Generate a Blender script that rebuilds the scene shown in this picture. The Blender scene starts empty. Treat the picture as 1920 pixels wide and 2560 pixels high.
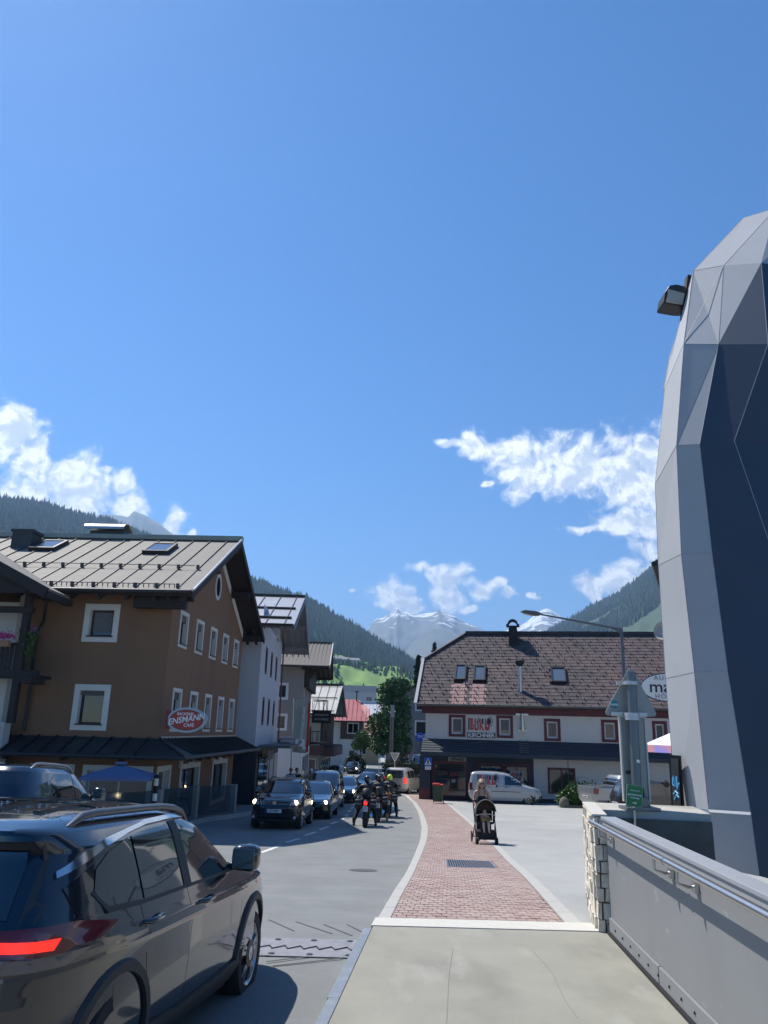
import bpy, bmesh, math, random
import numpy as np
from mathutils import Vector, Matrix, noise as mnoise
from mathutils.bvhtree import BVHTree
random.seed(7)
PI = math.pi
SC = bpy.context.scene
COL = SC.collection
R = math.radians

# ------------------------------------------------------------------ camera
# pinhole measured from the photograph: focal 1920 px on a 1920 x 2560 frame, eye at z = 0
F = 1920.0
PITCH, ROLL = R(15.95), R(1.5)
_up = np.array([math.sin(ROLL)*math.cos(PITCH), math.cos(ROLL)*math.cos(PITCH), -math.sin(PITCH)])
_z = np.array([0, 0, -1.0])
_fw = _z-_up*(_z@_up)
_fw /= np.linalg.norm(_fw)
_rt = np.cross(_fw, _up)
CM = np.array([_rt, _fw, _up])
cam_data = bpy.data.cameras.new('camera')
cam = bpy.data.objects.new('camera', cam_data)
COL.objects.link(cam)
cam.matrix_world = Matrix([list(CM[0])+[0], list(CM[1])+[0], list(CM[2])+[0], [0, 0, 0, 1]])
cam_data.sensor_fit = 'AUTO'
cam_data.sensor_width = 36
cam_data.lens = 27.0
cam_data.clip_start = 0.1
cam_data.clip_end = 40000
SC.camera = cam


def ray(u, v):
    return CM@np.array([(u-960)/F, -(v-1280)/F, -1.0])


def at(u, v, Y):
    r = ray(u, v)
    return r*(Y/r[1])


def azel(u, v):
    r = ray(u, v)
    return math.atan2(r[0], r[1]), math.atan2(r[2], math.hypot(r[0], r[1]))


# ------------------------------------------------------------------ light
SUN_EL, SUN_AZ = R(55.5), R(-49.0)       # azimuth from +Y, clockwise positive
sun_dir = Vector((math.sin(SUN_AZ)*math.cos(SUN_EL), math.cos(SUN_AZ)*math.cos(SUN_EL), math.sin(SUN_EL)))
sd = bpy.data.lights.new('sun', 'SUN')
sd.energy = 5.0
sd.angle = R(0.53)
sd.color = (1.0, 0.95, 0.87)
sun = bpy.data.objects.new('sun', sd)
COL.objects.link(sun)
sun.rotation_euler = sun_dir.to_track_quat('Z', 'Y').to_euler()

W = bpy.data.worlds.new('World')
SC.world = W
W.use_nodes = True
wn, wl = W.node_tree.nodes, W.node_tree.links
wn.clear()
wout = wn.new('ShaderNodeOutputWorld')
wbg = wn.new('ShaderNodeBackground')
wl.new(wbg.outputs[0], wout.inputs[0])
wbg.inputs[1].default_value = 0.11
sky = wn.new('ShaderNodeTexSky')
sky.sky_type = 'NISHITA'
sky.sun_disc = False
sky.sun_elevation = SUN_EL
sky.sun_rotation = SUN_AZ
sky.altitude = 800
sky.air_density = 1.0
sky.dust_density = 0.35
sky.ozone_density = 8
W.cycles.sampling_method = 'MANUAL'
W.cycles.sample_map_resolution = 512

SC.view_settings.view_transform = 'Standard'
SC.view_settings.look = 'None'
SC.view_settings.gamma = 1.0
SC.view_settings.exposure = 0.5
SC.cycles.use_denoising = True
SC.cycles.max_bounces = 6
SC.cycles.diffuse_bounces = 3
SC.cycles.glossy_bounces = 3
SC.cycles.volume_bounces = 0
SC.cycles.transparent_max_bounces = 6
SC.cycles.sample_clamp_indirect = 6


def wnode(t, **k):
    n = wn.new(t)
    for a, b in k.items():
        setattr(n, a, b)
    return n


def wmath(op, a, b=None, c=None, clamp=False):
    n = wn.new('ShaderNodeMath')
    n.operation = op
    n.use_clamp = clamp
    for i, x in enumerate((a, b, c)):
        if x is None:
            continue
        if isinstance(x, (int, float)):
            n.inputs[i].default_value = x
        else:
            wl.new(x, n.inputs[i])
    return n.outputs[0]


# clouds: fair-weather cumulus in the sky of the world, given by direction (azimuth, elevation)
CLOUDS = [(19, 1083, 72, 58), (53, 1086, 38, 36), (-60, 1090, 70, 60), (88, 1132, 42, 38), (63, 1160, 55, 42), (197, 1180, 48, 42), (163, 1212, 66, 44), (94, 1226, 70, 40),
          (25, 1222, 30, 20), (235, 1228, 66, 42), (307, 1212, 22, 30), (313, 1258, 50, 36), (150, 1260, 130, 28), (439, 1300, 26, 38), (452, 1338, 32, 30), (488, 1322, 8, 12), (275, 1182, 16, 12),
          (1178, 1107, 48, 38), (1122, 1112, 36, 12), (1272, 1118, 70, 36), (1300, 1172, 66, 52), (1309, 1220, 44, 32), (1376, 1135, 74, 46), (1470, 1155, 100, 58),
          (1432, 1195, 110, 44), (1582, 1190, 95, 88), (1660, 1190, 95, 98), (1566, 1250, 60, 24), (1620, 1133, 60, 46), (1740, 1190, 80, 90), (1563, 1309, 76, 30), (1478, 1325, 56, 12), (1625, 1320, 66, 40),
          (1623, 1387, 46, 24), (1560, 1430, 58, 24), (1485, 1462, 52, 26), (1492, 1487, 24, 20), (1544, 1464, 56, 28), (1225, 1200, 18, 8), (1050, 1420, 34, 13), (1080, 1429, 28, 20), (1131, 1446, 52, 36),
          (1122, 1482, 46, 30), (1234, 1457, 20, 18), (1206, 1484, 26, 18), (1262, 1486, 22, 14), (955, 1463, 38, 24), (983, 1487, 54, 30), (1014, 1506, 46, 24), (983, 1522, 42, 14),
          (1325, 1487, 11, 9), (1344, 1498, 13, 7), (1170, 1515, 16, 7), (888, 1468, 9, 6)]
tc = wnode('ShaderNodeTexCoord')
sx = wnode('ShaderNodeSeparateXYZ')
nrm = wnode('ShaderNodeVectorMath', operation='NORMALIZE')
wl.new(tc.outputs['Generated'], nrm.inputs[0])
wl.new(nrm.outputs[0], sx.inputs[0])
az = wmath('ARCTAN2', sx.outputs[0], sx.outputs[1])
el = wmath('ARCSINE', sx.outputs[2])
cx = wnode('ShaderNodeCombineXYZ')
wl.new(az, cx.inputs[0])
wl.new(el, cx.inputs[1])
# domain warp so that edges curl
wp = wnode('ShaderNodeTexNoise')
wp.inputs['Scale'].default_value = 16
wp.inputs['Detail'].default_value = 3
wl.new(cx.outputs[0], wp.inputs['Vector'])
wsub = wnode('ShaderNodeVectorMath', operation='SUBTRACT')
wl.new(wp.outputs['Color'], wsub.inputs[0])
wsub.inputs[1].default_value = (.5, .5, .5)
wmad = wnode('ShaderNodeVectorMath', operation='MULTIPLY_ADD')
wl.new(wsub.outputs[0], wmad.inputs[0])
wmad.inputs[1].default_value = (.05, .04, 0)
wl.new(cx.outputs[0], wmad.inputs[2])
cur = None
for (u, v, ru, rv) in CLOUDS:
    a, e = azel(u, v)
    m = wnode('ShaderNodeVectorMath', operation='MULTIPLY_ADD')
    wl.new(wmad.outputs[0], m.inputs[0])
    s1, s2 = F/(ru*1.22), F/(rv*1.22)
    m.inputs[1].default_value = (s1, s2, 0)
    m.inputs[2].default_value = (-a*s1, -e*s2, 0)
    ln = wnode('ShaderNodeVectorMath', operation='LENGTH')
    wl.new(m.outputs[0], ln.inputs[0])
    cur = ln.outputs['Value'] if cur is None else wmath('SMOOTH_MIN', cur, ln.outputs['Value'], .35)


def wnoise(vec, scale, detail, rough):
    n = wnode('ShaderNodeTexNoise')
    n.inputs['Scale'].default_value = scale
    n.inputs['Detail'].default_value = detail
    n.inputs['Roughness'].default_value = rough
    wl.new(vec, n.inputs['Vector'])
    return n.outputs['Fac']


n1 = wnoise(wmad.outputs[0], 30, 10, .66)
sh = wnode('ShaderNodeVectorMath', operation='ADD')
wl.new(wmad.outputs[0], sh.inputs[0])
sh.inputs[1].default_value = (-.006, .009, 0)
n2 = wnoise(sh.outputs[0], 30, 6, .6)
body = wmath('SUBTRACT', 1.0, cur)
dens = wmath('ADD', wmath('MULTIPLY', body, 1.25), wmath('MULTIPLY', wmath('SUBTRACT', n1, .5), 3.0))
mr = wnode('ShaderNodeMapRange', interpolation_type='SMOOTHSTEP')
wl.new(dens, mr.inputs[0])
mr.inputs[1].default_value = -0.1
mr.inputs[2].default_value = 0.85
relief = wmath('MULTIPLY', wmath('SUBTRACT', n1, n2), 3.4)
bulk = wmath('MULTIPLY', body, -.42)
lit = wmath('ADD', wmath('ADD', relief, bulk), .93)
lr = wnode('ShaderNodeMapRange', interpolation_type='SMOOTHSTEP')
wl.new(lit, lr.inputs[0])
lr.inputs[1].default_value = .35
lr.inputs[2].default_value = 1.0
cc = wnode('ShaderNodeMix', data_type='RGBA')
wl.new(lr.outputs[0], cc.inputs[0])
cc.inputs[6].default_value = (4.9, 5.6, 6.7, 1)
cc.inputs[7].default_value = (9.0, 9.25, 9.5, 1)
wmix = wnode('ShaderNodeMix', data_type='RGBA')
wl.new(mr.outputs[0], wmix.inputs[0])
hs = wnode('ShaderNodeHueSaturation')
hs.inputs['Saturation'].default_value = 1.22
wl.new(sky.outputs[0], hs.inputs['Color'])
wl.new(hs.outputs[0], wmix.inputs[6])
wl.new(cc.outputs[2], wmix.inputs[7])
wl.new(wmix.outputs[2], wbg.inputs[0])

# ------------------------------------------------------------------ ground profile (metres, eye level = 0)
GPY = [-60, 8.2, 12, 18, 24, 28, 32, 50, 60, 90, 120, 200, 400]
GPZ = [-1.8, -1.8, -2.1, -2.6, -3.02, -3.15, -3.32, -4.0, -4.3, -4.75, -4.95, -5.2, -5.4]


def G(y):
    return float(np.interp(y, GPY, GPZ))


def RD(y):          # road surface
    return G(y)-float(np.interp(y, [8, 24, 32], [.33, .14, .12]))


def gp(u, v, f=None):
    f = f or RD
    r = ray(u, v)
    r = r/r[1]
    lo, hi = 3.0, 390.0
    for i in range(50):
        m = (lo+hi)/2
        if r[2]*m > f(m):
            lo = m
        else:
            hi = m
    return r*lo


# ------------------------------------------------------------------ tagging
def tag(o, label=None, cat=None, group=None, kind=None):
    if label:
        o['label'] = label
    if cat:
        o['category'] = cat
    if group:
        o['group'] = group
    if kind:
        o['kind'] = kind
    return o


def empty(name, loc=(0, 0, 0), rz=0.0, label=None, cat=None, group=None, parent=None):
    o = bpy.data.objects.new(name, None)
    o.empty_display_size = .2
    COL.objects.link(o)
    o.location = loc
    o.rotation_euler = (0, 0, rz)
    if parent:
        o.parent = parent
    return tag(o, label, cat, group)


# ------------------------------------------------------------------ materials
MATS = {}


def mat(name, col, rough=.6, metal=0.0, var=0.0, vscale=4.0, bump=0.0, bscale=60.0, coat=0.0, emis=0.0, ecol=None, spec=.5, tint=None, alpha=1.0, stretch=None, detail=5.0):
    if name in MATS:
        return MATS[name]
    m = bpy.data.materials.new(name)
    m.use_nodes = True
    nt = m.node_tree
    b = nt.nodes['Principled BSDF']
    b.inputs['Base Color'].default_value = (*col, 1)
    b.inputs['Roughness'].default_value = rough
    b.inputs['Metallic'].default_value = metal
    b.inputs['Specular IOR Level'].default_value = spec
    if coat:
        b.inputs['Coat Weight'].default_value = coat
        b.inputs['Coat Roughness'].default_value = .03
    if emis:
        b.inputs['Emission Color'].default_value = (*(ecol or col), 1)
        b.inputs['Emission Strength'].default_value = emis
    if alpha < 1:
        b.inputs['Alpha'].default_value = alpha
    if var or bump:
        tcn = nt.nodes.new('ShaderNodeTexCoord')
        vec = tcn.outputs['Object']
        if stretch:
            mp = nt.nodes.new('ShaderNodeMapping')
            mp.inputs['Scale'].default_value = stretch
            nt.links.new(vec, mp.inputs['Vector'])
            vec = mp.outputs['Vector']
    if var:
        n = nt.nodes.new('ShaderNodeTexNoise')
        n.inputs['Scale'].default_value = vscale
        n.inputs['Detail'].default_value = detail
        n.inputs['Roughness'].default_value = .65
        nt.links.new(vec, n.inputs['Vector'])
        mr_ = nt.nodes.new('ShaderNodeMapRange')
        mr_.inputs[1].default_value = .3
        mr_.inputs[2].default_value = .7
        nt.links.new(n.outputs['Fac'], mr_.inputs[0])
        mx = nt.nodes.new('ShaderNodeMix')
        mx.data_type = 'RGBA'
        t2 = tint or tuple(c*(1-var) for c in col)
        mx.inputs[6].default_value = (*t2, 1)
        mx.inputs[7].default_value = (*[min(1, c*(1+var*.6)) for c in col], 1)
        nt.links.new(mr_.outputs[0], mx.inputs[0])
        nt.links.new(mx.outputs[2], b.inputs['Base Color'])
    if bump:
        n = nt.nodes.new('ShaderNodeTexNoise')
        n.inputs['Scale'].default_value = bscale
        n.inputs['Detail'].default_value = 4
        nt.links.new(vec, n.inputs['Vector'])
        bp = nt.nodes.new('ShaderNodeBump')
        bp.inputs['Strength'].default_value = bump
        bp.inputs['Distance'].default_value = .02
        nt.links.new(n.outputs['Fac'], bp.inputs['Height'])
        nt.links.new(bp.outputs[0], b.inputs['Normal'])
    MATS[name] = m
    return m


def island_var(m, amt=.4):
    """each loose piece (leaf, tree) gets its own brightness of the same colour"""
    nt = m.node_tree
    b = nt.nodes['Principled BSDF']
    geo = nt.nodes.new('ShaderNodeNewGeometry')
    r_ = nt.nodes.new('ShaderNodeMapRange')
    r_.inputs[3].default_value = 1-amt
    r_.inputs[4].default_value = 1+amt
    nt.links.new(geo.outputs['Random Per Island'], r_.inputs[0])
    h = nt.nodes.new('ShaderNodeHueSaturation')
    nt.links.new(r_.outputs[0], h.inputs['Value'])
    bc = b.inputs['Base Color']
    if bc.links:
        nt.links.new(bc.links[0].from_socket, h.inputs['Color'])
    else:
        h.inputs['Color'].default_value = bc.default_value
    nt.links.new(h.outputs[0], bc)
    return m


def wear(m, col, scale=1.2, lo=.55, hi=.7, stretch=None, amount=1.0):
    """a second colour (stains, streaks, patches) mixed over a material's base colour"""
    nt = m.node_tree
    b = nt.nodes['Principled BSDF']
    tcn = nt.nodes.new('ShaderNodeTexCoord')
    mp = nt.nodes.new('ShaderNodeMapping')
    mp.inputs['Scale'].default_value = stretch or (1, 1, 1)
    nt.links.new(tcn.outputs['Object'], mp.inputs['Vector'])
    n = nt.nodes.new('ShaderNodeTexNoise')
    n.inputs['Scale'].default_value = scale
    n.inputs['Detail'].default_value = 6
    nt.links.new(mp.outputs[0], n.inputs['Vector'])
    r_ = nt.nodes.new('ShaderNodeMapRange')
    r_.inputs[1].default_value = lo
    r_.inputs[2].default_value = hi
    r_.inputs[4].default_value = amount
    nt.links.new(n.outputs['Fac'], r_.inputs[0])
    mx = nt.nodes.new('ShaderNodeMix')
    mx.data_type = 'RGBA'
    mx.inputs[7].default_value = (*col, 1)
    nt.links.new(r_.outputs[0], mx.inputs[0])
    bc = b.inputs['Base Color']
    if bc.links:
        nt.links.new(bc.links[0].from_socket, mx.inputs[6])
    else:
        mx.inputs[6].default_value = bc.default_value
    nt.links.new(mx.outputs[2], bc)
    return m


# ------------------------------------------------------------------ mesh builder
class MB:
    def __init__(s):
        s.v, s.f, s.m, s.mats = [], [], [], []
        s.cur = 0

    def use(s, m):
        if m not in s.mats:
            s.mats.append(m)
        s.cur = s.mats.index(m)
        return s

    def face(s, pts):
        b = len(s.v)
        s.v += [tuple(p) for p in pts]
        s.f.append(tuple(range(b, b+len(pts))))
        s.m.append(s.cur)
        return s

    def mesh(s, vs, fs):
        b = len(s.v)
        s.v += [tuple(p) for p in vs]
        s.f += [tuple(b+i for i in f) for f in fs]
        s.m += [s.cur]*len(fs)
        return s

    def box(s, x0, x1, y0, y1, z0, z1):
        vs = [(x, y, z) for z in (z0, z1) for y in (y0, y1) for x in (x0, x1)]
        return s.mesh(vs, [(0, 2, 3, 1), (4, 5, 7, 6), (0, 1, 5, 4), (1, 3, 7, 5), (3, 2, 6, 7), (2, 0, 4, 6)])

    def obox(s, c, ax, ay, az_, hx, hy, hz):
        c, ax, ay, az_ = Vector(c), Vector(ax).normalized(), Vector(ay).normalized(), Vector(az_).normalized()
        vs = [c+ax*(sx_*hx)+ay*(sy*hy)+az_*(sz*hz) for sz in (-1, 1) for sy in (-1, 1) for sx_ in (-1, 1)]
        return s.mesh(vs, [(0, 2, 3, 1), (4, 5, 7, 6), (0, 1, 5, 4), (1, 3, 7, 5), (3, 2, 6, 7), (2, 0, 4, 6)])

    def bar(s, a, b, w, h, upv=(0, 0, 1)):
        a, b = Vector(a), Vector(b)
        d = (b-a)
        if d.length < 1e-6:
            return s
        x = d.cross(Vector(upv))
        if x.length < 1e-6:
            x = d.cross(Vector((1, 0, 0)))
        x.normalize()
        y = x.cross(d).normalized()
        return s.obox((a+b)/2, d, x, y, d.length/2, w/2, h/2)

    def tube(s, pts, r, n=8, caps=True):
        pts = [Vector(p) for p in pts]
        rs = r if isinstance(r, (list, tuple)) else [r]*len(pts)
        vs, fs = [], []
        prev = None
        for i, p in enumerate(pts):
            d = (pts[min(i+1, len(pts)-1)]-pts[max(i-1, 0)]).normalized()
            if prev is None:
                x = d.cross(Vector((0, 0, 1)))
                if x.length < .05:
                    x = d.cross(Vector((1, 0, 0)))
            else:
                x = prev-d*prev.dot(d)
            x.normalize()
            prev = x
            y = d.cross(x)
            for k in range(n):
                a = 2*PI*k/n
                vs.append(p+(x*math.cos(a)+y*math.sin(a))*rs[i])
        for i in range(len(pts)-1):
            for k in range(n):
                k2 = (k+1) % n
                fs.append((i*n+k, i*n+k2, (i+1)*n+k2, (i+1)*n+k))
        if caps:
            fs.append(tuple(range(n-1, -1, -1)))
            fs.append(tuple((len(pts)-1)*n+k for k in range(n)))
        return s.mesh(vs, fs)

    def lathe(s, c, axis, prof, n=24, caps=True):
        """prof: (radius, along axis)"""
        c, ax = Vector(c), Vector(axis).normalized()
        x = ax.cross(Vector((0, 0, 1)))
        if x.length < .05:
            x = Vector((1, 0, 0))
        x.normalize()
        y = ax.cross(x)
        vs, fs = [], []
        for (r_, h) in prof:
            for k in range(n):
                a = 2*PI*k/n
                vs.append(c+ax*h+(x*math.cos(a)+y*math.sin(a))*r_)
        for i in range(len(prof)-1):
            for k in range(n):
                k2 = (k+1) % n
                fs.append((i*n+k, i*n+k2, (i+1)*n+k2, (i+1)*n+k))
        if caps:
            fs.append(tuple(range(n-1, -1, -1)))
            fs.append(tuple((len(prof)-1)*n+k for k in range(n)))
        return s.mesh(vs, fs)

    def prism(s, poly, vec):
        """polygon (3d points) extruded along vec"""
        n = len(poly)
        p = [Vector(q) for q in poly]
        vv = Vector(vec)
        vs = p+[q+vv for q in p]
        fs = [tuple(range(n)), tuple(range(2*n-1, n-1, -1))]
        fs += [(i, i+n, (i+1) % n+n, (i+1) % n) for i in range(n)]
        return s.mesh(vs, fs)

    def sphere(s, c, r, n=12, m=8):
        rx, ry, rz = r if isinstance(r, (tuple, list)) else (r, r, r)
        vs = [(c[0], c[1], c[2]+rz)]
        for i in range(1, m):
            t = PI*i/m
            for k in range(n):
                a = 2*PI*k/n
                vs.append((c[0]+rx*math.sin(t)*math.cos(a), c[1]+ry*math.sin(t)*math.sin(a), c[2]+rz*math.cos(t)))
        vs.append((c[0], c[1], c[2]-rz))
        fs = [(0, 1+k, 1+(k+1) % n) for k in range(n)]
        for i in range(m-2):
            for k in range(n):
                fs.append((1+i*n+k, 1+(i+1)*n+k, 1+(i+1)*n+(k+1) % n, 1+i*n+(k+1) % n))
        L = len(vs)-1
        fs += [(L, 1+(m-2)*n+(k+1) % n, 1+(m-2)*n+k) for k in range(n)]
        return s.mesh(vs, fs)

    def build(s, name, m=None, parent=None, smooth=None, bevel=0, kind=None, fix=True, loc=None):
        me = bpy.data.meshes.new(name)
        me.from_pydata([tuple(p) for p in s.v], [], s.f)
        if m is not None:
            me.materials.append(m)
        else:
            for mm in s.mats:
                me.materials.append(mm)
            if len(s.mats) > 1:
                me.polygons.foreach_set('material_index', s.m)
        o = bpy.data.objects.new(name, me)
        COL.objects.link(o)
        if parent:
            o.parent = parent
        if loc:
            o.location = loc
        if fix or bevel or smooth:
            bm = bmesh.new()
            bm.from_mesh(me)
            if fix:
                bmesh.ops.recalc_face_normals(bm, faces=bm.faces)
            if bevel:
                es = [e for e in bm.edges if len(e.link_faces) == 2 and e.calc_face_angle(0) > .5]
                bmesh.ops.bevel(bm, geom=es, offset=bevel, segments=2, affect='EDGES', profile=.6)
            if smooth:
                bmesh.ops.remove_doubles(bm, verts=bm.verts, dist=1e-5)
                for e in bm.edges:
                    if len(e.link_faces) == 2:
                        e.smooth = e.calc_face_angle(0) < R(smooth)
                for f in bm.faces:
                    f.smooth = True
            bm.to_mesh(me)
            bm.free()
        if kind:
            o['kind'] = kind
        return o


def copy_tree(o, parent=None):
    c = o.copy()
    COL.objects.link(c)
    c.parent = parent
    for ch in list(o.children):
        copy_tree(ch, c)
    return c


def text(name, s, size, m, parent, loc, rot, ext=.004, align='CENTER', shear=0.0, bold=0.0, sx_=1.0, spacing=1.0):
    cu = bpy.data.curves.new(name, 'FONT')
    cu.body = s
    cu.size = size
    cu.extrude = ext
    cu.align_x = align
    cu.align_y = 'CENTER'
    cu.shear = shear
    cu.offset = bold
    cu.space_character = spacing
    cu.resolution_u = 3
    t = bpy.data.objects.new(name, cu)
    COL.objects.link(t)
    dg = bpy.context.evaluated_depsgraph_get()
    me = bpy.data.meshes.new_from_object(t.evaluated_get(dg))
    bpy.data.objects.remove(t)
    me.materials.clear()
    me.materials.append(m)
    o = bpy.data.objects.new(name, me)
    COL.objects.link(o)
    o.parent = parent
    o.location = loc
    o.rotation_euler = rot
    o.scale = (sx_, 1, 1)
    return o


class Frame:
    """local frame of a building: origin (X0,Y0,Z0), local +y heads along angle a (radians, clockwise from +Y)"""
    def __init__(s, X0, Y0, Z0, dx=0.0):
        s.o = np.array([X0, Y0, Z0])
        s.a = math.atan(dx)
        s.rz = -s.a
        c, n = math.cos(s.rz), math.sin(s.rz)
        s.ex = np.array([c, n, 0])
        s.ey = np.array([-n, c, 0])

    def onx(s, u, v, xc):      # pixel -> (y, z) on the local plane x = xc
        r = ray(u, v)
        k = (xc+s.o@s.ex)/(r@s.ex)
        p = r*k-s.o
        return p@s.ey, p[2]

    def ony(s, u, v, yc):      # pixel -> (x, z) on the local plane y = yc
        r = ray(u, v)
        k = (yc+s.o@s.ey)/(r@s.ey)
        p = r*k-s.o
        return p@s.ex, p[2]

    def rx(s, u0, v0, u1, v1, xc=0):
        a, b = s.onx(u0, v0, xc), s.onx(u1, v1, xc)
        return min(a[0], b[0]), max(a[0], b[0]), min(a[1], b[1]), max(a[1], b[1])

    def ry(s, u0, v0, u1, v1, yc=0):
        a, b = s.ony(u0, v0, yc), s.ony(u1, v1, yc)
        return min(a[0], b[0]), max(a[0], b[0]), min(a[1], b[1]), max(a[1], b[1])

# ------------------------------------------------------------------ mass meshes (thousands of small shapes in one part)
def mass(name, tv, tf, pos, scl, rot=None, m=None, parent=None, kind=None, mats=None, midx=None):
    """tv: template verts (n,3); tf: template faces (all same size); pos (N,3); scl (N,3) or (N,); rot (N,3,3) or angle about z (N,)"""
    tv = np.asarray(tv, float)
    tf = np.asarray(tf, int)
    pos = np.asarray(pos, float)
    N = len(pos)
    scl = np.asarray(scl, float)
    if scl.ndim == 1:
        scl = np.repeat(scl[:, None], 3, 1)
    V = tv[None]*scl[:, None, :]
    if rot is not None:
        rot = np.asarray(rot)
        if rot.ndim == 1:
            c, s = np.cos(rot), np.sin(rot)
            z = np.zeros_like(c)
            rot = np.stack([np.stack([c, -s, z], 1), np.stack([s, c, z], 1), np.stack([z, z, z+1], 1)], 1)
        V = np.einsum('nij,nkj->nki', rot, V)
    V = V+pos[:, None, :]
    k = tf.shape[1]
    Fc = (tf[None]+(np.arange(N)*len(tv))[:, None, None]).reshape(-1, k)
    me = bpy.data.meshes.new(name)
    me.vertices.add(N*len(tv))
    me.vertices.foreach_set('co', V.reshape(-1))
    me.loops.add(Fc.size)
    me.loops.foreach_set('vertex_index', Fc.reshape(-1).astype(np.int32))
    me.polygons.add(len(Fc))
    me.polygons.foreach_set('loop_start', (np.arange(len(Fc))*k).astype(np.int32))
    if mats:
        for mm in mats:
            me.materials.append(mm)
        me.polygons.foreach_set('material_index', np.repeat(np.asarray(midx, np.int32), len(tf)))
    elif m:
        me.materials.append(m)
    me.update(calc_edges=True)
    me.shade_flat()
    o = bpy.data.objects.new(name, me)
    COL.objects.link(o)
    if parent:
        o.parent = parent
    if kind:
        o['kind'] = kind
    return o


def strip_mesh(xs_of_y, ys, zf, nx=1):
    """xs_of_y(y)->(x0,x1)"""
    vs, fs = [], []
    for y in ys:
        a, b = xs_of_y(y)
        for i in range(nx+1):
            x = a+(b-a)*i/nx
            vs.append((x, y, zf(y)))
    for j in range(len(ys)-1):
        for i in range(nx):
            p = j*(nx+1)+i
            fs.append((p, p+1, p+nx+2, p+nx+1))
    return vs, fs


def interp(tab):
    xs, ys = [a for a, b in tab], [b for a, b in tab]
    return lambda t: float(np.interp(t, xs, ys))


# ------------------------------------------------------------------ ground, road, pavements
m_ground = mat('ground', (.16, .16, .13), .95, var=.3, vscale=.02)
m_asph = mat('asphalt', (.205, .213, .21), .86, var=.16, vscale=1.3, bump=.5, bscale=160)
wear(m_asph, (.15, .157, .157), .35, .52, .72, (1, .25, 1), .5)
wear(m_asph, (.30, .30, .29), 90, .60, .76, None, .6)
wear(m_asph, (.10, .105, .105), 110, .6, .75, None, .5)
m_plaza = mat('plaza_asphalt', (.35, .35, .335), .9, var=.1, vscale=.7, bump=.4, bscale=150)
wear(m_plaza, (.26, .27, .265), .5, .5, .7, (1, .5, 1), .55)
m_conc = mat('slab_concrete', (.285, .275, .225), .85, var=.1, vscale=1.4, bump=.25, bscale=90)
wear(m_conc, (.185, .18, .15), 1.5, .48, .66, (1, .55, 1), .6)
wear(m_conc, (.38, .37, .32), 3.1, .56, .72, (1, .4, 1), .5)
wear(m_conc, (.22, .21, .18), 140, .55, .7, None, .35)
wear(m_conc, (.12, .115, .1), 38, .70, .78, None, .6)
m_gran = mat('granite', (.42, .41, .38), .8, var=.14, vscale=30, bump=.4, bscale=90)
m_pale = mat('pale_granite', (.55, .53, .47), .8, var=.1, vscale=22, bump=.3, bscale=90)
m_dark = mat('near_black', (.012, .012, .013), .8)
m_paint = mat('road_paint', (.62, .62, .6), .8, var=.25, vscale=9)
m_side = mat('left_pavement', (.2, .2, .2), .9, var=.15, vscale=3, bump=.3)

ys = list(np.arange(-60, 64, 1.0))+list(np.arange(64, 400, 8.0))+[400, 600, 1200, 3000, 9000, 20000]
b = MB()
gv, gf = [], []
xs_ = [-20000, -3000, -400, -60, -20, 0, 20, 60, 400, 3000, 20000]
for y in ys:
    for x in xs_:
        gv.append((x, y, G(y)-.9))
for j in range(len(ys)-1):
    for i in range(len(xs_)-1):
        p = j*len(xs_)+i
        gf.append((p, p+1, p+len(xs_)+1, p+len(xs_)))
b.mesh(gv, gf).build('ground', m_ground, kind='structure', fix=False)

kerb_r = interp([(-60, 0.0), (8.2, 0.0), (11, .24), (14, .52), (20, .98), (25, 1.36), (29, 1.62), (33, 1.78), (38, 1.95), (47.6, 2.1), (57, 1.95), (58.5, 1.6)])
brick_r = interp([(8.2, 1.92), (14, 2.5), (23, 3.25), (32, 3.6), (44.3, 3.95), (60, 4.2)])
kerb_l = interp([(-60, -10), (14, -9.4), (22, -7.4), (26, -6.6), (30.7, -6.26), (34.5, -5.3), (50, -4.75), (80, -4.4), (118, -3.9), (200, -3.6), (400, -3)])
yr = list(np.arange(-60, 63, 1.0))+list(np.arange(63, 400, 6))
b = MB()
b.mesh(*strip_mesh(lambda y: (-30, 60) if y < 63.5 else (-20, 40), yr, RD, 4)).build('road', m_asph, kind='structure', fix=False, smooth=None)
# right pavement: kerb stones, brick walk, edging strip, plaza
yk = list(np.arange(8.55, 58.4, .5))


def solid_strip(name, fx0, fx1, ys, zt, depth, m, kind='structure', gap=None):
    b = MB()
    for y0, y1 in zip(ys[:-1], ys[1:]):
        g = gap or 0
        a0, a1, b0, b1 = fx0(y0), fx1(y0), fx0(y1), fx1(y1)
        if a1-a0 < .01:
            continue
        t0, t1 = zt(y0), zt(y1)
        ya, yb = y0+g, y1-g
        vs = [(a0, ya, t0), (a1, ya, t0), (b1, yb, t1), (b0, yb, t1)]
        vs += [(x, y, z-depth) for x, y, z in vs]
        b.mesh(vs, [(0, 1, 2, 3), (4, 7, 6, 5), (0, 4, 5, 1), (1, 5, 6, 2), (2, 6, 7, 3), (3, 7, 4, 0)])
    return b.build(name, m, kind=kind, fix=False)


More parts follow.
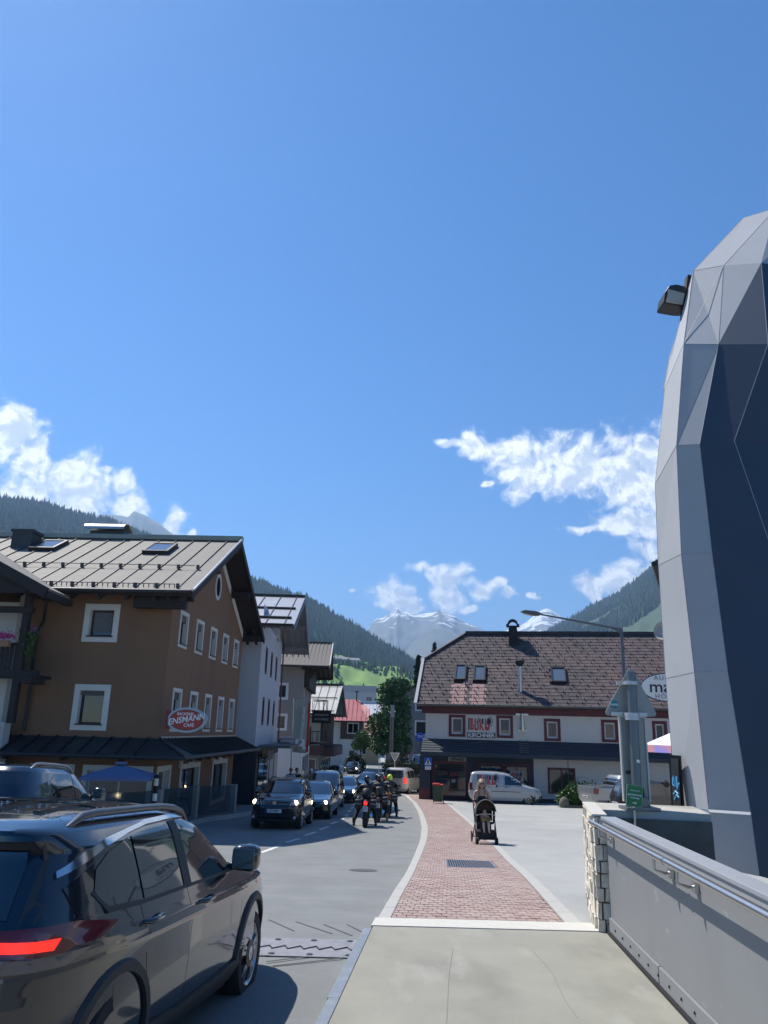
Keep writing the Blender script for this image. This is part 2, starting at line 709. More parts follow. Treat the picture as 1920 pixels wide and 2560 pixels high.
KW = interp([(8, .13), (16, .14), (26, .22), (60, .22)])
kerb = empty('kerb')
kerb['kind'] = 'structure'
b = MB()
for i, (y0, y1) in enumerate(zip(np.arange(8.56, 57.6, 1.0), np.arange(9.56, 58.6, 1.0))):
    a0, b0 = kerb_r(y0), kerb_r(y1)
    t0, t1 = G(y0)+.004, G(y1)+.004
    g = .006
    kb = MB()
    vs = [(a0, y0+g, t0), (a0+KW(y0), y0+g, t0), (b0+KW(y1), y1-g, t1), (b0, y1-g, t1)]
    vs += [(x, y, z-.42) for x, y, z in vs]
    kb.mesh(vs, [(0, 1, 2, 3), (4, 7, 6, 5), (0, 4, 5, 1), (1, 5, 6, 2), (2, 6, 7, 3), (3, 7, 4, 0)])
    kb.build('kerb_stone', m_gran, kerb, bevel=.012)
solid_strip('edging_strip', lambda y: brick_r(y), lambda y: brick_r(y)+.17, list(np.arange(8.55, 52, 1.0)), lambda y: G(y)+.002, .2, m_gran, gap=.004)
b = MB()
vs, fs = strip_mesh(lambda y: (brick_r(y)+.172, 60), list(np.arange(8.3, 50.6, .7))+[50.9], lambda y: G(y)-.006, 8)
b.mesh(vs, fs).build('plaza', m_plaza, kind='structure', fix=False)
b = MB()
b.mesh(*strip_mesh(lambda y: (kerb_r(y)+.01, 60 if y > 50 else brick_r(y)+.3), list(np.arange(8.3, 58.4, .7)), lambda y: G(y)-.011)).build('brick_bedding', mat('bedding', (.2, .15, .13), .95), kind='structure', fix=False)

m_brick = mat('paver_brick', (.33, .16, .125), .85, bump=.35, bscale=70)
nt = m_brick.node_tree
oi = nt.nodes.new('ShaderNodeObjectInfo')
tcn = nt.nodes.new('ShaderNodeTexCoord')
wnz = nt.nodes.new('ShaderNodeTexNoise')
wnz.inputs['Scale'].default_value = 5
geo = nt.nodes.new('ShaderNodeNewGeometry')
addn = nt.nodes.new('ShaderNodeMath')
addn.operation = 'ADD'
nt.links.new(oi.outputs['Random'], addn.inputs[0])
nt.links.new(geo.outputs['Random Per Island'], addn.inputs[1])
frac = nt.nodes.new('ShaderNodeMath')
frac.operation = 'FRACT'
nt.links.new(addn.outputs[0], frac.inputs[0])
cr = nt.nodes.new('ShaderNodeValToRGB')
cr.color_ramp.elements[0].color = (.315, .222, .195, 1)
cr.color_ramp.elements[1].color = (.40, .295, .262, 1)
e_ = cr.color_ramp.elements.new(.5)
e_.color = (.355, .25, .222, 1)
nt.links.new(frac.outputs[0], cr.inputs[0])
mxx = nt.nodes.new('ShaderNodeMix')
mxx.data_type = 'RGBA'
mxx.inputs[7].default_value = (.44, .36, .31, 1)
nt.links.new(geo.outputs['Position'], wnz.inputs['Vector'])
wnz.inputs['Scale'].default_value = 1.1
mrr = nt.nodes.new('ShaderNodeMapRange')
mrr.inputs[1].default_value = .42
mrr.inputs[2].default_value = .8
mrr.inputs[4].default_value = .75
nt.links.new(wnz.outputs['Fac'], mrr.inputs[0])
nt.links.new(mrr.outputs[0], mxx.inputs[0])
nt.links.new(cr.outputs[0], mxx.inputs[6])
nt.links.new(mxx.outputs[2], nt.nodes['Principled BSDF'].inputs['Base Color'])

BT = np.array([(-.5, -.5, 0), (.5, -.5, 0), (.5, .5, 0), (-.5, .5, 0), (-.47, -.44, 1), (.47, -.44, 1), (.47, .44, 1), (-.47, .44, 1)])
BF = [(4, 5, 6, 7), (0, 1, 5, 4), (1, 2, 6, 5), (2, 3, 7, 6), (3, 0, 4, 7)]
walk = empty('pavement')
walk['kind'] = 'structure'
bricks = []
y, row = 8.60, 0
BL, BW = .105, .19
while y < 57.5:
    x0, x1 = kerb_r(y)+KW(y)+.008, brick_r(y)-.008
    if 15.55 < y < 17.75:
        spans = [(x0, 1.40+(y-15.6)*.06), (2.36+(y-15.6)*.06, x1)] if 15.6 < y < 17.5 else [(x0, x1)]
    else:
        spans = [(x0, x1)]
    for (s0, s1) in spans:
        x = s0-(BL*.5 if row % 2 else 0)
        while x < s1:
            a, c = max(x, s0), min(x+BL, s1)
            if c-a > .02:
                bricks.append(((a+c)/2, y+BW/2, c-a-.007))
            x += BL
    y += BW
    row += 1
b = MB()
b.mesh(BT*np.array([1, 1, .03]), BF)
bo = b.build('brick', m_brick, walk, fix=False)
bme = bo.data
for i, (x, y, w) in enumerate(bricks[:299]):
    o = bo if i == 0 else bo.copy()
    if i:
        COL.objects.link(o)
    o.location = (x, y, G(y)-.03+random.uniform(-.002, .002))
    sl = (G(y+.05)-G(y-.05))/.1
    o.rotation_euler = (math.atan(sl)+random.uniform(-.006, .006), random.uniform(-.006, .006), random.uniform(-.008, .008))
    o.scale = (w, BW-.008, 1)
bp = np.array([(x, y, G(y)-.03+random.uniform(-.0025, .0025)) for x, y, w in bricks[299:]])
bs = np.array([(w, BW-.008, .03) for x, y, w in bricks[299:]])
def slope_rot(y):
    a = math.atan((G(y+.05)-G(y-.05))/.1)
    return [[1, 0, 0], [0, math.cos(a), -math.sin(a)], [0, math.sin(a), math.cos(a)]]


mass('bricks_beyond', BT, BF, bp, bs, np.array([slope_rot(q[1]) for q in bp]), m_brick, parent=walk, kind='stuff')

# near footway slab (on the bridge), pale granite band, steel edge, joint
b = MB()
b.prism([(.0, 8.19, -1.8), (2.3, 8.19, -1.8), (1.14, -12, -1.8), (-2.1, -12, -1.8)], (0, 0, -.5))
b.build('footway_slab', m_conc, kind='structure', fix=False)
b = MB()
b.prism([(-.02, 8.22, -1.797), (2.2, 8.22, -1.797), (2.2, 8.57, -1.800), (.02, 8.57, -1.800)], (0, 0, -.35))
b.build('granite_band', m_pale, kind='structure', bevel=.006)
m_steel = mat('galvanised', (.42, .46, .5), .45, metal=.75, var=.14, vscale=14, bump=.1, bscale=30)
b = MB()
for i in range(8):
    ya, yb = 8.1-2.0*i, 8.1-2.0*(i+1)+.004
    b.prism([(-.08-(8.2-ya)*.104, ya, -1.797), (-.003-(8.2-ya)*.104, ya, -1.797), (-.003-(8.2-yb)*.104, yb, -1.797), (-.09-(8.2-yb)*.104, yb, -1.797)], (0, 0, -.45))
b.build('steel_kerb_edge', mat('edge_steel', (.25, .275, .30), .5, metal=.3, var=.2, vscale=6), kind='structure', bevel=.004)
# hairline cracks and scuffs lie on the slab as shallow recesses
b = MB()
for pts in ([(1132, 2372), (1124, 2420), (1120, 2470), (1118, 2520), (1116, 2560)],
            [(1330, 2375), (1380, 2430), (1412, 2500), (1445, 2545)]):
    P = []
    for (u, v) in pts:
        r = ray(u, v)
        P.append(r*(-1.7975/r[2]))
    for p, q in zip(P[:-1], P[1:]):
        b.bar((p[0], p[1], -1.7995), (q[0], q[1], -1.7995), .006, .004)
b.build('slab_cracks', mat('crack', (.235, .225, .19), .9), kind='stuff')
# expansion joint in the road: two toothed steel plates with bolts, over a dark gap
m_plate = mat('joint_plate', (.26, .26, .285), .5, metal=.6, var=.2, vscale=8, bump=.6, bscale=220)
ej = empty('expansion_joint', (0, 0, 0))
ej['kind'] = 'structure'
zr = RD(8.8)+.012
JO = 1.32
b = MB()
b.box(-9.5, -.135, 7.15+JO, 7.78+JO, zr-.1, zr+.003)
b.build('gap', m_dark, ej)
for side in (0, 1):
    b = MB()
    x = -9.5
    while x < -.14:
        x2 = min(x+.16, -.14)
        xm = x+(x2-x)*.75
        if side == 0:
            poly = [(x, 7.13), (x2, 7.13), (x2, 7.36), (xm, 7.47), (x, 7.36)]
        else:
            poly = [(x, 7.80), (x, 7.42), (xm, 7.53), (x2, 7.42), (x2, 7.80)]
        b.prism([(px, py+JO, zr+.004) for px, py in poly], (0, 0, .012))
        x = x2
    b.build('plate', m_plate, ej)
b = MB()
for x in np.arange(-6.7, -.2, .38):
    for yy in (7.2, 7.73):
        b.lathe((x, yy+JO, zr+.016), (0, 0, 1), [(.035, 0), (.03, .006)], 8)
b.build('bolt_caps', mat('bolt_dark', (.05, .05, .055), .5, metal=.5), ej, kind='stuff')
# tyre marks on the asphalt beside the joint
b = MB()
for (a, c) in (((672, 2300), (735, 2328)), ((740, 2305), (830, 2335)), ((810, 2312), (880, 2340)), ((868, 2312), (908, 2332)), ((665, 2405), (830, 2385)), ((682, 2416), (856, 2396)), ((665, 2390), (760, 2380))):
    p, q = gp(*a), gp(*c)
    b.bar((p[0], p[1], RD(p[1])+.004), (q[0], q[1], RD(q[1])+.004), .02, .003)
b.build('tar_lines', mat('tar', (.07, .07, .072), .8), kind='stuff')
# drain grate in the brick walk
gr = empty('drain_grate', (1.88, 16.55, G(16.55)+.006), 0, 'rectangular steel drain grate set in the brick pavement', 'grate')
gr.rotation_euler = (math.atan((G(17.4)-G(15.7))/1.7), 0, -.07)
b = MB()
b.box(-.48, .48, -.95, .95, -.05, -.03)
b.build('pit', m_dark, gr)
b = MB()
for x in (-.47, .45):
    b.box(x, x+.02, -.93, .93, -.03, .004)
for y_ in (-.93, .91):
    b.box(-.47, .47, y_, y_+.02, -.03, .004)
b.build('frame', m_steel, gr)
b = MB()
for x in np.arange(-.44, .44, .045):
    b.box(x, x+.02, -.91, .91, -.03, .002)
for y_ in np.arange(-.85, .9, .1):
    b.box(-.45, .45, y_, y_+.014, -.03, -.001)
b.build('grate_bars', mat('grate_steel', (.2, .21, .23), .5, metal=.6), gr, kind='stuff')
# manhole cover
p = gp(908, 2176)
mh = empty('manhole_cover', (p[0], p[1], RD(p[1])+.005), 0, 'small round iron cover in the sunlit road', 'manhole cover')
mh.rotation_euler = (math.atan((RD(p[1]+.5)-RD(p[1]-.5))), 0, 0)
b = MB()
b.lathe((0, 0, 0), (0, 0, 1), [(.3, -.02), (.3, 0)], 24)
b.build('rim', mat('iron_rim', (.12, .12, .12), .7, metal=.4), mh)
b = MB()
b.lathe((0, 0, .001), (0, 0, 1), [(.25, 0), (.25, .003)], 24)
b.build('lid', mat('iron', (.1, .1, .105), .6, metal=.5, bump=.8, bscale=60), mh)
# lane dashes
dash = [((652, 2132), (699, 2115)), ((716, 2106), (748, 2097)), ((763, 2089), (789, 2080)), ((799, 2074), (821, 2067)), ((827, 2060), (844, 2054)), ((851, 2050), (859, 2046)), ((864, 2040), (870, 2036)), ((871, 2030), (876, 2026)),
        ((878, 2022), (882, 2018)), ((884, 2014), (888, 2010)), ((560, 2165), (622, 2144))]
dd = empty('lane_markings')
dd['kind'] = 'structure'
for a, c in dash:
    p, q = gp(*a), gp(*c)
    d = Vector((q[0]-p[0], q[1]-p[1], 0)).normalized()
    n = Vector((d.y, -d.x, 0))*.065
    b = MB()
    za, zb = RD(p[1])+.004, RD(q[1])+.004
    b.face([(p[0]-n.x, p[1]-n.y, za), (p[0]+n.x, p[1]+n.y, za), (q[0]+n.x, q[1]+n.y, zb), (q[0]-n.x, q[1]-n.y, zb)])
    b.build('dash', m_paint, dd)
for y0 in np.arange(66, 200, 6):
    b = MB()
    xm = lambda y: kerb_l(y)+ (2.9 if y < 100 else 2.4)
    b.face([(xm(y0)-.08, y0, RD(y0)+.004), (xm(y0)+.08, y0, RD(y0)+.004), (xm(y0+3)+.08, y0+3, RD(y0+3)+.004), (xm(y0+3)-.08, y0+3, RD(y0+3)+.004)])
    b.build('dash', m_paint, dd)
# left pavement
solid_strip('left_pavement', lambda y: kerb_l(y)-6, lambda y: kerb_l(y)-.14, list(np.arange(12, 130, 1.0)), lambda y: G(y)+.01, .3, m_side)
solid_strip('left_kerb', lambda y: kerb_l(y)-.14, lambda y: kerb_l(y), list(np.arange(12, 130, 1.0)), lambda y: G(y)+.014, .3, m_gran, gap=.004)
# far right pavement, pale sunlit concrete on the far right of the street
solid_strip('far_pavement', lambda y: interp([(66, 2.0), (90, 1.5), (118, .9), (200, .2)])(y), lambda y: 40, list(np.arange(68, 200, 2.0)), lambda y: G(y)+.01, .3, m_plaza)

# ------------------------------------------------------------------ mountains
def fbm(x, y, z=0.0, oct=5):
    s, a = 0.0, 1.0
    t = 0.0
    for i in range(oct):
        s += a*mnoise.noise((x, y, z))
        t += a
        x, y, z, a = x*2.03, y*2.03, z*2.03+7, a*.5
    return s/t


def ridge_layer(name, sil, D, D0, z0, m, nu=150, nt_=40, shape=1.0, rough=.05, crest=.006, seed=0.0, back=1.25, az_wave=0.0, label=None, smooth=True):
    """terrain that rises from distance D0 (height z0) to a crest at distance D with the given skyline, and falls again behind it"""
    ae = sorted(azel(u, v) for u, v in sil)
    A = np.array([a for a, e in ae])
    E = np.array([e for a, e in ae])
    azs = np.linspace(A[0], A[-1], nu)
    vs, fs = [], []
    rows = nt_+6
    H = {}
    for i, a in enumerate(azs):
        Dc = D*(1+az_wave*math.sin(a*9+seed))
        e = float(np.interp(a, A, E))
        zc = Dc*math.tan(e)*(1+crest*fbm(a*60, seed, 0, 3))
        for j in range(rows):
            if j <= nt_:
                t = j/nt_
                d = D0+(Dc-D0)*t
                h = z0+(zc-z0)*(t**shape)
                amp = (zc-z0)*rough*math.sin(PI*min(1, t*1.02))**.6 if 0 < t < 1 else 0
                h += amp*fbm(a*14+seed, t*4+seed*.3, seed)
            else:
                t = (j-nt_)/6
                d = Dc*(1+(back-1)*t)
                h = zc*(1-.75*t**1.2)
            vs.append((math.sin(a)*d, math.cos(a)*d, h))
    for i in range(nu-1):
        for j in range(rows-1):
            p = i*rows+j
            fs.append((p, p+1, p+rows+1, p+rows))
    b = MB()
    b.mesh(vs, fs)
    o = b.build(name, m, fix=False, kind='structure')
    if smooth:
        o.data.polygons.foreach_set('use_smooth', [True]*len(o.data.polygons))
    V = np.array(vs).reshape(nu, rows, 3)
    return o, V


def snow_mat(name, rock, snow_z, zspan, nscale, thr=.5, green=None, gz=0.0):
    m = mat(name, rock, .95, var=.35, vscale=nscale*.6)
    nt = m.node_tree
    b = nt.nodes['Principled BSDF']
    geo = nt.nodes.new('ShaderNodeNewGeometry')
    s = nt.nodes.new('ShaderNodeSeparateXYZ')
    nt.links.new(geo.outputs['Position'], s.inputs[0])
    mp = nt.nodes.new('ShaderNodeMapping')
    mp.inputs['Scale'].default_value = (1.0, 1.0, 3.0)
    mp.inputs['Rotation'].default_value = (0, .3, 0)
    nt.links.new(geo.outputs['Position'], mp.inputs['Vector'])
    n = nt.nodes.new('ShaderNodeTexNoise')
    n.inputs['Scale'].default_value = nscale
    n.inputs['Detail'].default_value = 7
    n.inputs['Roughness'].default_value = .6
    nt.links.new(mp.outputs[0], n.inputs['Vector'])
    hr = nt.nodes.new('ShaderNodeMapRange')
    hr.inputs[1].default_value = snow_z
    hr.inputs[2].default_value = snow_z+zspan
    hr.inputs[3].default_value = -.20
    hr.inputs[4].default_value = .07
    nt.links.new(s.outputs[2], hr.inputs[0])
    ad = nt.nodes.new('ShaderNodeMath')
    ad.operation = 'ADD'
    nt.links.new(n.outputs['Fac'], ad.inputs[0])
    nt.links.new(hr.outputs[0], ad.inputs[1])
    mr_ = nt.nodes.new('ShaderNodeMapRange')
    mr_.inputs[1].default_value = thr
    mr_.inputs[2].default_value = thr+.04
    nt.links.new(ad.outputs[0], mr_.inputs[0])
    mx = nt.nodes.new('ShaderNodeMix')
    mx.data_type = 'RGBA'
    mx.inputs[7].default_value = (.86, .88, .9, 1)
    nt.links.new(mr_.outputs[0], mx.inputs[0])
    nt.links.new(b.inputs['Base Color'].links[0].from_socket, mx.inputs[6])
    nt.links.new(mx.outputs[2], b.inputs['Base Color'])
    return m


m_forest = mat('forest_floor', (.028, .055, .02), .95, var=.5, vscale=.012)
m_meadow = mat('meadow', (.15, .245, .05), .95, var=.3, vscale=.012, tint=(.09, .19, .035))
m_forest_far = mat('far_forest', (.03, .06, .028), .95, var=.45, vscale=.006, tint=(.05, .085, .04))
wear(m_forest_far, (.1, .17, .06), .004, .6, .7, None, .6)
m_tree = mat('spruce', (.022, .05, .02), .9, var=.5, vscale=.05, tint=(.045, .08, .025))
m_tree2 = island_var(mat('broadleaf_far', (.05, .10, .025), .9, var=.4, vscale=.08), .4)
island_var(m_tree, .5)
m_rock1 = snow_mat('peak_rock', (.16, .17, .15), 660, 340, .0068, .535)
m_rock2 = snow_mat('high_peak_rock', (.22, .22, .22), 640, 420, .006, .49)
m_rock3 = mat('bare_rock', (.13, .14, .115), .95, var=.35, vscale=.003)

lay = {}
ridge_layer('far_left_mountain', [(150, 1330), (230, 1290), (260, 1287), (300, 1288), (320, 1293), (335, 1276), (345, 1282), (360, 1287), (400, 1310), (450, 1350), (520, 1420), (600, 1500)], 5200, 3300, 60, m_rock3, 90, 24, rough=.12, seed=3)
ridge_layer('snowy_mountain', [(830, 1650), (860, 1625), (895, 1600), (915, 1583), (928, 1560), (940, 1548), (960, 1545), (975, 1533), (985, 1532), (993, 1519), (1003, 1527), (1020, 1531), (1045, 1536), (1065, 1533), (1085, 1530), (1097, 1523),
            (1110, 1528), (1135, 1537), (1145, 1547), (1180, 1562), (1215, 1578), (1260, 1600), (1330, 1640)], 6800, 4000, 80, m_rock1, 200, 60, rough=.14, shape=.9, crest=.01, seed=1.3)
ridge_layer('blue_spur', [(985, 1690), (1005, 1650), (1022, 1618), (1050, 1586), (1080, 1570), (1110, 1574), (1160, 1592), (1220, 1620), (1300, 1660)], 5200, 3400, 60, m_rock3, 110, 30, rough=.14, seed=9)
ridge_layer('snow_peak', [(1180, 1610), (1225, 1592), (1260, 1578), (1300, 1566), (1322, 1550), (1340, 1535), (1352, 1524), (1366, 1521), (1378, 1525), (1395, 1535), (1420, 1552), (1460, 1570), (1520, 1600)], 7600, 4600, 80, m_rock2, 120, 50, rough=.14, shape=.9, crest=.01, seed=5.1)
_, VR = ridge_layer('right_mountain', [(1280, 1650), (1340, 1604), (1380, 1579), (1430, 1552), (1475, 1522), (1530, 1497), (1580, 1462), (1620, 1432), (1650, 1402), (1700, 1362), (1800, 1300), (1950, 1230), (2150, 1180), (2400, 1160)], 3000, 900, 0, m_forest_far, 150, 50, rough=.10, shape=1.0, seed=2.2)
_, VL = ridge_layer('left_hill', [(-700, 1240), (-400, 1215), (-200, 1228), (0, 1255), (60, 1258), (130, 1270), (200, 1292), (270, 1307), (330, 1332), (400, 1360), (470, 1402), (560, 1450), (620, 1500), (680, 1560), (720, 1640)], 2200, 700, 0, m_forest, 150, 50, rough=.07, seed=4.4)
_, VM = ridge_layer('wooded_hill', [(480, 1440), (560, 1435), (600, 1448), (635, 1459), (665, 1465), (715, 1489), (745, 1496), (768, 1502), (800, 1518), (835, 1547), (880, 1569), (905, 1585), (950, 1614), (1000, 1642), (1035, 1667), (1060, 1692), (1120, 1742), (1180, 1790)], 2000, 950, 20, m_forest, 150, 50, rough=.08, seed=6.1)
_, VG = ridge_layer('meadow_hill', [(540, 1640), (640, 1630), (700, 1628), (780, 1634), (836, 1637), (862, 1640), (890, 1650), (920, 1657), (950, 1668), (985, 1664), (1000, 1670), (1030, 1686), (1060, 1700), (1100, 1716), (1200, 1760)], 1050, 420, -6, m_meadow, 110, 40, rough=.22, shape=.95, crest=.02, seed=8.8)


def conifer(n=5):
    vs, fs = [], []
    for (z0, z1, r) in ((.08, .55, .2), (.3, .8, .15), (.55, 1.0, .09)):
        b0 = len(vs)
        vs.append((0, 0, z1))
        for k in range(n):
            a = 2*PI*k/n+z0*5
            vs.append((r*math.cos(a), r*math.sin(a), z0-.03*(k % 2)))
        fs += [(b0, b0+1+k, b0+1+(k+1) % n) for k in range(n)]
    return vs, fs


def scatter(V, n, tmin, tmax, size, seed, keep=None, imin=0.0, imax=1.0):
    rnd = np.random.RandomState(seed)
    nu, rows, _ = V.shape
    nt_ = rows-6-1
    out = []
    i = (imin+(imax-imin)*rnd.rand(n))*(nu-1.001)
    j = (tmin+(tmax-tmin)*rnd.rand(n)**.8)*nt_
    i0, j0 = i.astype(int), np.minimum(j.astype(int), rows-2)
    fi, fj = (i-i0)[:, None], (j-j0)[:, None]
    P = V[i0, j0]*(1-fi)*(1-fj)+V[i0+1, j0]*fi*(1-fj)+V[i0, j0+1]*(1-fi)*fj+V[i0+1, j0+1]*fi*fj
    if keep is not None:
        k = np.array([keep(p, a, b_) for p, a, b_ in zip(P, i/(nu-1), j/nt_)])
        P = P[k]
    s = size*(.4+.5*rnd.rand(len(P))+.45*rnd.rand(len(P))**3)
    return P-np.array([0, 0, 1.0]), s, rnd.rand(len(P))*6.28


CT, CF = conifer()
P, s, r_ = scatter(VL, 15000, .45, 1.0, 27, 1, imin=.32, imax=.95)
mass('left_hill_forest', CT, CF, P, np.stack([s*1.1, s*1.1, s], 1), r_, m_tree, kind='stuff')
P, s, r_ = scatter(VM, 14000, .25, 1.0, 24, 2, imin=.08, imax=.98)
mass('wooded_hill_forest', CT, CF, P, np.stack([s*1.1, s*1.1, s], 1), r_, m_tree, kind='stuff')
P, s, r_ = scatter(VR, 16000, .5, 1.0, 27, 3, imin=.05, imax=.75, keep=lambda p, a, t: mnoise.noise((p[0]*.004, p[1]*.004, 9)) < .3)
mass('right_mountain_forest', CT, CF, P, np.stack([s, s, s], 1), r_, m_tree, kind='stuff')
P, s, r_ = scatter(VG, 2600, .05, .99, 9, 4, keep=lambda p, a, t: mnoise.noise((p[0]*.011+3, p[1]*.007, 5)) > .3 or (t > .95 and random.random() < .15) or random.random() < .008)
mass('meadow_trees', CT, CF, P, np.stack([s*1.7, s*1.7, s], 1), r_, m_tree2, kind='stuff')
# farmsteads high on the meadow
for (u, v, w, lb_) in ((848, 1643, 9, 'highest and leftmost of'), (862, 1645, 7, 'second from the left in the top row of'), (886, 1647, 8, 'rightmost in the top row of'), (868, 1672, 6, 'lone lower one, amid the meadow, of'), (842, 1651, 7, 'one just below the leftmost of')):
    p = at(u, v, 900)
    hb = empty('farmhouse', (p[0], p[1], p[2]-6), .3)
    tag(hb, lb_+' the tiny grey farmhouses on the meadow', 'farmhouse', 'farmhouses on the meadow hill')
    b = MB()
    b.box(-w*.6, w*.6, -5, 5, -6, 4)
    b.build('wall', mat('farm_wall', (.4, .38, .34), .9), hb)
    b = MB()
    b.prism([(-w*.7, -6, 4), (-w*.7, 6, 4), (-w*.7, 0, 7)], (w*1.4, 0, 0))
    b.build('roof', mat('farm_roof', (.22, .22, .23), .8), hb)

# air: closed box of faint haze around everything
b = MB()
b.box(-8000, 8000, -120, 10600, -9, 1400)
hz = b.build('haze', None, kind='stuff', fix=False)
hm = bpy.data.materials.new('haze_air')
hm.use_nodes = True
hn = hm.node_tree.nodes
hn.clear()
ho = hn.new('ShaderNodeOutputMaterial')
hv = hn.new('ShaderNodeVolumePrincipled')
hv.inputs['Color'].default_value = (.42, .66, 1.0, 1)
hv.inputs['Density'].default_value = 1.4e-4
hv.inputs['Anisotropy'].default_value = .25
hm.node_tree.links.new(hv.outputs[0], ho.inputs['Volume'])
hz.data.materials.append(hm)
hz.visible_shadow = True

# ------------------------------------------------------------------ building helpers
def wall(mb, o, u, n, w, z0, z1, holes=(), depth=.22, top=None):
    """wall from point o along unit vector u (2d), outward normal n (2d); holes (a0,a1,z0,z1) with reveals; top(a)->z for gables"""
    ox, oy = o
    P = lambda a, z, d=0: (ox+u[0]*a-n[0]*d, oy+u[1]*a-n[1]*d, z)
    As = sorted(set([0, w]+[h[0] for h in holes]+[h[1] for h in holes]))
    Zs = sorted(set([z0, z1]+[h[2] for h in holes]+[h[3] for h in holes]))
    for a0, a1 in zip(As[:-1], As[1:]):
        for c0, c1 in zip(Zs[:-1], Zs[1:]):
            am, cm = (a0+a1)/2, (c0+c1)/2
            if any(h[0] < am < h[1] and h[2] < cm < h[3] for h in holes):
                continue
            mb.face([P(a0, c0), P(a1, c0), P(a1, c1), P(a0, c1)])
    for (a0, a1, c0, c1) in holes:
        mb.face([P(a0, c0), P(a0, c1), P(a0, c1, depth), P(a0, c0, depth)])
        mb.face([P(a1, c1), P(a1, c0), P(a1, c0, depth), P(a1, c1, depth)])
        mb.face([P(a0, c0), P(a0, c0, depth), P(a1, c0, depth), P(a1, c0)])
        mb.face([P(a0, c1), P(a1, c1), P(a1, c1, depth), P(a0, c1, depth)])
        mb.face([P(a0, c0, depth), P(a1, c0, depth), P(a1, c1, depth), P(a0, c1, depth)])
    if top:
        mb.face([P(0, z1), P(w, z1), P(w/2, top)])


m_glass = mat('window_glass', (.02, .026, .032), .04, spec=.9, bump=.05, bscale=1.3)
m_glass_pale = mat('window_glass_pale', (.06, .07, .075), .05, spec=.8)  # paler base colour than the plain window glass
m_curtain = mat('net_curtain', (.14, .15, .155), .8, var=.3, vscale=6, stretch=(6, 6, 1))
m_frame_dark = mat('dark_wood_frame', (.035, .022, .018), .6)
m_frame_white = mat('white_frame', (.62, .63, .64), .5)
m_trim = mat('cream_render', (.62, .6, .54), .85, var=.06, vscale=3)
m_box = mat('shutter_box', (.09, .075, .07), .6)


def window(parent, o, u, n, a0, a1, z0, z1, frame=None, glass=None, fw=.07, depth=.2, surround=0, smat=None, sill=None, box=0, mull=0, trans=0, sproj=.03, curtain=0, name='window'):
    """a part (frame) with pane, surround, sill, shutter box as sub-parts"""
    ox, oy = o
    un, nn = Vector((u[0], u[1], 0)), Vector((n[0], n[1], 0))

    def bx(mb, p0, p1, q0, q1, d0, d1):
        c = Vector((ox, oy, 0))+un*((p0+p1)/2)+Vector((0, 0, (q0+q1)/2))-nn*((d0+d1)/2)
        mb.obox(c, un, nn, (0, 0, 1), (p1-p0)/2, (d1-d0)/2, (q1-q0)/2)
    d = depth-.02
    fb = MB()
    bx(fb, a0, a0+fw, z0, z1, d-.07, d)
    bx(fb, a1-fw, a1, z0, z1, d-.07, d)
    bx(fb, a0+fw, a1-fw, z1-fw, z1, d-.07, d)
    bx(fb, a0+fw, a1-fw, z0, z0+fw, d-.07, d)
    for k in range(mull):
        am = a0+(a1-a0)*(k+1)/(mull+1)
        bx(fb, am-fw*.45, am+fw*.45, z0+fw, z1-fw, d-.065, d)
    for k in range(trans):
        zm = z0+(z1-z0)*(k+1)/(trans+1)
        bx(fb, a0+fw, a1-fw, zm-.02, zm+.02, d-.055, d)
    f = fb.build(name, frame or m_frame_dark, parent)
    gb = MB()
    bx(gb, a0+fw*.8, a1-fw*.8, z0+fw*.8, z1-fw*.8, d-.03, d-.02)
    gb.build('pane', glass or m_glass, f)
    if curtain:
        cb = MB()
        bx(cb, a0+fw, a1-fw, z1-fw-(z1-z0)*curtain, z1-fw, d-.036, d-.032)
        cb.build('blind', m_curtain, f)
    if surround:
        sb = MB()
        s = surround
        bx(sb, a0-s, a0, z0-s, z1+s, -sproj, .004)
        bx(sb, a1, a1+s, z0-s, z1+s, -sproj, .004)
        bx(sb, a0, a1, z1, z1+s, -sproj, .004)
        bx(sb, a0, a1, z0-s, z0, -sproj, .004)
        # pale reveals
        bx(sb, a0+.002, a0+.012, z0, z1, 0.006, d-.075)
        bx(sb, a1-.012, a1-.002, z0, z1, 0.006, d-.075)
        bx(sb, a0+.014, a1-.014, z1-.012, z1-.002, 0.006, d-.075)
        sb.build('surround', smat or m_trim, f)
    if sill:
        sb = MB()
        bx(sb, a0-.04, a1+.04, z0-.03, z0+.012, -sproj-.05, d-.08)
        sb.build('sill', sill, f)
    if box:
        sb = MB()
        bx(sb, a0+.015, a1-.015, z1-box, z1-.013, .05, d-.078)
        sb.build('shutter_box', m_box, f)
    return f


def slab_roof(mb, e0, e1, r1, r0, th=.16):
    """roof plane from eave line e0-e1 to ridge r0-r1 with thickness downward"""
    e0, e1, r0, r1 = map(Vector, (e0, e1, r0, r1))
    n = (e1-e0).cross(r0-e0).normalized()
    if n.z < 0:
        n = -n
    d = -n*th
    vs = [e0, e1, r1, r0, e0+d, e1+d, r1+d, r0+d]
    mb.mesh(vs, [(0, 1, 2, 3), (7, 6, 5, 4), (0, 4, 5, 1), (1, 5, 6, 2), (2, 6, 7, 3), (3, 7, 4, 0)])
    return n


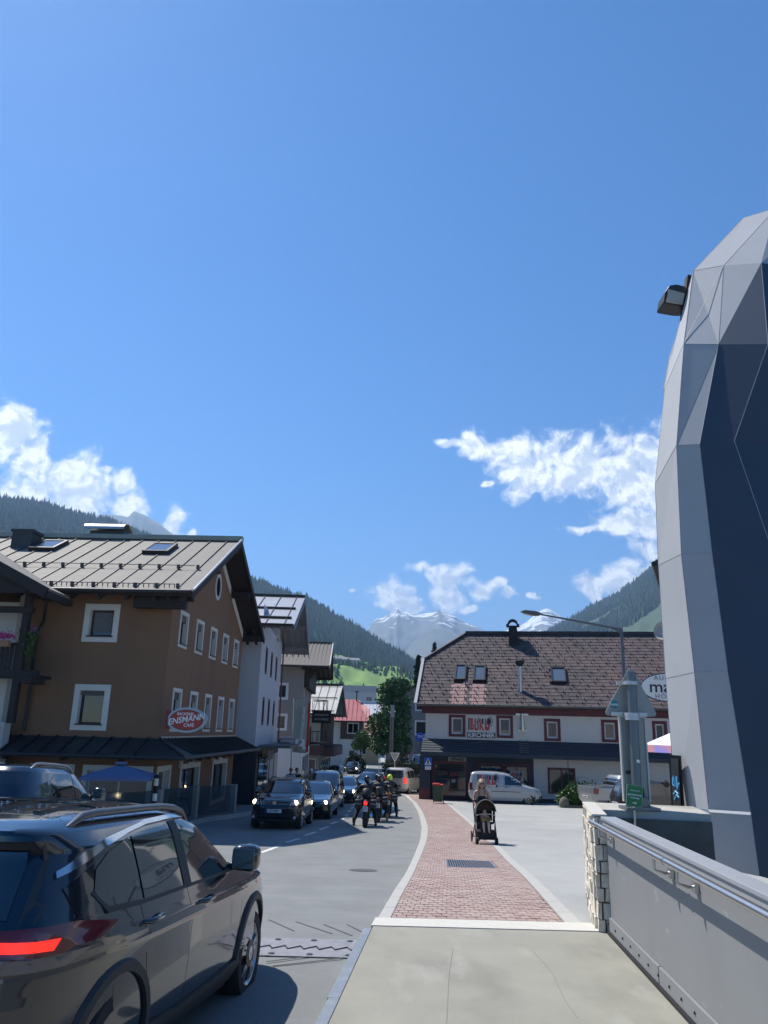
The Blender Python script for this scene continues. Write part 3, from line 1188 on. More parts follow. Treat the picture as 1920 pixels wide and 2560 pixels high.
m_metal_roof = mat('weathered_metal_roof', (.20, .185, .16), .75, metal=.08, var=.12, vscale=1.6, bump=.12, bscale=5)
wear(m_metal_roof, (.17, .145, .12), 1.3, .6, .8, (1, 1, 1), .45)
m_seam = mat('dark_seam', (.075, .065, .055), .6)
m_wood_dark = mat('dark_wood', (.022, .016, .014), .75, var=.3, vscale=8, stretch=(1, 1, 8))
m_gutter = mat('dark_gutter', (.035, .03, .03), .5, metal=.3)
m_brown = mat('brown_render', (.215, .118, .066), .92, var=.05, vscale=1.2, bump=.35, bscale=110)
wear(m_brown, (.15, .085, .052), .5, .5, .75, (1, 1, .6), .6)
wear(m_brown, (.24, .145, .095), 2.2, .55, .8, (1, 1, .18), .45)

# ================================================================== the café building
FB = Frame(*at(417, 1660, 27.0)[:2], G(30)-.15, .035)
H = -FB.o[2]


def Lz(zw):
    return zw+H


cafe = empty('cafe_building', tuple(FB.o), FB.rz, 'brown rendered café building with metal gable roof and oval red sign', 'building')
L1, W1 = 11.9, 5.15
_, zr_ = FB.onx(606, 1352, .95)
ridge_y, _ = FB.onx(606, 1352, .95)
_, ze_ = FB.onx(482, 1472, .95)
ridge_y = L1/2
zr_ = Lz(7.9)
ze_ = Lz(4.42)
ov, go = 1.0, .95
slope = (zr_-ze_)/(ridge_y+ov)
zwall = ze_+slope*ov-.15
UX, NX = (0, 1), (1, 0)       # street wall: along +y, facing +x
UY, NY = (-1, 0), (0, -1)     # front wall: along -x, facing -y
# window rectangles measured from the photograph
ups, lows = [], []
for (a, b_, c, d_) in ((403, 728, 487, 1115), (562, 757, 633, 1170), (705, 840, 768, 1218), (828, 906, 885, 1265), (930, 1006, 978, 1298)):
    s = 3.949
    y0, z0 = FB.onx(350+a/s, 1340+b_/s, 0)
    y1, z1 = FB.onx(350+(c-(c-a)*.12)/s, 1340+d_/s, 0)
    ups.append((y0, y1))
ups = [(1.15+2.13*k, 1.15+2.13*k+1.08) for k in range(5)]
y0a = FB.onx(350+403/3.949, 1340+728/3.949, 0)[0]
y0e = FB.onx(350+930/3.949, 1340+1006/3.949, 0)[0]
y1e = FB.onx(350+978/3.949, 1340+1035/3.949, 0)[0]
wcol = [(y0a+(y0e-y0a)*k/4) for k in range(5)]
ww = (y1e-y0e)
uz1 = FB.onx(350+403/3.949, 1340+728/3.949, 0)[1]
uz0 = FB.onx(350+370/3.949, 1340+1090/3.949, 0)[1]
lz1 = FB.onx(350+322/3.949, 1340+1495/3.949, 0)[1]
lz0 = FB.onx(350+278/3.949, 1340+1932/3.949, 0)[1]
sr = .13
holes = []
for y in wcol:
    holes.append((y+sr, y+ww-sr, uz0+sr, uz1-sr))
    holes.append((y+sr, y+ww-sr, lz0+sr, lz1-sr))
# ground floor openings on the street wall
d1 = FB.rx(350+490/4.74, 1760+770/4.74, 350+695/4.74, 1760+745/4.74)
d1 = (d1[0], d1[1], .35, FB.onx(350+495/4.74, 1760+770/4.74, 0)[1])
d2a = FB.onx(350+868/4.74, 1760+715/4.74, 0)
d2b = FB.onx(350+1020/4.74, 1760+690/4.74, 0)
d2 = (d2a[0], d2b[0], .35, d2a[1])
c1 = FB.onx(350+345/4.74, 1760+800/4.74, 0)
shopw = (.25, c1[0], .8, d1[3]+.05)
holes += [shopw, d1, d2]
fr = []
for (u0, v0, u1, v1) in ((213.2, 1509.3, 291.6, 1606), (188.3, 1710, 264, 1827)):
    r_ = FB.ry(u0, v0, u1, v1)
    fr.append(r_)
fw_ = [(-fr[0][1], -fr[0][0], fr[0][2], fr[0][3]), (-fr[1][1]+.02, -fr[1][0]+.02, fr[1][2], fr[1][3])]
fw_[0] = (fw_[0][0], fw_[0][0]+1.25, fw_[0][2], fw_[0][3])
fw_[1] = (fw_[0][0], fw_[0][0]+1.25, fw_[1][2], fw_[1][3])
fh = [(a+.2, b_-.2, c+.2, d_-.2) for a, b_, c, d_ in fw_]
fh.append((.25, 2.3, .8, shopw[3]))
fh.append((2.9, 4.1, .8, shopw[3]))
b = MB()
wall(b, (0, 0), UX, NX, L1, -.4, zwall, holes, .25, top=zr_-.2)
wall(b, (0, 0), UY, NY, 12.0, -.4, zwall, fh, .25)
b.face([(0, L1, -.4), (-12, L1, -.4), (-12, L1, zwall), (0, L1, zwall)])
b.build('wall', m_brown, cafe, fix=False)
m_sill = mat('dark_sill', (.04, .03, .028), .5, metal=.2)
for i, y in enumerate(wcol):
    for (z0, z1) in ((uz0, uz1), (lz0, lz1)):
        window(cafe, (0, 0), UX, NX, y+sr, y+ww-sr, z0+sr, z1-sr, surround=sr, sill=m_sill, box=.26, depth=.25)
window(cafe, (0, 0), UY, NY, *fh[0], surround=.2, sill=m_sill, depth=.25, curtain=.75)
window(cafe, (0, 0), UY, NY, *fh[1], surround=.2, sill=m_sill, depth=.25, box=.16, glass=m_glass)
for h in fh[2:]:
    window(cafe, (0, 0), UY, NY, *h, surround=.16, depth=.25, glass=m_glass_pale, frame=m_trim, name='shop_window')
window(cafe, (0, 0), UX, NX, *shopw, surround=.16, depth=.25, glass=m_glass_pale, frame=m_trim, name='shop_window')
for k, d_ in enumerate((d1, d2)):
    f = window(cafe, (0, 0), UX, NX, *d_, surround=.17, depth=.25, fw=.09, mull=1, name='door', box=0)
    # pointed ornament above the lintel
    b = MB()
    ym = (d_[0]+d_[1])/2
    zt = d_[3]+.17
    b.prism([(.005, ym-.42, zt), (.005, ym-.2, zt+.14), (.005, ym-.1, zt+.36), (.005, ym, zt+.44), (.005, ym+.1, zt+.36), (.005, ym+.2, zt+.14), (.005, ym+.42, zt)], (.035, 0, 0))
    b.build('ornament', m_trim, f)
# lit wall lamps beside the doors
for y in (d1[0]-.35, d2[0]-.35):
    b = MB()
    b.box(.004, .12, y-.09, y+.09, 1.9, 2.25)
    b.build('wall_lamp', m_trim, cafe, bevel=.02)
# round gable window
yo, zo = FB.onx(350+770/3.949, 1340+503/3.949, 0)
b = MB()
ring = []
for k in range(28):
    a = 2*PI*k/28
    ring.append((math.cos(a), math.sin(a)))
vs, fs = [], []
for k, (c_, s_) in enumerate(ring):
    for rr, xx in ((.56, .004), (.56, .04), (.42, .04), (.42, -.12)):
        vs.append((xx, yo+c_*rr*.9, zo+s_*rr*1.05))
for k in range(28):
    k2 = (k+1) % 28
    for q in range(3):
        fs.append((k*4+q, k*4+q+1, k2*4+q+1, k2*4+q))
ow = b.mesh(vs, fs).build('round_window', m_trim, cafe, smooth=40)
b = MB()
b.prism([(.012, yo+c_*.41*.9, zo+s_*.41*1.05) for c_, s_ in ring], (.006, 0, 0))
b.build('pane', m_glass, ow)
# cream band following the gable under the far verge
b = MB()
for t0, t1 in ((.12, .42), (.5, .98)):
    q = lambda t, o: (.006, ridge_y+(L1-ridge_y)*t, zr_-.35-(zr_-.2-zwall)*t-o)
    b.prism([q(t0, .0), q(t1, .0), q(t1, .34), q(t0, .34)], (.03, 0, 0))
b.build('gable_band', m_trim, cafe)
# roof with standing seams, underside boards, verge boards
XL = -19.0
th = .18
b = MB()
slab_roof(b, (go, -ov, ze_), (XL, -ov, ze_), (XL, ridge_y, zr_), (go, ridge_y, zr_), .07)
slab_roof(b, (go, L1+ov, ze_), (XL, L1+ov, ze_), (XL, ridge_y, zr_), (go, ridge_y, zr_), .07)
roof = b.build('roof', m_metal_roof, cafe)
sy = Vector((0, ridge_y+ov, zr_-ze_)).normalized()
nn_ = Vector((0, -sy.z, sy.y))
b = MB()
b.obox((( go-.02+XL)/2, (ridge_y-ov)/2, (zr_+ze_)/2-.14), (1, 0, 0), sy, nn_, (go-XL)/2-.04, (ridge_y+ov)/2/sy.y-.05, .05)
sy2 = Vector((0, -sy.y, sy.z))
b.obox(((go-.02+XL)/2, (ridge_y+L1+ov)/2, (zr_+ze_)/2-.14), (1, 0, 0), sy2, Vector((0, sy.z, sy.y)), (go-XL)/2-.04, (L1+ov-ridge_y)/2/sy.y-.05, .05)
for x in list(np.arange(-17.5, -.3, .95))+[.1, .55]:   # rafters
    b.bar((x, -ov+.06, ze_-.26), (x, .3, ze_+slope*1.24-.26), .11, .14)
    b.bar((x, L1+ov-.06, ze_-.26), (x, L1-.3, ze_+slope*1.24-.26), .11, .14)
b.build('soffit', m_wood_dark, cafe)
b = MB()
b.bar((go-.02, -ov, ze_-.12), (go-.02, ridge_y, zr_-.12), .05, .26)
b.bar((go-.02, L1+ov, ze_-.12), (go-.02, ridge_y, zr_-.12), .05, .26)
for y in (-.35, ridge_y*.5, ridge_y, ridge_y*1.5, L1+.3):      # purlin heads under the overhang
    z = zr_-abs(y-ridge_y)*slope-.42
    b.box(-.3, go-.12, y-.11, y+.11, z-.14, z+.14)
b.build('verge_board', m_wood_dark, cafe)
b = MB()
b.box(-1.2, .62, -.62, -.28, ze_-.52, ze_-.1)
b.build('corner_beam', m_wood_dark, cafe, bevel=.04)
k = 0
seam_x = [go-.62-.74*i for i in range(25)]
for x in seam_x:
    b = MB()
    b.bar((x, -ov+.02, ze_+.02), (x, ridge_y-.03, zr_+.015), .03, .045)
    b.build('standing_seam', m_seam, cafe)
b = MB()
b.box(XL, go+.03, ridge_y-.16, ridge_y+.16, zr_-.02, zr_+.2)
b.build('ridge_cap', mat('ridge_metal', (.3, .29, .24), .45, metal=.5, var=.2, vscale=1), cafe, bevel=.03)
b = MB()
zz = lambda y: ze_+(y+ov)*slope
for y in (-.72, 1.55):
    b.bar((go-.75, y, zz(y)+.16), (XL+4, y, zz(y)+.16), .022, .022)
    for x in seam_x[:20]:
        b.box(x-.05, x+.05, y-.05, y+.05, zz(y)+.02, zz(y)+.18)
for x in np.arange(XL+5, go-.6, .18):
    b.box(x-.012, x+.012, -.74, -.71, zz(-.72)+.03, zz(-.72)+.17)
b.build('snow_guard', m_seam, cafe)
b = MB()
b.tube([(go-.05, -ov-.07, ze_-.02), (-9.4, -ov-.07, ze_-.05)], .085, 10)
b.build('gutter', m_gutter, cafe, smooth=50)
m_edge = mat('light_eave_flashing', (.5, .5, .52), .35, metal=.7)
b = MB()
b.box(-9.2, go-.02, -ov-.045, -ov-.02, ze_+.02, ze_+.07)
b.bar((go+.015, -ov+.02, ze_+.06), (go+.015, ridge_y-.1, zr_+.06), .05, .07)
b.build('eave_flashing', m_edge, cafe)
# downpipe
xd = FB.ony(85, 1650, -.12)[0]
b = MB()
xg = FB.ony(133, 1487, -.4)[0]
b.tube([(xg, -ov, ze_-.12), (xg+.02, -ov+.1, ze_-.35), (xd+.25, -.35, ze_-1.0), (xd, -.13, ze_-1.35), (xd, -.13, Lz(-.3))], .055, 10)
b.build('downpipe', m_gutter, cafe, smooth=50)
# skylights, chimney, vent
def skylight(u, v, du, dv, name, tilt=.0):
    # centre pixel -> roof plane
    r = ray(u, v)
    o = np.array([cafe.location.x, cafe.location.y, cafe.location.z])
    n3 = FB.ex*nn_.x+FB.ey*nn_.y+np.array([0, 0, nn_.z])
    p0 = o+FB.ey*(-ov)+np.array([0, 0, ze_])
    k_ = (p0@n3)/(r@n3)
    p = r*k_-o
    c = Vector((p@FB.ex, p@FB.ey, p[2]))
    sk = MB()
    for a, w_ in ((-.48, .05), (.48, .05)):
        sk.obox(c+Vector((a, 0, 0))+nn_*.08, (1, 0, 0), sy, nn_, w_, .68, .09)
    for a in (-.66, .66):
        sk.obox(c+sy*a+nn_*.08, (1, 0, 0), sy, nn_, .53, .05, .09)
    f = sk.build('skylight', m_gutter, cafe)
    sk = MB()
    sk.obox(c+nn_*.13, (1, 0, 0), sy, nn_, .44, .61, .015)
    sk.build('pane', mat('skylight_glass', (.12, .15, .2), .05, spec=1.0), f)
    return c


skylight(123, 1368, 0, 0, 'a')
skylight(401, 1376, 0, 0, 'b')
# chimney left (dark metal box), long vent with curved cowl
xc_, zc_ = FB.ony(70, 1340, 4.6)
b = MB()
b.box(xc_-.42, xc_+.42, 4.1, 5.0, zz(4.1)-.3, FB.ony(70, 1330, 4.6)[1]-.1)
b.box(xc_-.48, xc_+.48, 4.05, 5.05, FB.ony(70, 1330, 4.6)[1]-.12, FB.ony(70, 1330, 4.6)[1])
b.build('chimney', mat('chimney_metal', (.05, .05, .052), .6, var=.2), cafe)
xv = FB.ony(275, 1330, ridge_y+.5)[0]
b = MB()
b.box(xv-.75, xv+.75, ridge_y+.15, ridge_y+.85, zr_-.2, zr_+.42)
ch = b.build('ridge_chimney', mat('chimney_metal', (.05, .05, .052), .6), cafe)
b = MB()
vs, fs = [], []
for i in range(9):
    a = PI*i/8
    for x in (xv-.95, xv+.85):
        vs.append((x, ridge_y+.5-math.cos(a)*.5, zr_+.45+math.sin(a)*.32))
for i in range(8):
    fs.append((2*i, 2*i+1, 2*i+3, 2*i+2))
b.mesh(vs, fs)
b.mesh([(x, y*.97+.015, z-.03) for x, y, z in vs], fs)
b.build('chimney_cowl', mat('bright_cowl', (.55, .53, .48), .35, metal=.7), ch, smooth=50)
# pent roof above the ground floor, seamed dark metal
m_pent = mat('pent_roof_metal', (.035, .045, .055), .42, metal=.3, var=.2, vscale=3)
pz1 = Lz(-.42)
pz0 = FB.onx(427, 1895, 1.15)[1]
pw = 1.2
b = MB()
x2 = -W1-.1
P_ = [(0.02, -.02, pz1), (0.02, L1, pz1), (pw, L1+.25, pz0), (pw, -pw, pz0), (x2-.5, -pw, pz0), (x2, -.02, pz1)]
b.face([P_[0], P_[1], P_[2], P_[3]])
b.face([P_[0], P_[3], P_[4], P_[5]])
b.face([(x, y, z-.12) for x, y, z in (P_[0], P_[3], P_[2], P_[1])])
b.face([(x, y, z-.12) for x, y, z in (P_[0], P_[5], P_[4], P_[3])])
for a, c in ((2, 3), (3, 4), (1, 2), (4, 5)):
    p, q = P_[a], P_[c]
    b.face([p, q, (q[0], q[1], q[2]-.12), (p[0], p[1], p[2]-.12)])
pent = b.build('pent_roof', m_pent, cafe, fix=False)
m_pseam = mat('pent_seam', (.02, .026, .032), .5, metal=.3)
for y in np.arange(.25, L1, .42):
    b = MB()
    b.bar((.05, y, pz1+.03), (pw-.01, y+.0, pz0+.03), .03, .05)
    b.build('roof_seam', m_pseam, pent)
for x in np.arange(-.35, x2, -.62):
    b = MB()
    b.bar((x, -.04, pz1+.03), (x-.05, -pw+.01, pz0+.03), .03, .05)
    b.build('roof_seam', m_pseam, pent)
b = MB()
b.bar((.02, -.02, pz1+.03), (pw, -pw, pz0+.03), .06, .05)
b.tube([(pw+.05, L1+.2, pz0-.05), (pw+.05, -pw-.05, pz0-.05), (x2-.5, -pw-.05, pz0-.05)], .06, 8)
b.build('pent_gutter', m_gutter, pent)
b = MB()
for y in np.arange(.6, L1, 1.2):
    b.bar((.02, y, pz0-.05), (pw-.15, y, pz0-.16), .1, .12)
for x in np.arange(-.9, x2, -1.9):
    b.bar((x, -.02, pz0-.05), (x, -pw+.15, pz0-.16), .1, .12)
b.build('bracket_row', m_wood_dark, pent, kind='stuff')
b = MB()
b.box(.03, .09, .1, L1-.1, pz1+.0, pz1+.07)
b.build('flashing', m_edge, pent)

# oval sign hung from the corner
so = FB.ony(466, 1800, -.35)
sx0, sz0 = so[0], so[1]
sg = empty('oval_sign', tuple(FB.o+FB.ex*sx0+FB.ey*(-.35)+np.array([0, 0, sz0])), FB.rz-.06, 'red oval café sign with white lettering fixed to the brown house corner', 'sign')
m_sred = mat('sign_red', (.42, .035, .02), .45)
m_sgrey = mat('sign_rim', (.42, .42, .43), .5)
m_swhite = mat('sign_white', (.75, .75, .73), .5)


def oval(mb, rx, rz_, y0, y1, n=48, bump_=None):
    pts = []
    for k in range(n):
        a = 2*PI*k/n
        q = 1.0
        if bump_:
            q = bump_(a)
        pts.append((rx*math.cos(a)*q, y0, rz_*math.sin(a)*q))
    mb.prism(pts, (0, y1-y0, 0))


sgx = .0
b = MB()
oval(b, .66, .41, .0, .12, bump_=lambda a: 1+.09*math.exp(-((a-.28)/.22)**2)+.07*math.exp(-((a-3.35)/.25)**2))
b.build('panel', m_sgrey, sg, smooth=40)
b = MB()
oval(b, .575, .335, -.012, .004)
b.build('dark_oval', mat('sign_dark_red', (.06, .012, .012), .5), sg)
b = MB()
oval(b, .55, .312, -.02, -.008)
b.build('red_oval', m_sred, sg)
text('lettering', 'BÄCKEREI', .125, m_swhite, sg, (-.05, -.024, .19), (PI/2, 0, 0), .003, bold=.002)
text('lettering', 'ENSMANN', .27, m_swhite, sg, (0.0, -.026, .02), (PI/2, -.17, 0), .004, shear=.25, bold=.006, sx_=.98)
text('lettering', 'CAFÉ', .15, m_swhite, sg, (.1, -.024, -.17), (PI/2, 0, 0), .003, bold=.003)
b = MB()
b.box(-.72, -.64, -.02, .3, -.3, .3)
b.box(-.72, .3, .1, .16, -.05, .05)
b.build('bracket', mat('bracket_red', (.2, .02, .02), .5), sg)

# timber balcony house joined on the left
tb = empty('timber_balcony_house', tuple(FB.o+FB.ex*(-W1-.05)), FB.rz, 'white house with a dark timber balcony and gable at the left edge', 'building')
m_white = mat('white_render', (.55, .54, .51), .9, var=.05, vscale=2, bump=.25, bscale=90)
b = MB()
tw = (1.55, 3.2, 1.6, 3.0)
wall(b, (0, -.55), UY, NY, 9, -.4, Lz(4.0), [(1.0, 2.6, Lz(-.35), Lz(1.3))], .2)
b.face([(0, -.55, -.4), (0, 3, -.4), (0, 3, ze_+.4), (0, -.55, ze_+.0)])
b.build('wall', m_white, tb, fix=False)
b = MB()
b.box(-1.6, .35, -1.0, -.56, -.4, Lz(-.02))
b.box(-9, .2, -1.3, -.58, -.4, Lz(-.1))
b.build('lower_wall', m_white, tb)
window(tb, (0, -.55), UY, NY, 1.0, 2.6, Lz(-.35), Lz(1.3), surround=.1, smat=m_wood_dark, depth=.2, glass=m_glass_pale)
b = MB()
yb = -1.55
tsx = FB.ony(58, 1600, -1.55)[0]+W1+.05+1.02
for x in (-1.02, -3.6, -6.2):
    b.box(x-.11, x+.11, yb-.1, yb+.12, Lz(-.05), Lz(4.3))
b.box(-9, -.35, yb-.12, yb+.1, Lz(1.35), Lz(1.62))
b.box(-9, -.8, yb-.12, yb+.1, Lz(3.5), Lz(3.7))
b.box(-9, -.35, yb, -.56, Lz(1.40), Lz(1.5))
b.box(-.75, -.35, -2.0, -1.0, Lz(1.2), Lz(1.4))
b.build('timber_frame', m_wood_dark, tb, bevel=.012, loc=(tsx, 0, 0))
for x in np.arange(-7.8, -1.15, .16):
    b = MB()
    b.box(x, x+.13, yb-.03, yb, Lz(1.6), Lz(2.42))
    b.build('balcony_board', m_wood_dark, tb, loc=(tsx, 0, 0))
b = MB()
b.box(-9, -1.0, yb-.07, yb+.04, Lz(2.42), Lz(2.5))
b.build('handrail', m_wood_dark, tb, bevel=.01, loc=(tsx, 0, 0))
# its gable roof, ridge towards the camera
b = MB()
xe, ze2 = FB.ony(118, 1470, -2.7)[0]+W1+.05, FB.ony(118, 1470, -2.7)[1]
xr, zr2 = xe-5.8, ze2+2.85
yf = -2.7
slab_roof(b, (xe, yf, ze2), (xe, -.9, ze2), (xr, -.4+4, zr2), (xr, yf, zr2), .1)
slab_roof(b, (2*xr-xe, yf, ze2), (2*xr-xe, 0, ze2), (xr, 3.6, zr2), (xr, yf, zr2), .1)
b.build('roof', m_metal_roof, tb)
b = MB()
b.bar((xe, yf-.03, ze2-.16), (xr, yf-.03, zr2-.16), .08, .34)
b.bar((2*xr-xe, yf-.03, ze2-.16), (xr, yf-.03, zr2-.16), .08, .34)
b.bar((xe-.05, yf, ze2-.2), (xe-.05, -.8, ze2-.2), .2, .2)
b.bar((xe-.9, yf+.3, ze2+.02), (xe-.9, -.5, ze2+.02), .2, .24)
b.face([(xe-.2, yf+.35, ze2-.12), (xr, yf+.35, zr2-.2), (2*xr-xe, yf+.35, ze2-.12), (2*xr-xe, -.6, ze2-.12), (xr, -.6, zr2-.2), (xe-.2, -.6, ze2-.12)][:3])
b.face([(xe-.1, yf+.1, ze2-.14), (xr, yf+.1, zr2-.14), (xr, -.6, zr2-.14), (xe-.1, -.6, ze2-.14)])
b.build('verge_board', m_wood_dark, tb)
# flower boxes: pink on the balcony, trailing green at its end
m_leaf = island_var(mat('leaf_green', (.055, .12, .025), .5, var=.4, vscale=3, spec=.35), .4)
m_pink = mat('petunia_pink', (.55, .04, .22), .7, var=.3, vscale=9)


def foliage_quads(n, fn, size, seed):
    rnd = np.random.RandomState(seed)
    P = np.array([fn(rnd) for _ in range(n)])
    Rm = rnd.randn(n, 3, 3)
    q, _ = np.linalg.qr(Rm)
    return P, size*(.6+.8*rnd.rand(n)), q


LEAF_V = [(0, 0, 0), (.35, .5, .08), (0, 1, 0), (-.35, .5, .08)]
LEAF_F = [(0, 1, 2, 3)]
fx, fz = FB.ony(12, 1600, -1.8)
pk = empty('flower_box', tuple(FB.o+FB.ex*fx+FB.ey*(-1.85)+np.array([0, 0, fz])), FB.rz, 'flower box of bright pink petunias on the dark balcony', 'flower box')
b = MB()
b.box(-.45, .2, -.1, .1, -.22, -.02)
b.build('planter', mat('terracotta', (.3, .15, .09), .8), pk, bevel=.01)
P, s, q = foliage_quads(350, lambda r: (r.uniform(-.5, .3), r.normal()*.1, .06+abs(r.normal())*.09), .07, 5)
mass('blooms', LEAF_V, LEAF_F, P, s, q, m_pink, parent=pk)
fx, fz = FB.ony(70, 1580, -1.5)
pk = empty('trailing_plant', tuple(FB.o+FB.ex*fx+FB.ey*(-1.4)+np.array([0, 0, fz])), FB.rz, 'trailing green plant hanging by the white wall at the balcony end', 'plant')
b = MB()
b.lathe((0, 0, -.05), (0, 0, 1), [(.1, -.12), (.15, .05)], 12)
b.build('pot', mat('dark_pot', (.05, .04, .04), .7), pk)
P, s, q = foliage_quads(600, lambda r: (r.normal()*.12, r.normal()*.1, .1-abs(r.normal())*.55), .09, 6)
mass('foliage', LEAF_V, LEAF_F, P, s, q, m_leaf, parent=pk)
P, s, q = foliage_quads(160, lambda r: (r.normal()*.14, r.normal()*.1, .1+r.normal()*.07), .06, 8)
mass('blossoms', LEAF_V, LEAF_F, P, s, q, mat('petunia_lilac', (.3, .12, .3), .7), parent=pk)
# blue café parasol
gp_ = at(301, 1925, 24.6)
zg = G(24.6)+.01
pu = empty('cafe_parasol', (gp_[0], 24.6, zg), .2, 'blue square café parasol open in front of the brown café', 'parasol')
zt_ = at(300, 1910, 24.6)[2]-zg
m_para = mat('parasol_blue', (.10, .15, .27), .85, var=.08, vscale=5)
b = MB()
hw_ = 1.0
ze3 = zt_-.33
cn = [(-hw_, -hw_), (hw_, -hw_), (hw_, hw_), (-hw_, hw_)]
for k in range(4):
    p, q_ = cn[k], cn[(k+1) % 4]
    for j in range(4):
        f0, f1 = j/4, (j+1)/4
        for s0 in (0, .5):
            A = [p[0]+(q_[0]-p[0])*s0, p[1]+(q_[1]-p[1])*s0]
            B = [p[0]+(q_[0]-p[0])*(s0+.5), p[1]+(q_[1]-p[1])*(s0+.5)]
            zz_ = lambda f, c: zt_-(zt_-ze3)*f-(.05*f if c else 0)
            b.face([(A[0]*f0, A[1]*f0, zz_(f0, s0 == .5)), (A[0]*f1, A[1]*f1, zz_(f1, s0 == .5)), (B[0]*f1, B[1]*f1, zz_(f1, s0 == 0)), (B[0]*f0, B[1]*f0, zz_(f0, s0 == 0))])
    b.face([(p[0], p[1], ze3), (q_[0], q_[1], ze3), (q_[0]*.99, q_[1]*.99, ze3-.1), (p[0]*.99, p[1]*.99, ze3-.1)])
b.build('canopy', m_para, pu, fix=False)
b = MB()
b.prism([(-.16, -.16, zt_+.0), (.16, -.16, zt_), (.16, .16, zt_), (-.16, .16, zt_)], (0, 0, .06))
b.build('cap', m_para, pu)
b = MB()
b.tube([(0, 0, 0), (0, 0, zt_)], .03, 10)
b.build('pole', mat('pale_pole', (.5, .47, .4), .5), pu)
b = MB()
b.box(-.35, .35, -.35, .35, 0, .08)
b.build('base', m_conc, pu)
b = MB()
for p in cn:
    b.bar((0, 0, zt_-.06), (p[0], p[1], ze3-.02), .02, .03)
b.build('ribs', m_gutter, pu)
# glass balustrade with stone posts at the terrace edge
gl = empty('glass_balustrade', (0, 0, 0), 0, 'low glass balustrade with pale stone posts in front of the café', 'balustrade')
m_balg = mat('balustrade_glass', (.06, .09, .11), .08, spec=.8, alpha=.55)
m_post = mat('post_stone', (.26, .26, .24), .85, var=.1, bump=.3)
for (y0, y1) in ((23, 26.2), (26.7, 30.2), (30.7, 33.6)):
    x0, x1 = kerb_l(y0)-.5, kerb_l(y1)-.5
    b = MB()
    b.obox(((x0+x1)/2, (y0+y1)/2, G((y0+y1)/2)+.6), (x1-x0, y1-y0, G(y1)-G(y0)), (1, 0, 0), (0, 0, 1), (y1-y0)/2, .008, .5)
    b.build('glass_panel', m_balg, gl)
for y in (22.8, 26.45, 30.45, 33.9):
    x = kerb_l(y)-.5
    b = MB()
    b.box(x-.13, x+.13, y-.22, y+.22, G(y)-.1, G(y)+1.12)
    b.build('post', m_post, gl, bevel=.015)
# black and white banded bollard lamp and the red notice seen in the terrace
p = at(390, 1960, 25.0)
bl = empty('banded_post', (p[0], 25, G(25)), 0, 'black and white banded post on the café terrace', 'post')
zt_ = at(390, 1945, 25)[2]-G(25)
for k in range(8):
    b = MB()
    b.lathe((0, 0, zt_-.22*(k+1)), (0, 0, 1), [(.07, 0), (.07, .21)], 12)
    b.build('band', m_dark if k % 2 else m_swhite, bl)
b = MB()
b.lathe((0, 0, zt_), (0, 0, 1), [(.17, 0), (.05, .1)], 12)
b.build('cap', m_dark, bl)
b = MB()
b.lathe((0, 0, 0), (0, 0, 1), [(.16, 0), (.16, zt_-1.6)], 12)
b.build('base', m_dark, bl)

# ================================================================== street houses on the left
def gable_house(name, label, X0, Y0, dx, zg, L, Wd, zr, ze, ov, go, m_wall, m_roof, m_under, street=(), front=(), th=.12, seams=0, seam_m=None, wall_go=None, lower=None, purlins=True):
    """gable faces the street (+x), ridge runs away to the left; zr, ze: ridge and eave-edge height in the world"""
    fr_ = Frame(X0, Y0, zg, dx)
    t = empty(name, tuple(fr_.o), fr_.rz, label, 'building')
    zr, ze = zr-zg, ze-zg
    ry = L/2
    sl = (zr-ze)/(ry+ov)
    zw = ze+sl*ov-.12
    b = MB()
    sh_ = [(s[0], s[1], s[2], s[3]) for s in street]
    fh_ = [(s[0], s[1], s[2], s[3]) for s in front]
    wall(b, (0, 0), UX, NX, L, -.5, zw, sh_, .22, top=zr-.16)
    wall(b, (0, 0), UY, NY, Wd, -.5, zw, fh_, .22)
    b.face([(0, L, -.5), (-Wd, L, -.5), (-Wd, L, zw), (0, L, zw)])
    b.build('wall', m_wall, t, fix=False)
    for s in street:
        window(t, (0, 0), UX, NX, *s[:4], **(s[4] if len(s) > 4 else {}))
    for s in front:
        window(t, (0, 0), UY, NY, *s[:4], **(s[4] if len(s) > 4 else {}))
    b = MB()
    slab_roof(b, (go, -ov, ze), (-Wd-.5, -ov, ze), (-Wd-.5, ry, zr), (go, ry, zr), th)
    slab_roof(b, (go, L+ov, ze), (-Wd-.5, L+ov, ze), (-Wd-.5, ry, zr), (go, ry, zr), th)
    rf = b.build('roof', m_roof, t)
    b = MB()
    for yy, s in ((-ov, 1), (L+ov, -1)):
        b.bar((go+.01, yy, ze-th-.1), (go+.01, ry, zr-th-.1), .05, .24)
    if purlins:
        for y in (-.1, ry*.5, ry, ry*1.5, L+.1):
            z = zr-abs(y-ry)*sl-th-.3
            b.box(-.2, go-.1, y-.09, y+.09, z-.11, z+.11)
        for x in np.arange(.25, go-.1, .4):
            b.bar((x, -ov+.05, ze-th-.1), (x, ry, zr-th-.1), .08, .12)
            b.bar((x, L+ov-.05, ze-th-.1), (x, ry, zr-th-.1), .08, .12)
    b.build('soffit', m_under, t)
    if seams:
        for x in np.arange(go-.5, -Wd, -seams):
            b = MB()
            b.bar((x, -ov+.02, ze+.03), (x, ry, zr+.03), .035, .05)
            b.build('standing_seam', seam_m or m_seam, rf)
    b = MB()
    b.box(-Wd-.4, go, ry-.13, ry+.13, zr-.03, zr+.13)
    b.build('ridge_cap', seam_m or m_gutter, rf)
    b = MB()
    b.tube([(go-.05, -ov-.06, ze-.04), (-Wd, -ov-.06, ze-.04)], .07, 8)
    b.build('gutter', m_gutter, rf)
    return t, fr_, zw, sl, ry


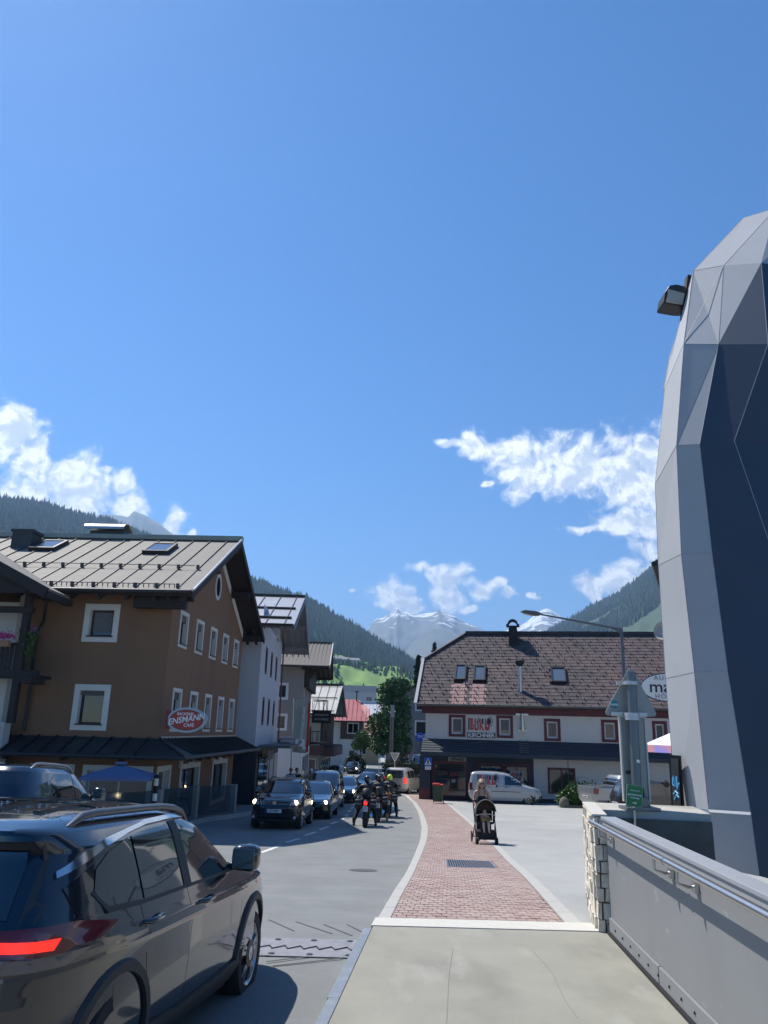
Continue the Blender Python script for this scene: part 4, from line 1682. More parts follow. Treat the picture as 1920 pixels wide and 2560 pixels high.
m_lilac = mat('cool_white_render', (.50, .50, .53), .9, var=.05, vscale=1.5, bump=.25, bscale=90)
m_greyroof = mat('pale_metal_roof', (.36, .37, .40), .45, metal=.4, var=.1, vscale=1.2)
m_underw = mat('greyed_timber', (.2, .2, .2), .8, var=.2, vscale=6)
m_maroon = mat('maroon_shutter', (.055, .01, .02), .6, var=.15, vscale=5)
m_navy = mat('navy_cladding', (.014, .024, .04), .55, var=.2, vscale=2)
zg2 = G(45)-.1
F2 = Frame(-6.2, 40.5, zg2, -.038)
st = []
for (u0, v0, u1, v1) in ((660.6, 1615.7, 672, 1683), (675.5, 1629, 686, 1695), (691.5, 1643, 701, 1706), (651.5, 1741, 665, 1813), (667.5, 1748, 680, 1813), (684, 1752, 695, 1813)):
    pass
zA1, zA0 = F2.onx(665.8, 1615.7, 0)[1], F2.onx(660.6, 1683, 0)[1]
zB1, zB0 = F2.onx(655, 1741, 0)[1], F2.onx(651.5, 1813, 0)[1]
yA = [F2.onx(u, v, 0)[0] for u, v in ((666, 1616), (681, 1629.5), (695.5, 1643))]
op = dict(surround=0, frame=m_maroon, glass=m_glass, depth=.1, fw=.16, mull=1)
for y in (2.2, 5.2, 8.3):
    st.append((y, y+1.15, zA0, zA1, op))
    st.append((y, y+1.15, zB0, zB1, op))
st.append((8.3, 9.3, zA1+1.0, zA1+2.0, op))
h2, fr2, zw2, sl2, ry2 = gable_house('white_house', 'tall cool-white house with maroon shutters and wide grey roof overhang beside the brown café', -6.2, 40.5, -.038, zg2, 12, 11, 7.75, 5.1, 1.6, 1.75,
                                     m_lilac, m_greyroof, m_underw, street=st, seams=.95)
b = MB()
b.obox((-4.5, 2.2, zw2+.95), (1, 0, 0), Vector((0, 1, sl2)), Vector((0, -sl2, 1)), 6.0, .06, .06)
b.obox((-4.5, -.3, zw2-.08+.1), (1, 0, 0), Vector((0, 1, sl2)), Vector((0, -sl2, 1)), 6.0, .05, .12)
b.build('snow_guard', m_gutter, h2)
b = MB()
b.box(.02, .12, 0, 12.4, -.4, 2.95)
b.box(-8, .02, -.12, -.01, -.4, 2.95)
b.build('cladding', m_navy, h2, fix=False)
for y0, y1 in ((.9, 3.4), (3.7, 6.2), (6.5, 9.0), (9.3, 11.8)):
    b = MB()
    b.box(.10, .16, y0, y1, .3, 2.55)
    f = b.build('shop_window', m_frame_dark, h2)
    b = MB()
    b.box(.15, .175, y0+.08, y1-.08, .38, 2.45)
    b.build('pane', m_glass, f)
b = MB()
b.box(.12, 1.75, .6, 12.2, 2.95, 3.08)
b.box(.5, 1.2, 7.5, 9, 3.08, 3.3)
b.build('canopy', mat('canopy_metal', (.09, .1, .11), .5, metal=.3), h2)
b = MB()
b.box(.6, .66, .6, 3.2, 2.35, 2.85)
b.build('fascia_panel', mat('taupe_panel', (.2, .17, .16), .7), h2)
b = MB()
b.tube([(.12, 12.0, zw2), (.12, 12.0, 3.1)], .05, 8)
b.build('downpipe', mat('maroon_pipe', (.10, .035, .04), .5), h2)

# grey-brown house
m_taupe = mat('taupe_render', (.27, .245, .22), .92, var=.05, vscale=1.4, bump=.25, bscale=80)
m_tileg = mat('grey_tile_roof', (.15, .135, .115), .85, var=.2, vscale=7)
zg3 = G(63)-.1
whit = dict(surround=.18, smat=mat('white_paint', (.66, .66, .66), .8), depth=.18)
F3 = Frame(-5.57, 58, zg3, -.038)
s3 = []
fw3 = []
for (u0, v0, u1, v1) in ((705, 1713, 714, 1743), (702, 1790, 711, 1820)):
    x0, z1 = F3.ony(u0, v0, 0)
    x1, z0 = F3.ony(u1, v1, 0)
    fw3.append((-x1, -x1+1.0, z0, z1, whit))
h3, fr3, zw3, sl3, ry3 = gable_house('taupe_house', 'taupe house with grey tiled roof and dark timber gable over the street', -5.57, 58, -.038, zg3, 12, 9, 6.85, 4.5, 1.0, 1.85,
                                     m_taupe, m_tileg, m_wood_dark, street=[(3.0, 4.2, 6.6, 8.2, dict(frame=m_frame_dark)), (7.5, 8.7, 6.6, 8.2, dict(frame=m_frame_dark))], front=fw3)
b = MB()     # rows of roof tiles as ribs down the slope
for x in np.arange(1.7, -8.6, -.3):
    b.bar((x, -.98, zw3-.12-sl3*.98+.22), (x, ry3, 6.85-zg3+.03), .09, .05)
b.build('tile_ribs', m_tileg, h3, kind='stuff')
b = MB()
b.bar((1.87, -1.0, 4.5-zg3-.05), (1.87, ry3, 6.85-zg3-.05), .07, .32)
b.build('verge_board', mat('pale_verge', (.5, .5, .5), .7), h3)
b = MB()
b.box(.02, .4, .0, 12, zw3-1.7, zw3+.1)
b.prism([(.02, 0, zw3), (.02, 12, zw3), (.02, ry3, 6.85-zg3-.3)], (.25, 0, 0))
b.prism([(.02, -.02, zw3-.2), (.02, -.02, zw3-1.7), (1.1, -.02, zw3-.3), (1.3, -.02, zw3-.1)], (0, .25, 0))
b.build('timber_gable', m_wood_dark, h3)
b = MB()
b.box(.01, .06, 0, 12, -.4, 3.1)
b.box(-3, .01, -.06, -.01, -.4, 3.1)
b.build('ground_floor_render', mat('white_paint', (.66, .66, .66), .8), h3)
for y in (1.5, 4.6, 7.7):
    b = MB()
    b.box(.05, .1, y, y+2.3, .4, 2.6)
    f = b.build('shop_window', m_frame_white, h3)
    b = MB()
    b.box(.09, .12, y+.1, y+2.2, .5, 2.5)
    b.build('pane', m_glass_pale, f)
# wrought iron oriel balcony and shop signs on the taupe house
b = MB()
for z0 in (3.35, 6.0):
    for k in range(9):
        a = PI*k/8
        b.tube([(.2+math.sin(a)*1.3, 11-math.cos(a)*1.5+1.5, z0), (.2+math.sin(a)*1.3, 11-math.cos(a)*1.5+1.5, z0+.95)], .025, 5)
    pts = [(.2+math.sin(PI*k/8)*1.3, 12.5-math.cos(PI*k/8)*1.5, z0+.95) for k in range(9)]
    b.tube(pts, .04, 5)
    b.tube([(x, y, z0) for x, y, z in pts], .09, 5)
    b.prism([(x, y, z0-.1) for x, y, z in pts], (0, 0, .1))
b.build('balcony', m_wood_dark, h3, kind='stuff')
p = F3.ony(781, 1782, 9)
b = MB()
b.box(.3, 1.9, 9, 9.12, 5.0, 6.0)
b.box(.0, .3, 9, 9.06, 5.4, 5.46)
sb3 = b.build('projecting_sign', m_dark, h3)
text('lettering', 'RISTORANTE', .2, m_sgrey, sb3, (1.1, 8.99, 5.65), (PI/2, 0, 0), .003)
text('lettering', 'HOTSPIELE', .24, m_sgrey, sb3, (1.1, 8.99, 5.3), (PI/2, 0, 0), .003)

# house with light metal roof and dark timber gable
zg4 = G(82)-.1
x4 = at(843, 1785, 76)[0]-1.6
m_green = mat('pale_green_render', (.32, .34, .27), .9, var=.06, vscale=1.5)
m_lightroof = mat('light_metal_roof', (.46, .45, .41), .55, metal=.15, var=.18, vscale=1.1)
wear(m_lightroof, (.3, .24, .17), 2.2, .62, .78, None, .6)
h4, fr4, zw4, sl4, ry4 = gable_house('chalet_house', 'pale green house with light sheet-metal roof and black timber gable', x4, 77.0, .047, zg4, 10.5, 12, 4.55, 1.52, 1.0, 1.5,
                                     m_green, m_lightroof, m_wood_dark, street=[(1, 2.3, 3.2, 4.6), (4, 5.3, 3.2, 4.6), (7.5, 8.8, 3.2, 4.6)], seams=.82,
                                     front=[(.9, 2.0, 3.3, 5.0, dict(frame=m_frame_dark)), (3.2, 4.3, 3.3, 5.0, dict(frame=m_frame_dark))])
b = MB()
for y in (.3, 3.2, 6):
    z = zw4-.1+(y+0)*sl4
for t in (.06, .5, .93):
    y = -1.0+(ry4+1)*t
    z = 1.52-zg4+(4.55-1.52)*t+.05
    b.bar((1.3, y, z+.05), (-7, y, z+.05), .06, .08)
b.build('snow_guard', mat('rust_brown', (.16, .1, .07), .8), h4)
b = MB()
b.prism([(.02, -.9, zw4-.35), (.02, 11.4, zw4-.35), (.02, ry4, 4.55-zg4-.25)], (1.3, 0, 0))
b.box(.02, 1.2, .5, 10, 2.5, 3.3)
b.box(.02, .2, 0, 10.5, 3.3, zw4)
b.build('timber_gable', m_wood_dark, h4)
b = MB()
b.box(.4, 1.3, .0, 10, 2.3, 3.15)
b.box(-2.2, .4, -.9, 0, 2.4, 3.3)
b.build('balcony', mat('brown_boards', (.09, .055, .045), .8, var=.3, vscale=9, stretch=(1, 6, 1)), h4)
for y in (.6, 3.0, 5.4, 7.8):
    b = MB()
    b.box(.02, .07, y, y+1.8, .5, 2.0)
    f = b.build('shop_window', m_frame_white, h4)
    b = MB()
    for k in range(3):
        b.box(.06, .09, y+.1+k*.57, y+.55+k*.57, .6, 1.9)
    b.build('pane', m_glass, f)
for x in (-.3, -1.3, -2.3, -3.3):
    b = MB()
    b.box(x-.75, x, -.06, -.01, .6, 2.1)
    f = b.build('shop_window', m_frame_white, h4)
    b = MB()
    b.box(x-.68, x-.07, -.08, -.055, .68, 2.0)
    b.build('pane', m_glass_pale, f)

# red half-hipped house, tan house and modern blocks behind
m_redroof = mat('red_metal_roof', (.40, .10, .105), .6, var=.22, vscale=1.2)
m_brownwood = mat('brown_timber_wall', (.075, .045, .035), .85, var=.25, vscale=5, stretch=(1, 1, 6))
p0, p1 = at(852, 1800, 106), at(905, 1800, 106)
zg5 = G(108)
hr = empty('red_roofed_house', (p0[0], 106, zg5), 0, 'small house with faded red half-hipped roof and brown timber upper floor', 'building')
wd = p1[0]-p0[0]
z1_, z2_, z3_ = at(880, 1800, 105)[2]-zg5, at(880, 1848, 106)[2]-zg5, at(880, 1748, 109)[2]-zg5
b = MB()
wall(b, (wd, 0), (-1, 0), (0, -1), wd, -.3, z2_, [(.9, 1.6, 1.2, 2.4)], .2)
b.face([(wd, 0, -.3), (wd, 9, -.3), (wd, 9, z2_), (wd, 0, z2_)])
b.box(-5, 0, .3, 8, -.3, z1_)
b.build('wall', m_white, hr, fix=False)
window(hr, (wd, 0), (-1, 0), (0, -1), .9, 1.6, 1.2, 2.4, frame=m_frame_white)
b = MB()
wall(b, (wd+.12, -.12), (-1, 0), (0, -1), wd, z2_, z1_+.2, [(.55, 2.0, z2_+.75, z2_+2.05)], .15)
b.face([(wd+.12, -.12, z2_), (wd+.12, 9, z2_), (wd+.12, 9, z1_+.2), (wd+.12, -.12, z1_+.2)])
b.face([(wd+.12, -.12, z2_), (wd+.12, 9, z2_), (0, 9, z2_), (0, -.12, z2_)])
b.build('timber_storey', m_brownwood, hr, fix=False)
window(hr, (wd+.12, -.12), (-1, 0), (0, -1), .55, 2.0, z2_+.75, z2_+2.05, frame=m_frame_white, mull=1, surround=.06, smat=m_frame_white)
b = MB()
pe = [(-6, -.9, z1_-.1), (wd+1.0, -.9, z1_-.1), (wd+1.0, 9.5, z1_-.1), (-6, 9.5, z1_-.1)]
zm_ = z1_+(z3_-z1_)*.55
b.face([(-6, -.9, z1_-.1), (wd+.9, -.9, z1_-.1), (wd+.9, 1.7, zm_), (wd-.7, 4.3, z3_), (-6, 4.3, z3_)])
b.face([(-6, 9.5, z1_-.1), (-6, 4.3, z3_), (wd-.7, 4.3, z3_), (wd+.9, 6.9, zm_), (wd+.9, 9.5, z1_-.1)])
b.face([(wd+.9, 1.7, zm_), (wd+.9, 6.9, zm_), (wd-.7, 4.3, z3_)])
rf = b.build('roof', m_redroof, hr, fix=False)
for x in np.arange(.2, wd+.8, .62):
    b = MB()
    b.bar((x, -.88, z1_-.06), (x, 4.2 if x < wd-.7 else 1.6, (z3_ if x < wd-.7 else zm_)+.03), .03, .04)
    b.build('standing_seam', mat('dull_red_seam', (.28, .07, .08), .6), rf)
b = MB()
b.face([(wd+.5, -.2, z1_-.15), (wd+.5, 9, z1_-.15), (wd+.5, 6.9, zm_-.1), (wd+.5, 1.7, zm_-.1)])
b.box(-6, wd+.85, -.85, -.7, z1_-.3, z1_-.12)
b.build('timber_gable', m_wood_dark, hr)
b = MB()
b.tube([(1.9, 4, z3_-.2), (1.9, 4, z3_+1.0)], .09, 8)
b.box(1.65, 2.15, 3.8, 4.2, z3_+1.0, z3_+1.15)
b.build('flue', m_gutter, hr)

p0, p1 = at(893, 1830, 128), at(948, 1830, 128)
zg6 = G(128)
ht = empty('tan_house', (p0[0], 128, zg6), 0, 'tan rendered house with brown roof behind the small street tree', 'building')
wd = p1[0]-p0[0]
m_tan = mat('tan_render', (.40, .27, .15), .9, var=.08)
z1_, z3_ = at(920, 1820, 128)[2]-zg6, at(920, 1788, 132)[2]-zg6
b = MB()
wall(b, (wd, 0), (-1, 0), (0, -1), wd+3, -.3, z1_, [(2.0, 2.8, 1.4, 2.5)], .2)
b.face([(wd, 0, -.3), (wd, 10, -.3), (wd, 10, z1_), (wd, 0, z1_)])
b.build('wall', m_tan, ht, fix=False)
window(ht, (wd, 0), (-1, 0), (0, -1), 2.0, 2.8, 1.4, 2.5, frame=m_frame_white)
b = MB()
slab_roof(b, (wd+.5, -.7, z1_-.05), (-3, -.7, z1_-.05), (-3, 5, z3_), (wd+.5, 5, z3_), .15)
slab_roof(b, (wd+.5, 10.7, z1_-.05), (-3, 10.7, z1_-.05), (-3, 5, z3_), (wd+.5, 5, z3_), .15)
b.build('roof', mat('brownish_red_roof', (.22, .12, .10), .8, var=.15, vscale=2), ht)

m_modern = mat('modern_grey_render', (.33, .33, .33), .9, var=.04)
m_modern2 = mat('modern_pale_render', (.42, .42, .41), .9, var=.04)
p0, p1 = at(845, 1722, 210), at(941, 1722, 210)
zz0 = G(210)
md = empty('modern_block', (p0[0], 210, zz0), 0, 'large flat-roofed grey modern building below the meadow', 'building')
wd = p1[0]-p0[0]
zt1, zt0 = at(900, 1717, 210)[2]-zz0, at(900, 1730, 210)[2]-zz0
b = MB()
wall(b, (wd, 0), (-1, 0), (0, -1), wd, -.3, zt1, [(wd*.0+1.2, 2.6, zt0-3.0, zt0-1.3)], .3)
b.face([(wd, 0, -.3), (wd, 25, -.3), (wd, 25, zt1), (wd, 0, zt1)])
b.face([(0, 0, zt1), (wd, 0, zt1), (wd, 25, zt1), (0, 25, zt1)])
b.build('wall', m_modern2, md, fix=False)
b = MB()
b.box(-.2, wd+.2, -.15, -.003, zt0, zt1+.3)
b.build('parapet', m_modern, md)
window(md, (wd, 0), (-1, 0), (0, -1), 1.2, 2.6, zt0-3.0, zt0-1.3, frame=m_frame_dark)
b = MB()
b.box(wd-3.5, wd+.3, -1.2, 0, zt0-4.6, zt0-3.8)
b.build('balcony', m_modern, md)
p0, p1 = at(903, 1762, 165), at(965, 1762, 165)
zz0 = G(165)
hl = empty('pale_hall', (p0[0], 165, zz0), 0, 'pale sheet-metal hall roof beyond the red-roofed house', 'building')
wd = p1[0]-p0[0]
za, zb = at(930, 1758, 170)[2]-zz0, at(930, 1794, 165)[2]-zz0
m_pale_metal = mat('pale_sheet', (.46, .47, .5), .5, metal=.2, var=.08, vscale=1)
b = MB()
b.box(0, wd, 0, 12, -.3, zb)
b.build('wall', m_modern2, hl)
b = MB()
slab_roof(b, (wd, -.3, zb), (0, -.3, zb), (0, 6, za), (wd, 6, za), .2)
b.box(0, wd, 5.9, 6.2, za-.4, za+.5)
rf = b.build('roof', m_pale_metal, hl)
for x in np.arange(.3, wd, .7):
    b = MB()
    b.bar((x, -.28, zb+.03), (x, 5.9, za+.03), .05, .06)
    b.build('sheet_rib', m_pale_metal, rf)
p = at(925, 1762, 140)
# grey house behind the tree, with blue disc sign
p0, p1 = at(1008, 1790, 88), at(1072, 1790, 88)
zg7 = G(88)
gh = empty('grey_gabled_house', (p0[0], 88, zg7), 0, 'grey gabled house half hidden behind the big round tree', 'building')
wd = 14
z1_, z3_ = at(1010, 1728, 88)[2]-zg7, at(1060, 1708, 88)[2]-zg7+.8
b = MB()
wall(b, (wd, 0), (-1, 0), (0, -1), wd, -.3, z1_, [(wd-4.3, wd-2.9, .3, 2.4), (wd-2.8, wd-1.4, z1_-2.0, z1_-.6), (wd-2.8, wd-1.4, z1_-4.6, z1_-3.2)], .25)
b.face([(0, 0, -.3), (0, 10, -.3), (0, 10, z1_), (0, 0, z1_)])
b.face([(0, 0, z1_), (wd, 0, z1_), (wd/2, 0, z3_+1.5)])
b.build('wall', mat('mid_grey_render', (.2, .2, .2), .9, var=.05), gh, fix=False)
window(gh, (wd, 0), (-1, 0), (0, -1), wd-4.3, wd-2.9, .3, 2.4, name='garage_door')
for z in (z1_-2.0, z1_-4.6):
    window(gh, (wd, 0), (-1, 0), (0, -1), wd-2.8, wd-1.4, z, z+1.4, frame=m_frame_white, surround=.1, smat=m_frame_white)
b = MB()
slab_roof(b, (-1.2, -1, z1_-.5), (-1.2, 11, z1_-.5), (wd/2, 11, z3_+1.7), (wd/2, -1, z3_+1.7), .25)
slab_roof(b, (wd+1.2, -1, z1_-.5), (wd+1.2, 11, z1_-.5), (wd/2, 11, z3_+1.7), (wd/2, -1, z3_+1.7), .25)
b.build('roof', m_wood_dark, gh)
b = MB()
xx = at(965, 1870, 86)[0]-p0[0]
b.box(xx, 1.2, -2, 8, -.3, at(965, 1840, 86)[2]-zg7)
b.build('side_wing', mat('mid_grey_render', (.2, .2, .2), .9), gh)
p = at(1051, 1843, 74)
bs_ = empty('blue_disc_sign', tuple(p), 0, 'round blue shop sign with white letters at the right of the tree', 'sign')
b = MB()
b.lathe((0, 0, 0), (0, 1, 0), [(.42, 0), (.42, .12)], 28)
b.build('disc', mat('sign_blue', (.01, .09, .45), .5), bs_, smooth=40)
text('lettering', 'TPO', .38, m_swhite, bs_, (0.05, -.01, .02), (PI/2, 0, 0), .004)
b = MB()
b.bar((0, .06, -.4), (0, .06, G(74)-p[2]), .07, .07)
b.build('post', m_gutter, bs_)

# ================================================================== the office building with the tiled roof
zgK = G(52)-.1
FK = Frame(*at(1063, 1900, 52.6)[:2], zgK, math.tan(R(10.3)))
kb = empty('office_building', tuple(FK.o), FK.rz, 'long white building with brown tiled half-hipped roof and dark blue ground floor', 'building')
LK = 17.6
K = lambda u, v, y=0: FK.ony(u, v, y)
UXK, NK = (1, 0), (0, -1)
zfac = K(1250, 1787)[1]          # underside of red fascia
zeK = K(1150, 1762, -.8)[1]
yrK = 5.6
zrK = K(1400, 1585, yrK)[1]
slK = (zrK-zeK)/(yrK+.8)
zpT = K(1200, 1850, 0)[1]        # pent roof top
zpB = K(1200, 1889, -1.0)[1]
m_kwhite = mat('office_white_render', (.58, .57, .54), .92, var=.05, vscale=1.2, bump=.3, bscale=70)
m_kred = mat('dark_red_paint', (.10, .014, .022), .55, var=.12, vscale=3)
m_kblue = mat('dark_blue_boards', (.018, .028, .042), .6, var=.15, vscale=3)
wins = []
for (u0, v0, u1, v1) in ((1120.8, 1785, 1164.8, 1842), (1239.5, 1787, 1284.5, 1845.5), (1357.8, 1795, 1403.7, 1853), (1500.8, 1797.6, 1548.4, 1856), (1628, 1801, 1672, 1859)):
    x0, z1 = K(u0, v0)
    x1, z0 = K(u1, v1)
    wins.append((x0, x1, z0, z1))
holes = [(a+.2, b_-.2, c+.16, d_-.2) for a, b_, c, d_ in wins]
xs0, zs1 = K(1086, 1906)
xs1, zs0 = K(1166, 1993)
xd0, zd1 = K(1199, 1912)
xd1 = K(1255, 1912)[0]
xd2, xd3 = K(1264, 1914)[0], K(1320, 1914)[0]
xw0, zw1 = K(1371, 1921)
xw1, zw0 = K(1438, 1984)
lowh = [(xs0, xs1, max(.25, zs0), zs1), (xd0, xd1, .05, zd1), (xd2, xd3, .05, zd1), (xw0, xw1, zw0, zw1)]
xsplit = K(1335, 1950)[0]
b = MB()
b.use(m_kwhite)
wall(b, (0, 0), UXK, NK, LK, zpT-.6, zfac+.35, holes, .2)
b.face([(0, 0, -.5), (0, 11.2, -.5), (0, 11.2, zfac+.3), (0, 0, zfac+.3)])
b.face([(0, 0, zfac+.3), (0, 11.2, zfac+.3), (0, 11.2*.5+1.4, zrK-1.6), (0, 11.2*.5-1.4, zrK-1.6)])
b.face([(LK, 0, -.5), (LK, 11.2, -.5), (LK, 11.2, zfac+.3), (LK, 0, zfac+.3)])
wall(b, (xsplit, -.003), UXK, NK, LK-xsplit, .35, zpT-.6, [(h[0]-xsplit, h[1]-xsplit, h[2], h[3]) for h in lowh[3:]], .2)
b.use(m_kblue)
wall(b, (0, -.003), UXK, NK, xsplit, -.5, zpT-.6, lowh[:3], .2)
wall(b, (xsplit, -.02), UXK, NK, LK-xsplit, -.5, .35)
b.build('wall', None, kb, fix=False)
for i, h in enumerate(holes):
    window(kb, (0, 0), UXK, NK, *h, frame=m_frame_white, surround=.17, smat=m_kred, depth=.2, fw=.1, sproj=.03, curtain=(.72, .6, 0, .0, 0)[i], glass=m_glass)
window(kb, (0, 0), UXK, NK, *lowh[0], frame=m_kred, surround=.1, smat=m_kred, depth=.2, glass=m_glass, fw=.06, name='shop_window')
window(kb, (0, 0), UXK, NK, *lowh[1], frame=m_kblue, surround=.12, smat=m_kred, depth=.2, mull=1, name='door')
window(kb, (0, 0), UXK, NK, *lowh[2], frame=m_kblue, surround=.12, smat=m_kred, depth=.2, mull=1, name='door')
window(kb, (0, 0), UXK, NK, *lowh[3], frame=m_kred, surround=.06, smat=m_kred, depth=.2, mull=1, name='window')
# lettering and notices in the shop window
m_faint = mat('faint_letters', (.12, .06, .06), .6)
m_paper = mat('paper', (.4, .4, .42), .8)
xm, wsx = (xs0+xs1)/2, xs1-xs0
text('lettering', 'COPY SHOP', .34, m_faint, kb, (xm-.1, .12, zs1-.65), (PI/2, 0, 0), .002, bold=.006)
for k, (s_, dz) in enumerate((('Drucken Kopieren Scannen', 1.0), ('Farbkopien', 1.4), ('Plotten', 1.7))):
    text('lettering', s_, .15, m_faint, kb, (xm-.1, .12, zs1-dz), (PI/2, 0, 0), .002)['kind'] = 'stuff'
b = MB()
for dx, dz, w_, h_ in ((.2, 2.35, .35, .3), (.9, 2.45, .3, .25), (.35, 2.75, .35, .18), (.2, 1.1, .25, .2)):
    b.box(xm+dx-w_/2, xm+dx+w_/2, .10, .115, zs1-dz-h_/2, zs1-dz+h_/2)
b.build('notices', m_paper, kb, kind='stuff')
# red fascia under the eave
b = MB()
b.box(-.25, LK+.2, -.12, -.02, zfac, zfac+.62)
b.box(-.3, -.05, -.55, 0, zfac+.25, zfac+.62)
b.build('fascia', m_kred, kb)
# roof: half-hipped, tiled
xv0 = K(1043, 1757, -.8)[0]
xv1 = LK+.9
A_ = K(1057, 1655, 2.6)
# height where verge turns into the hip
tA = .6
xA = xv0
xR = K(1168, 1581, yrK)[0]
xR2 = LK+.9-(xR-xv0)
yA = -.8+(yrK+.8)*tA
zA = zeK+(zrK-zeK)*tA
sK = Vector((0, yrK+.8, zrK-zeK)).normalized()
nK = Vector((0, -sK.z, sK.y))
lenK = math.hypot(yrK+.8, zrK-zeK)
yb_ = 11.2+.8
b = MB()
front_ = [(xv0, -.8, zeK), (xv1, -.8, zeK), (xv1, yA, zA), (xR2, yrK, zrK), (xR, yrK, zrK), (xv0, yA, zA)]
b.prism([Vector(p)-nK*.04 for p in front_], -nK*.18)
back_ = [(x, 2*yrK-y, z) for x, y, z in front_]
nb = Vector((0, nK.y*-1, nK.z))
b.prism([Vector(p)-nb*.04 for p in back_], -nb*.18)
b.face([(xv0, yA, zA), (xv0, 2*yrK-yA, zA), (xR, yrK, zrK)])
b.face([(xv1, yA, zA), (xv1, 2*yrK-yA, zA), (xR2, yrK, zrK)])
roofK = b.build('roof', mat('roof_underlay', (.045, .035, .035), .9), kb, fix=False)
m_tile = mat('clay_tile', (.12, .085, .08), .8, bump=.3, bscale=40)
nt = m_tile.node_tree
oi = nt.nodes.new('ShaderNodeObjectInfo')
geo = nt.nodes.new('ShaderNodeNewGeometry')
ad = nt.nodes.new('ShaderNodeMath')
ad.operation = 'ADD'
nt.links.new(oi.outputs['Random'], ad.inputs[0])
nt.links.new(geo.outputs['Random Per Island'], ad.inputs[1])
fr_ = nt.nodes.new('ShaderNodeMath')
fr_.operation = 'FRACT'
nt.links.new(ad.outputs[0], fr_.inputs[0])
cr = nt.nodes.new('ShaderNodeValToRGB')
cr.color_ramp.elements[0].color = (.058, .047, .05, 1)
cr.color_ramp.elements[1].color = (.10, .077, .077, 1)
nt.links.new(fr_.outputs[0], cr.inputs[0])
nz = nt.nodes.new('ShaderNodeTexNoise')
nz.inputs['Scale'].default_value = .35
nz.inputs['Detail'].default_value = 5
nt.links.new(geo.outputs['Position'], nz.inputs['Vector'])
sepx = nt.nodes.new('ShaderNodeSeparateXYZ')
nt.links.new(geo.outputs['Position'], sepx.inputs[0])
mra = nt.nodes.new('ShaderNodeMapRange')
mra.inputs[1].default_value = 6
mra.inputs[2].default_value = 20
mra.inputs[4].default_value = .22
nt.links.new(sepx.outputs[0], mra.inputs[0])
ad2 = nt.nodes.new('ShaderNodeMath')
ad2.operation = 'ADD'
nt.links.new(nz.outputs['Fac'], ad2.inputs[0])
nt.links.new(mra.outputs[0], ad2.inputs[1])
mrb = nt.nodes.new('ShaderNodeMapRange')
mrb.inputs[1].default_value = .52
mrb.inputs[2].default_value = .85
nt.links.new(ad2.outputs[0], mrb.inputs[0])
mx = nt.nodes.new('ShaderNodeMix')
mx.data_type = 'RGBA'
mx.inputs[7].default_value = (.135, .09, .083, 1)
nt.links.new(mrb.outputs[0], mx.inputs[0])
nt.links.new(cr.outputs[0], mx.inputs[6])
nt.links.new(mx.outputs[2], nt.nodes['Principled BSDF'].inputs['Base Color'])
m_tilep = mat('washed_pink_tile', (.33, .20, .18), .8, var=.15, vscale=3)

TWd, TEx = .32, lenK/23
TV = np.array([(-.5, 0, 0), (.5, 0, 0), (.5, 1.12, 0), (-.5, 1.12, 0), (-.5, 0, .6), (.5, 0, .6), (.5, 1.12, .1), (-.5, 1.12, .1)])
TF = [(4, 5, 6, 7), (0, 4, 7, 3), (1, 2, 6, 5), (0, 1, 5, 4)]
RK = Matrix((Vector((1, 0, 0)), sK, nK)).transposed()
skl = []
for (u0, v0, u1, v1) in ((1137, 1666, 1165, 1701), (1184, 1668, 1213, 1703), (1380, 1673, 1411, 1707)):
    def onroof(u, v):
        r = ray(u, v)
        n3 = FK.ex*nK.x+FK.ey*nK.y+np.array([0, 0, nK.z])
        p0 = FK.o+FK.ey*(-.8)+np.array([0, 0, zeK])
        p = r*((p0@n3)/(r@n3))-FK.o
        return p@FK.ex, Vector((0, p@FK.ey+.8, p[2]-zeK)).dot(sK)
    a, c = onroof(u0, v1), onroof(u1, v0)
    skl.append((a[0], c[0], a[1], c[1]))
xc0, tc0 = onroof(1272, 1600)
tiles, tilesp, hooks = [], [], []
for row_ in range(23):
    t0 = row_*TEx
    tm = t0+TEx/2
    lo = xv0
    hi = xv1
    if tm > lenK*tA:
        f_ = (tm-lenK*tA)/(lenK*(1-tA))
        lo = xv0+(xR-xv0)*f_
        hi = xv1-(xR-xv0)*f_
    x = xv0+(TWd/2 if row_ % 2 else 0)-TWd
    i = 0
    while x < hi:
        a, c = max(x, lo), min(x+TWd, hi)
        xm_ = (a+c)/2
        i += 1
        x += TWd
        if c-a < .06 or any(s0-.03 < xm_ < s1+.03 and q0-.25 < tm < q1+.15 for s0, s1, q0, q1 in skl):
            continue
        pink = any(s0-.1 < xm_ < s1+.1 and tm < q0 for s0, s1, q0, q1 in skl[:2])
        (tilesp if pink else tiles).append((xm_, t0, c-a-.012))
        if (i+row_*2) % 3 == 0 and not pink or (pink and i % 2):
            hooks.append((xm_, t0))


def tpos(x, t, h=0):
    return (x, -.8+sK.y*t+nK.y*h, zeK+sK.z*t+nK.z*h)


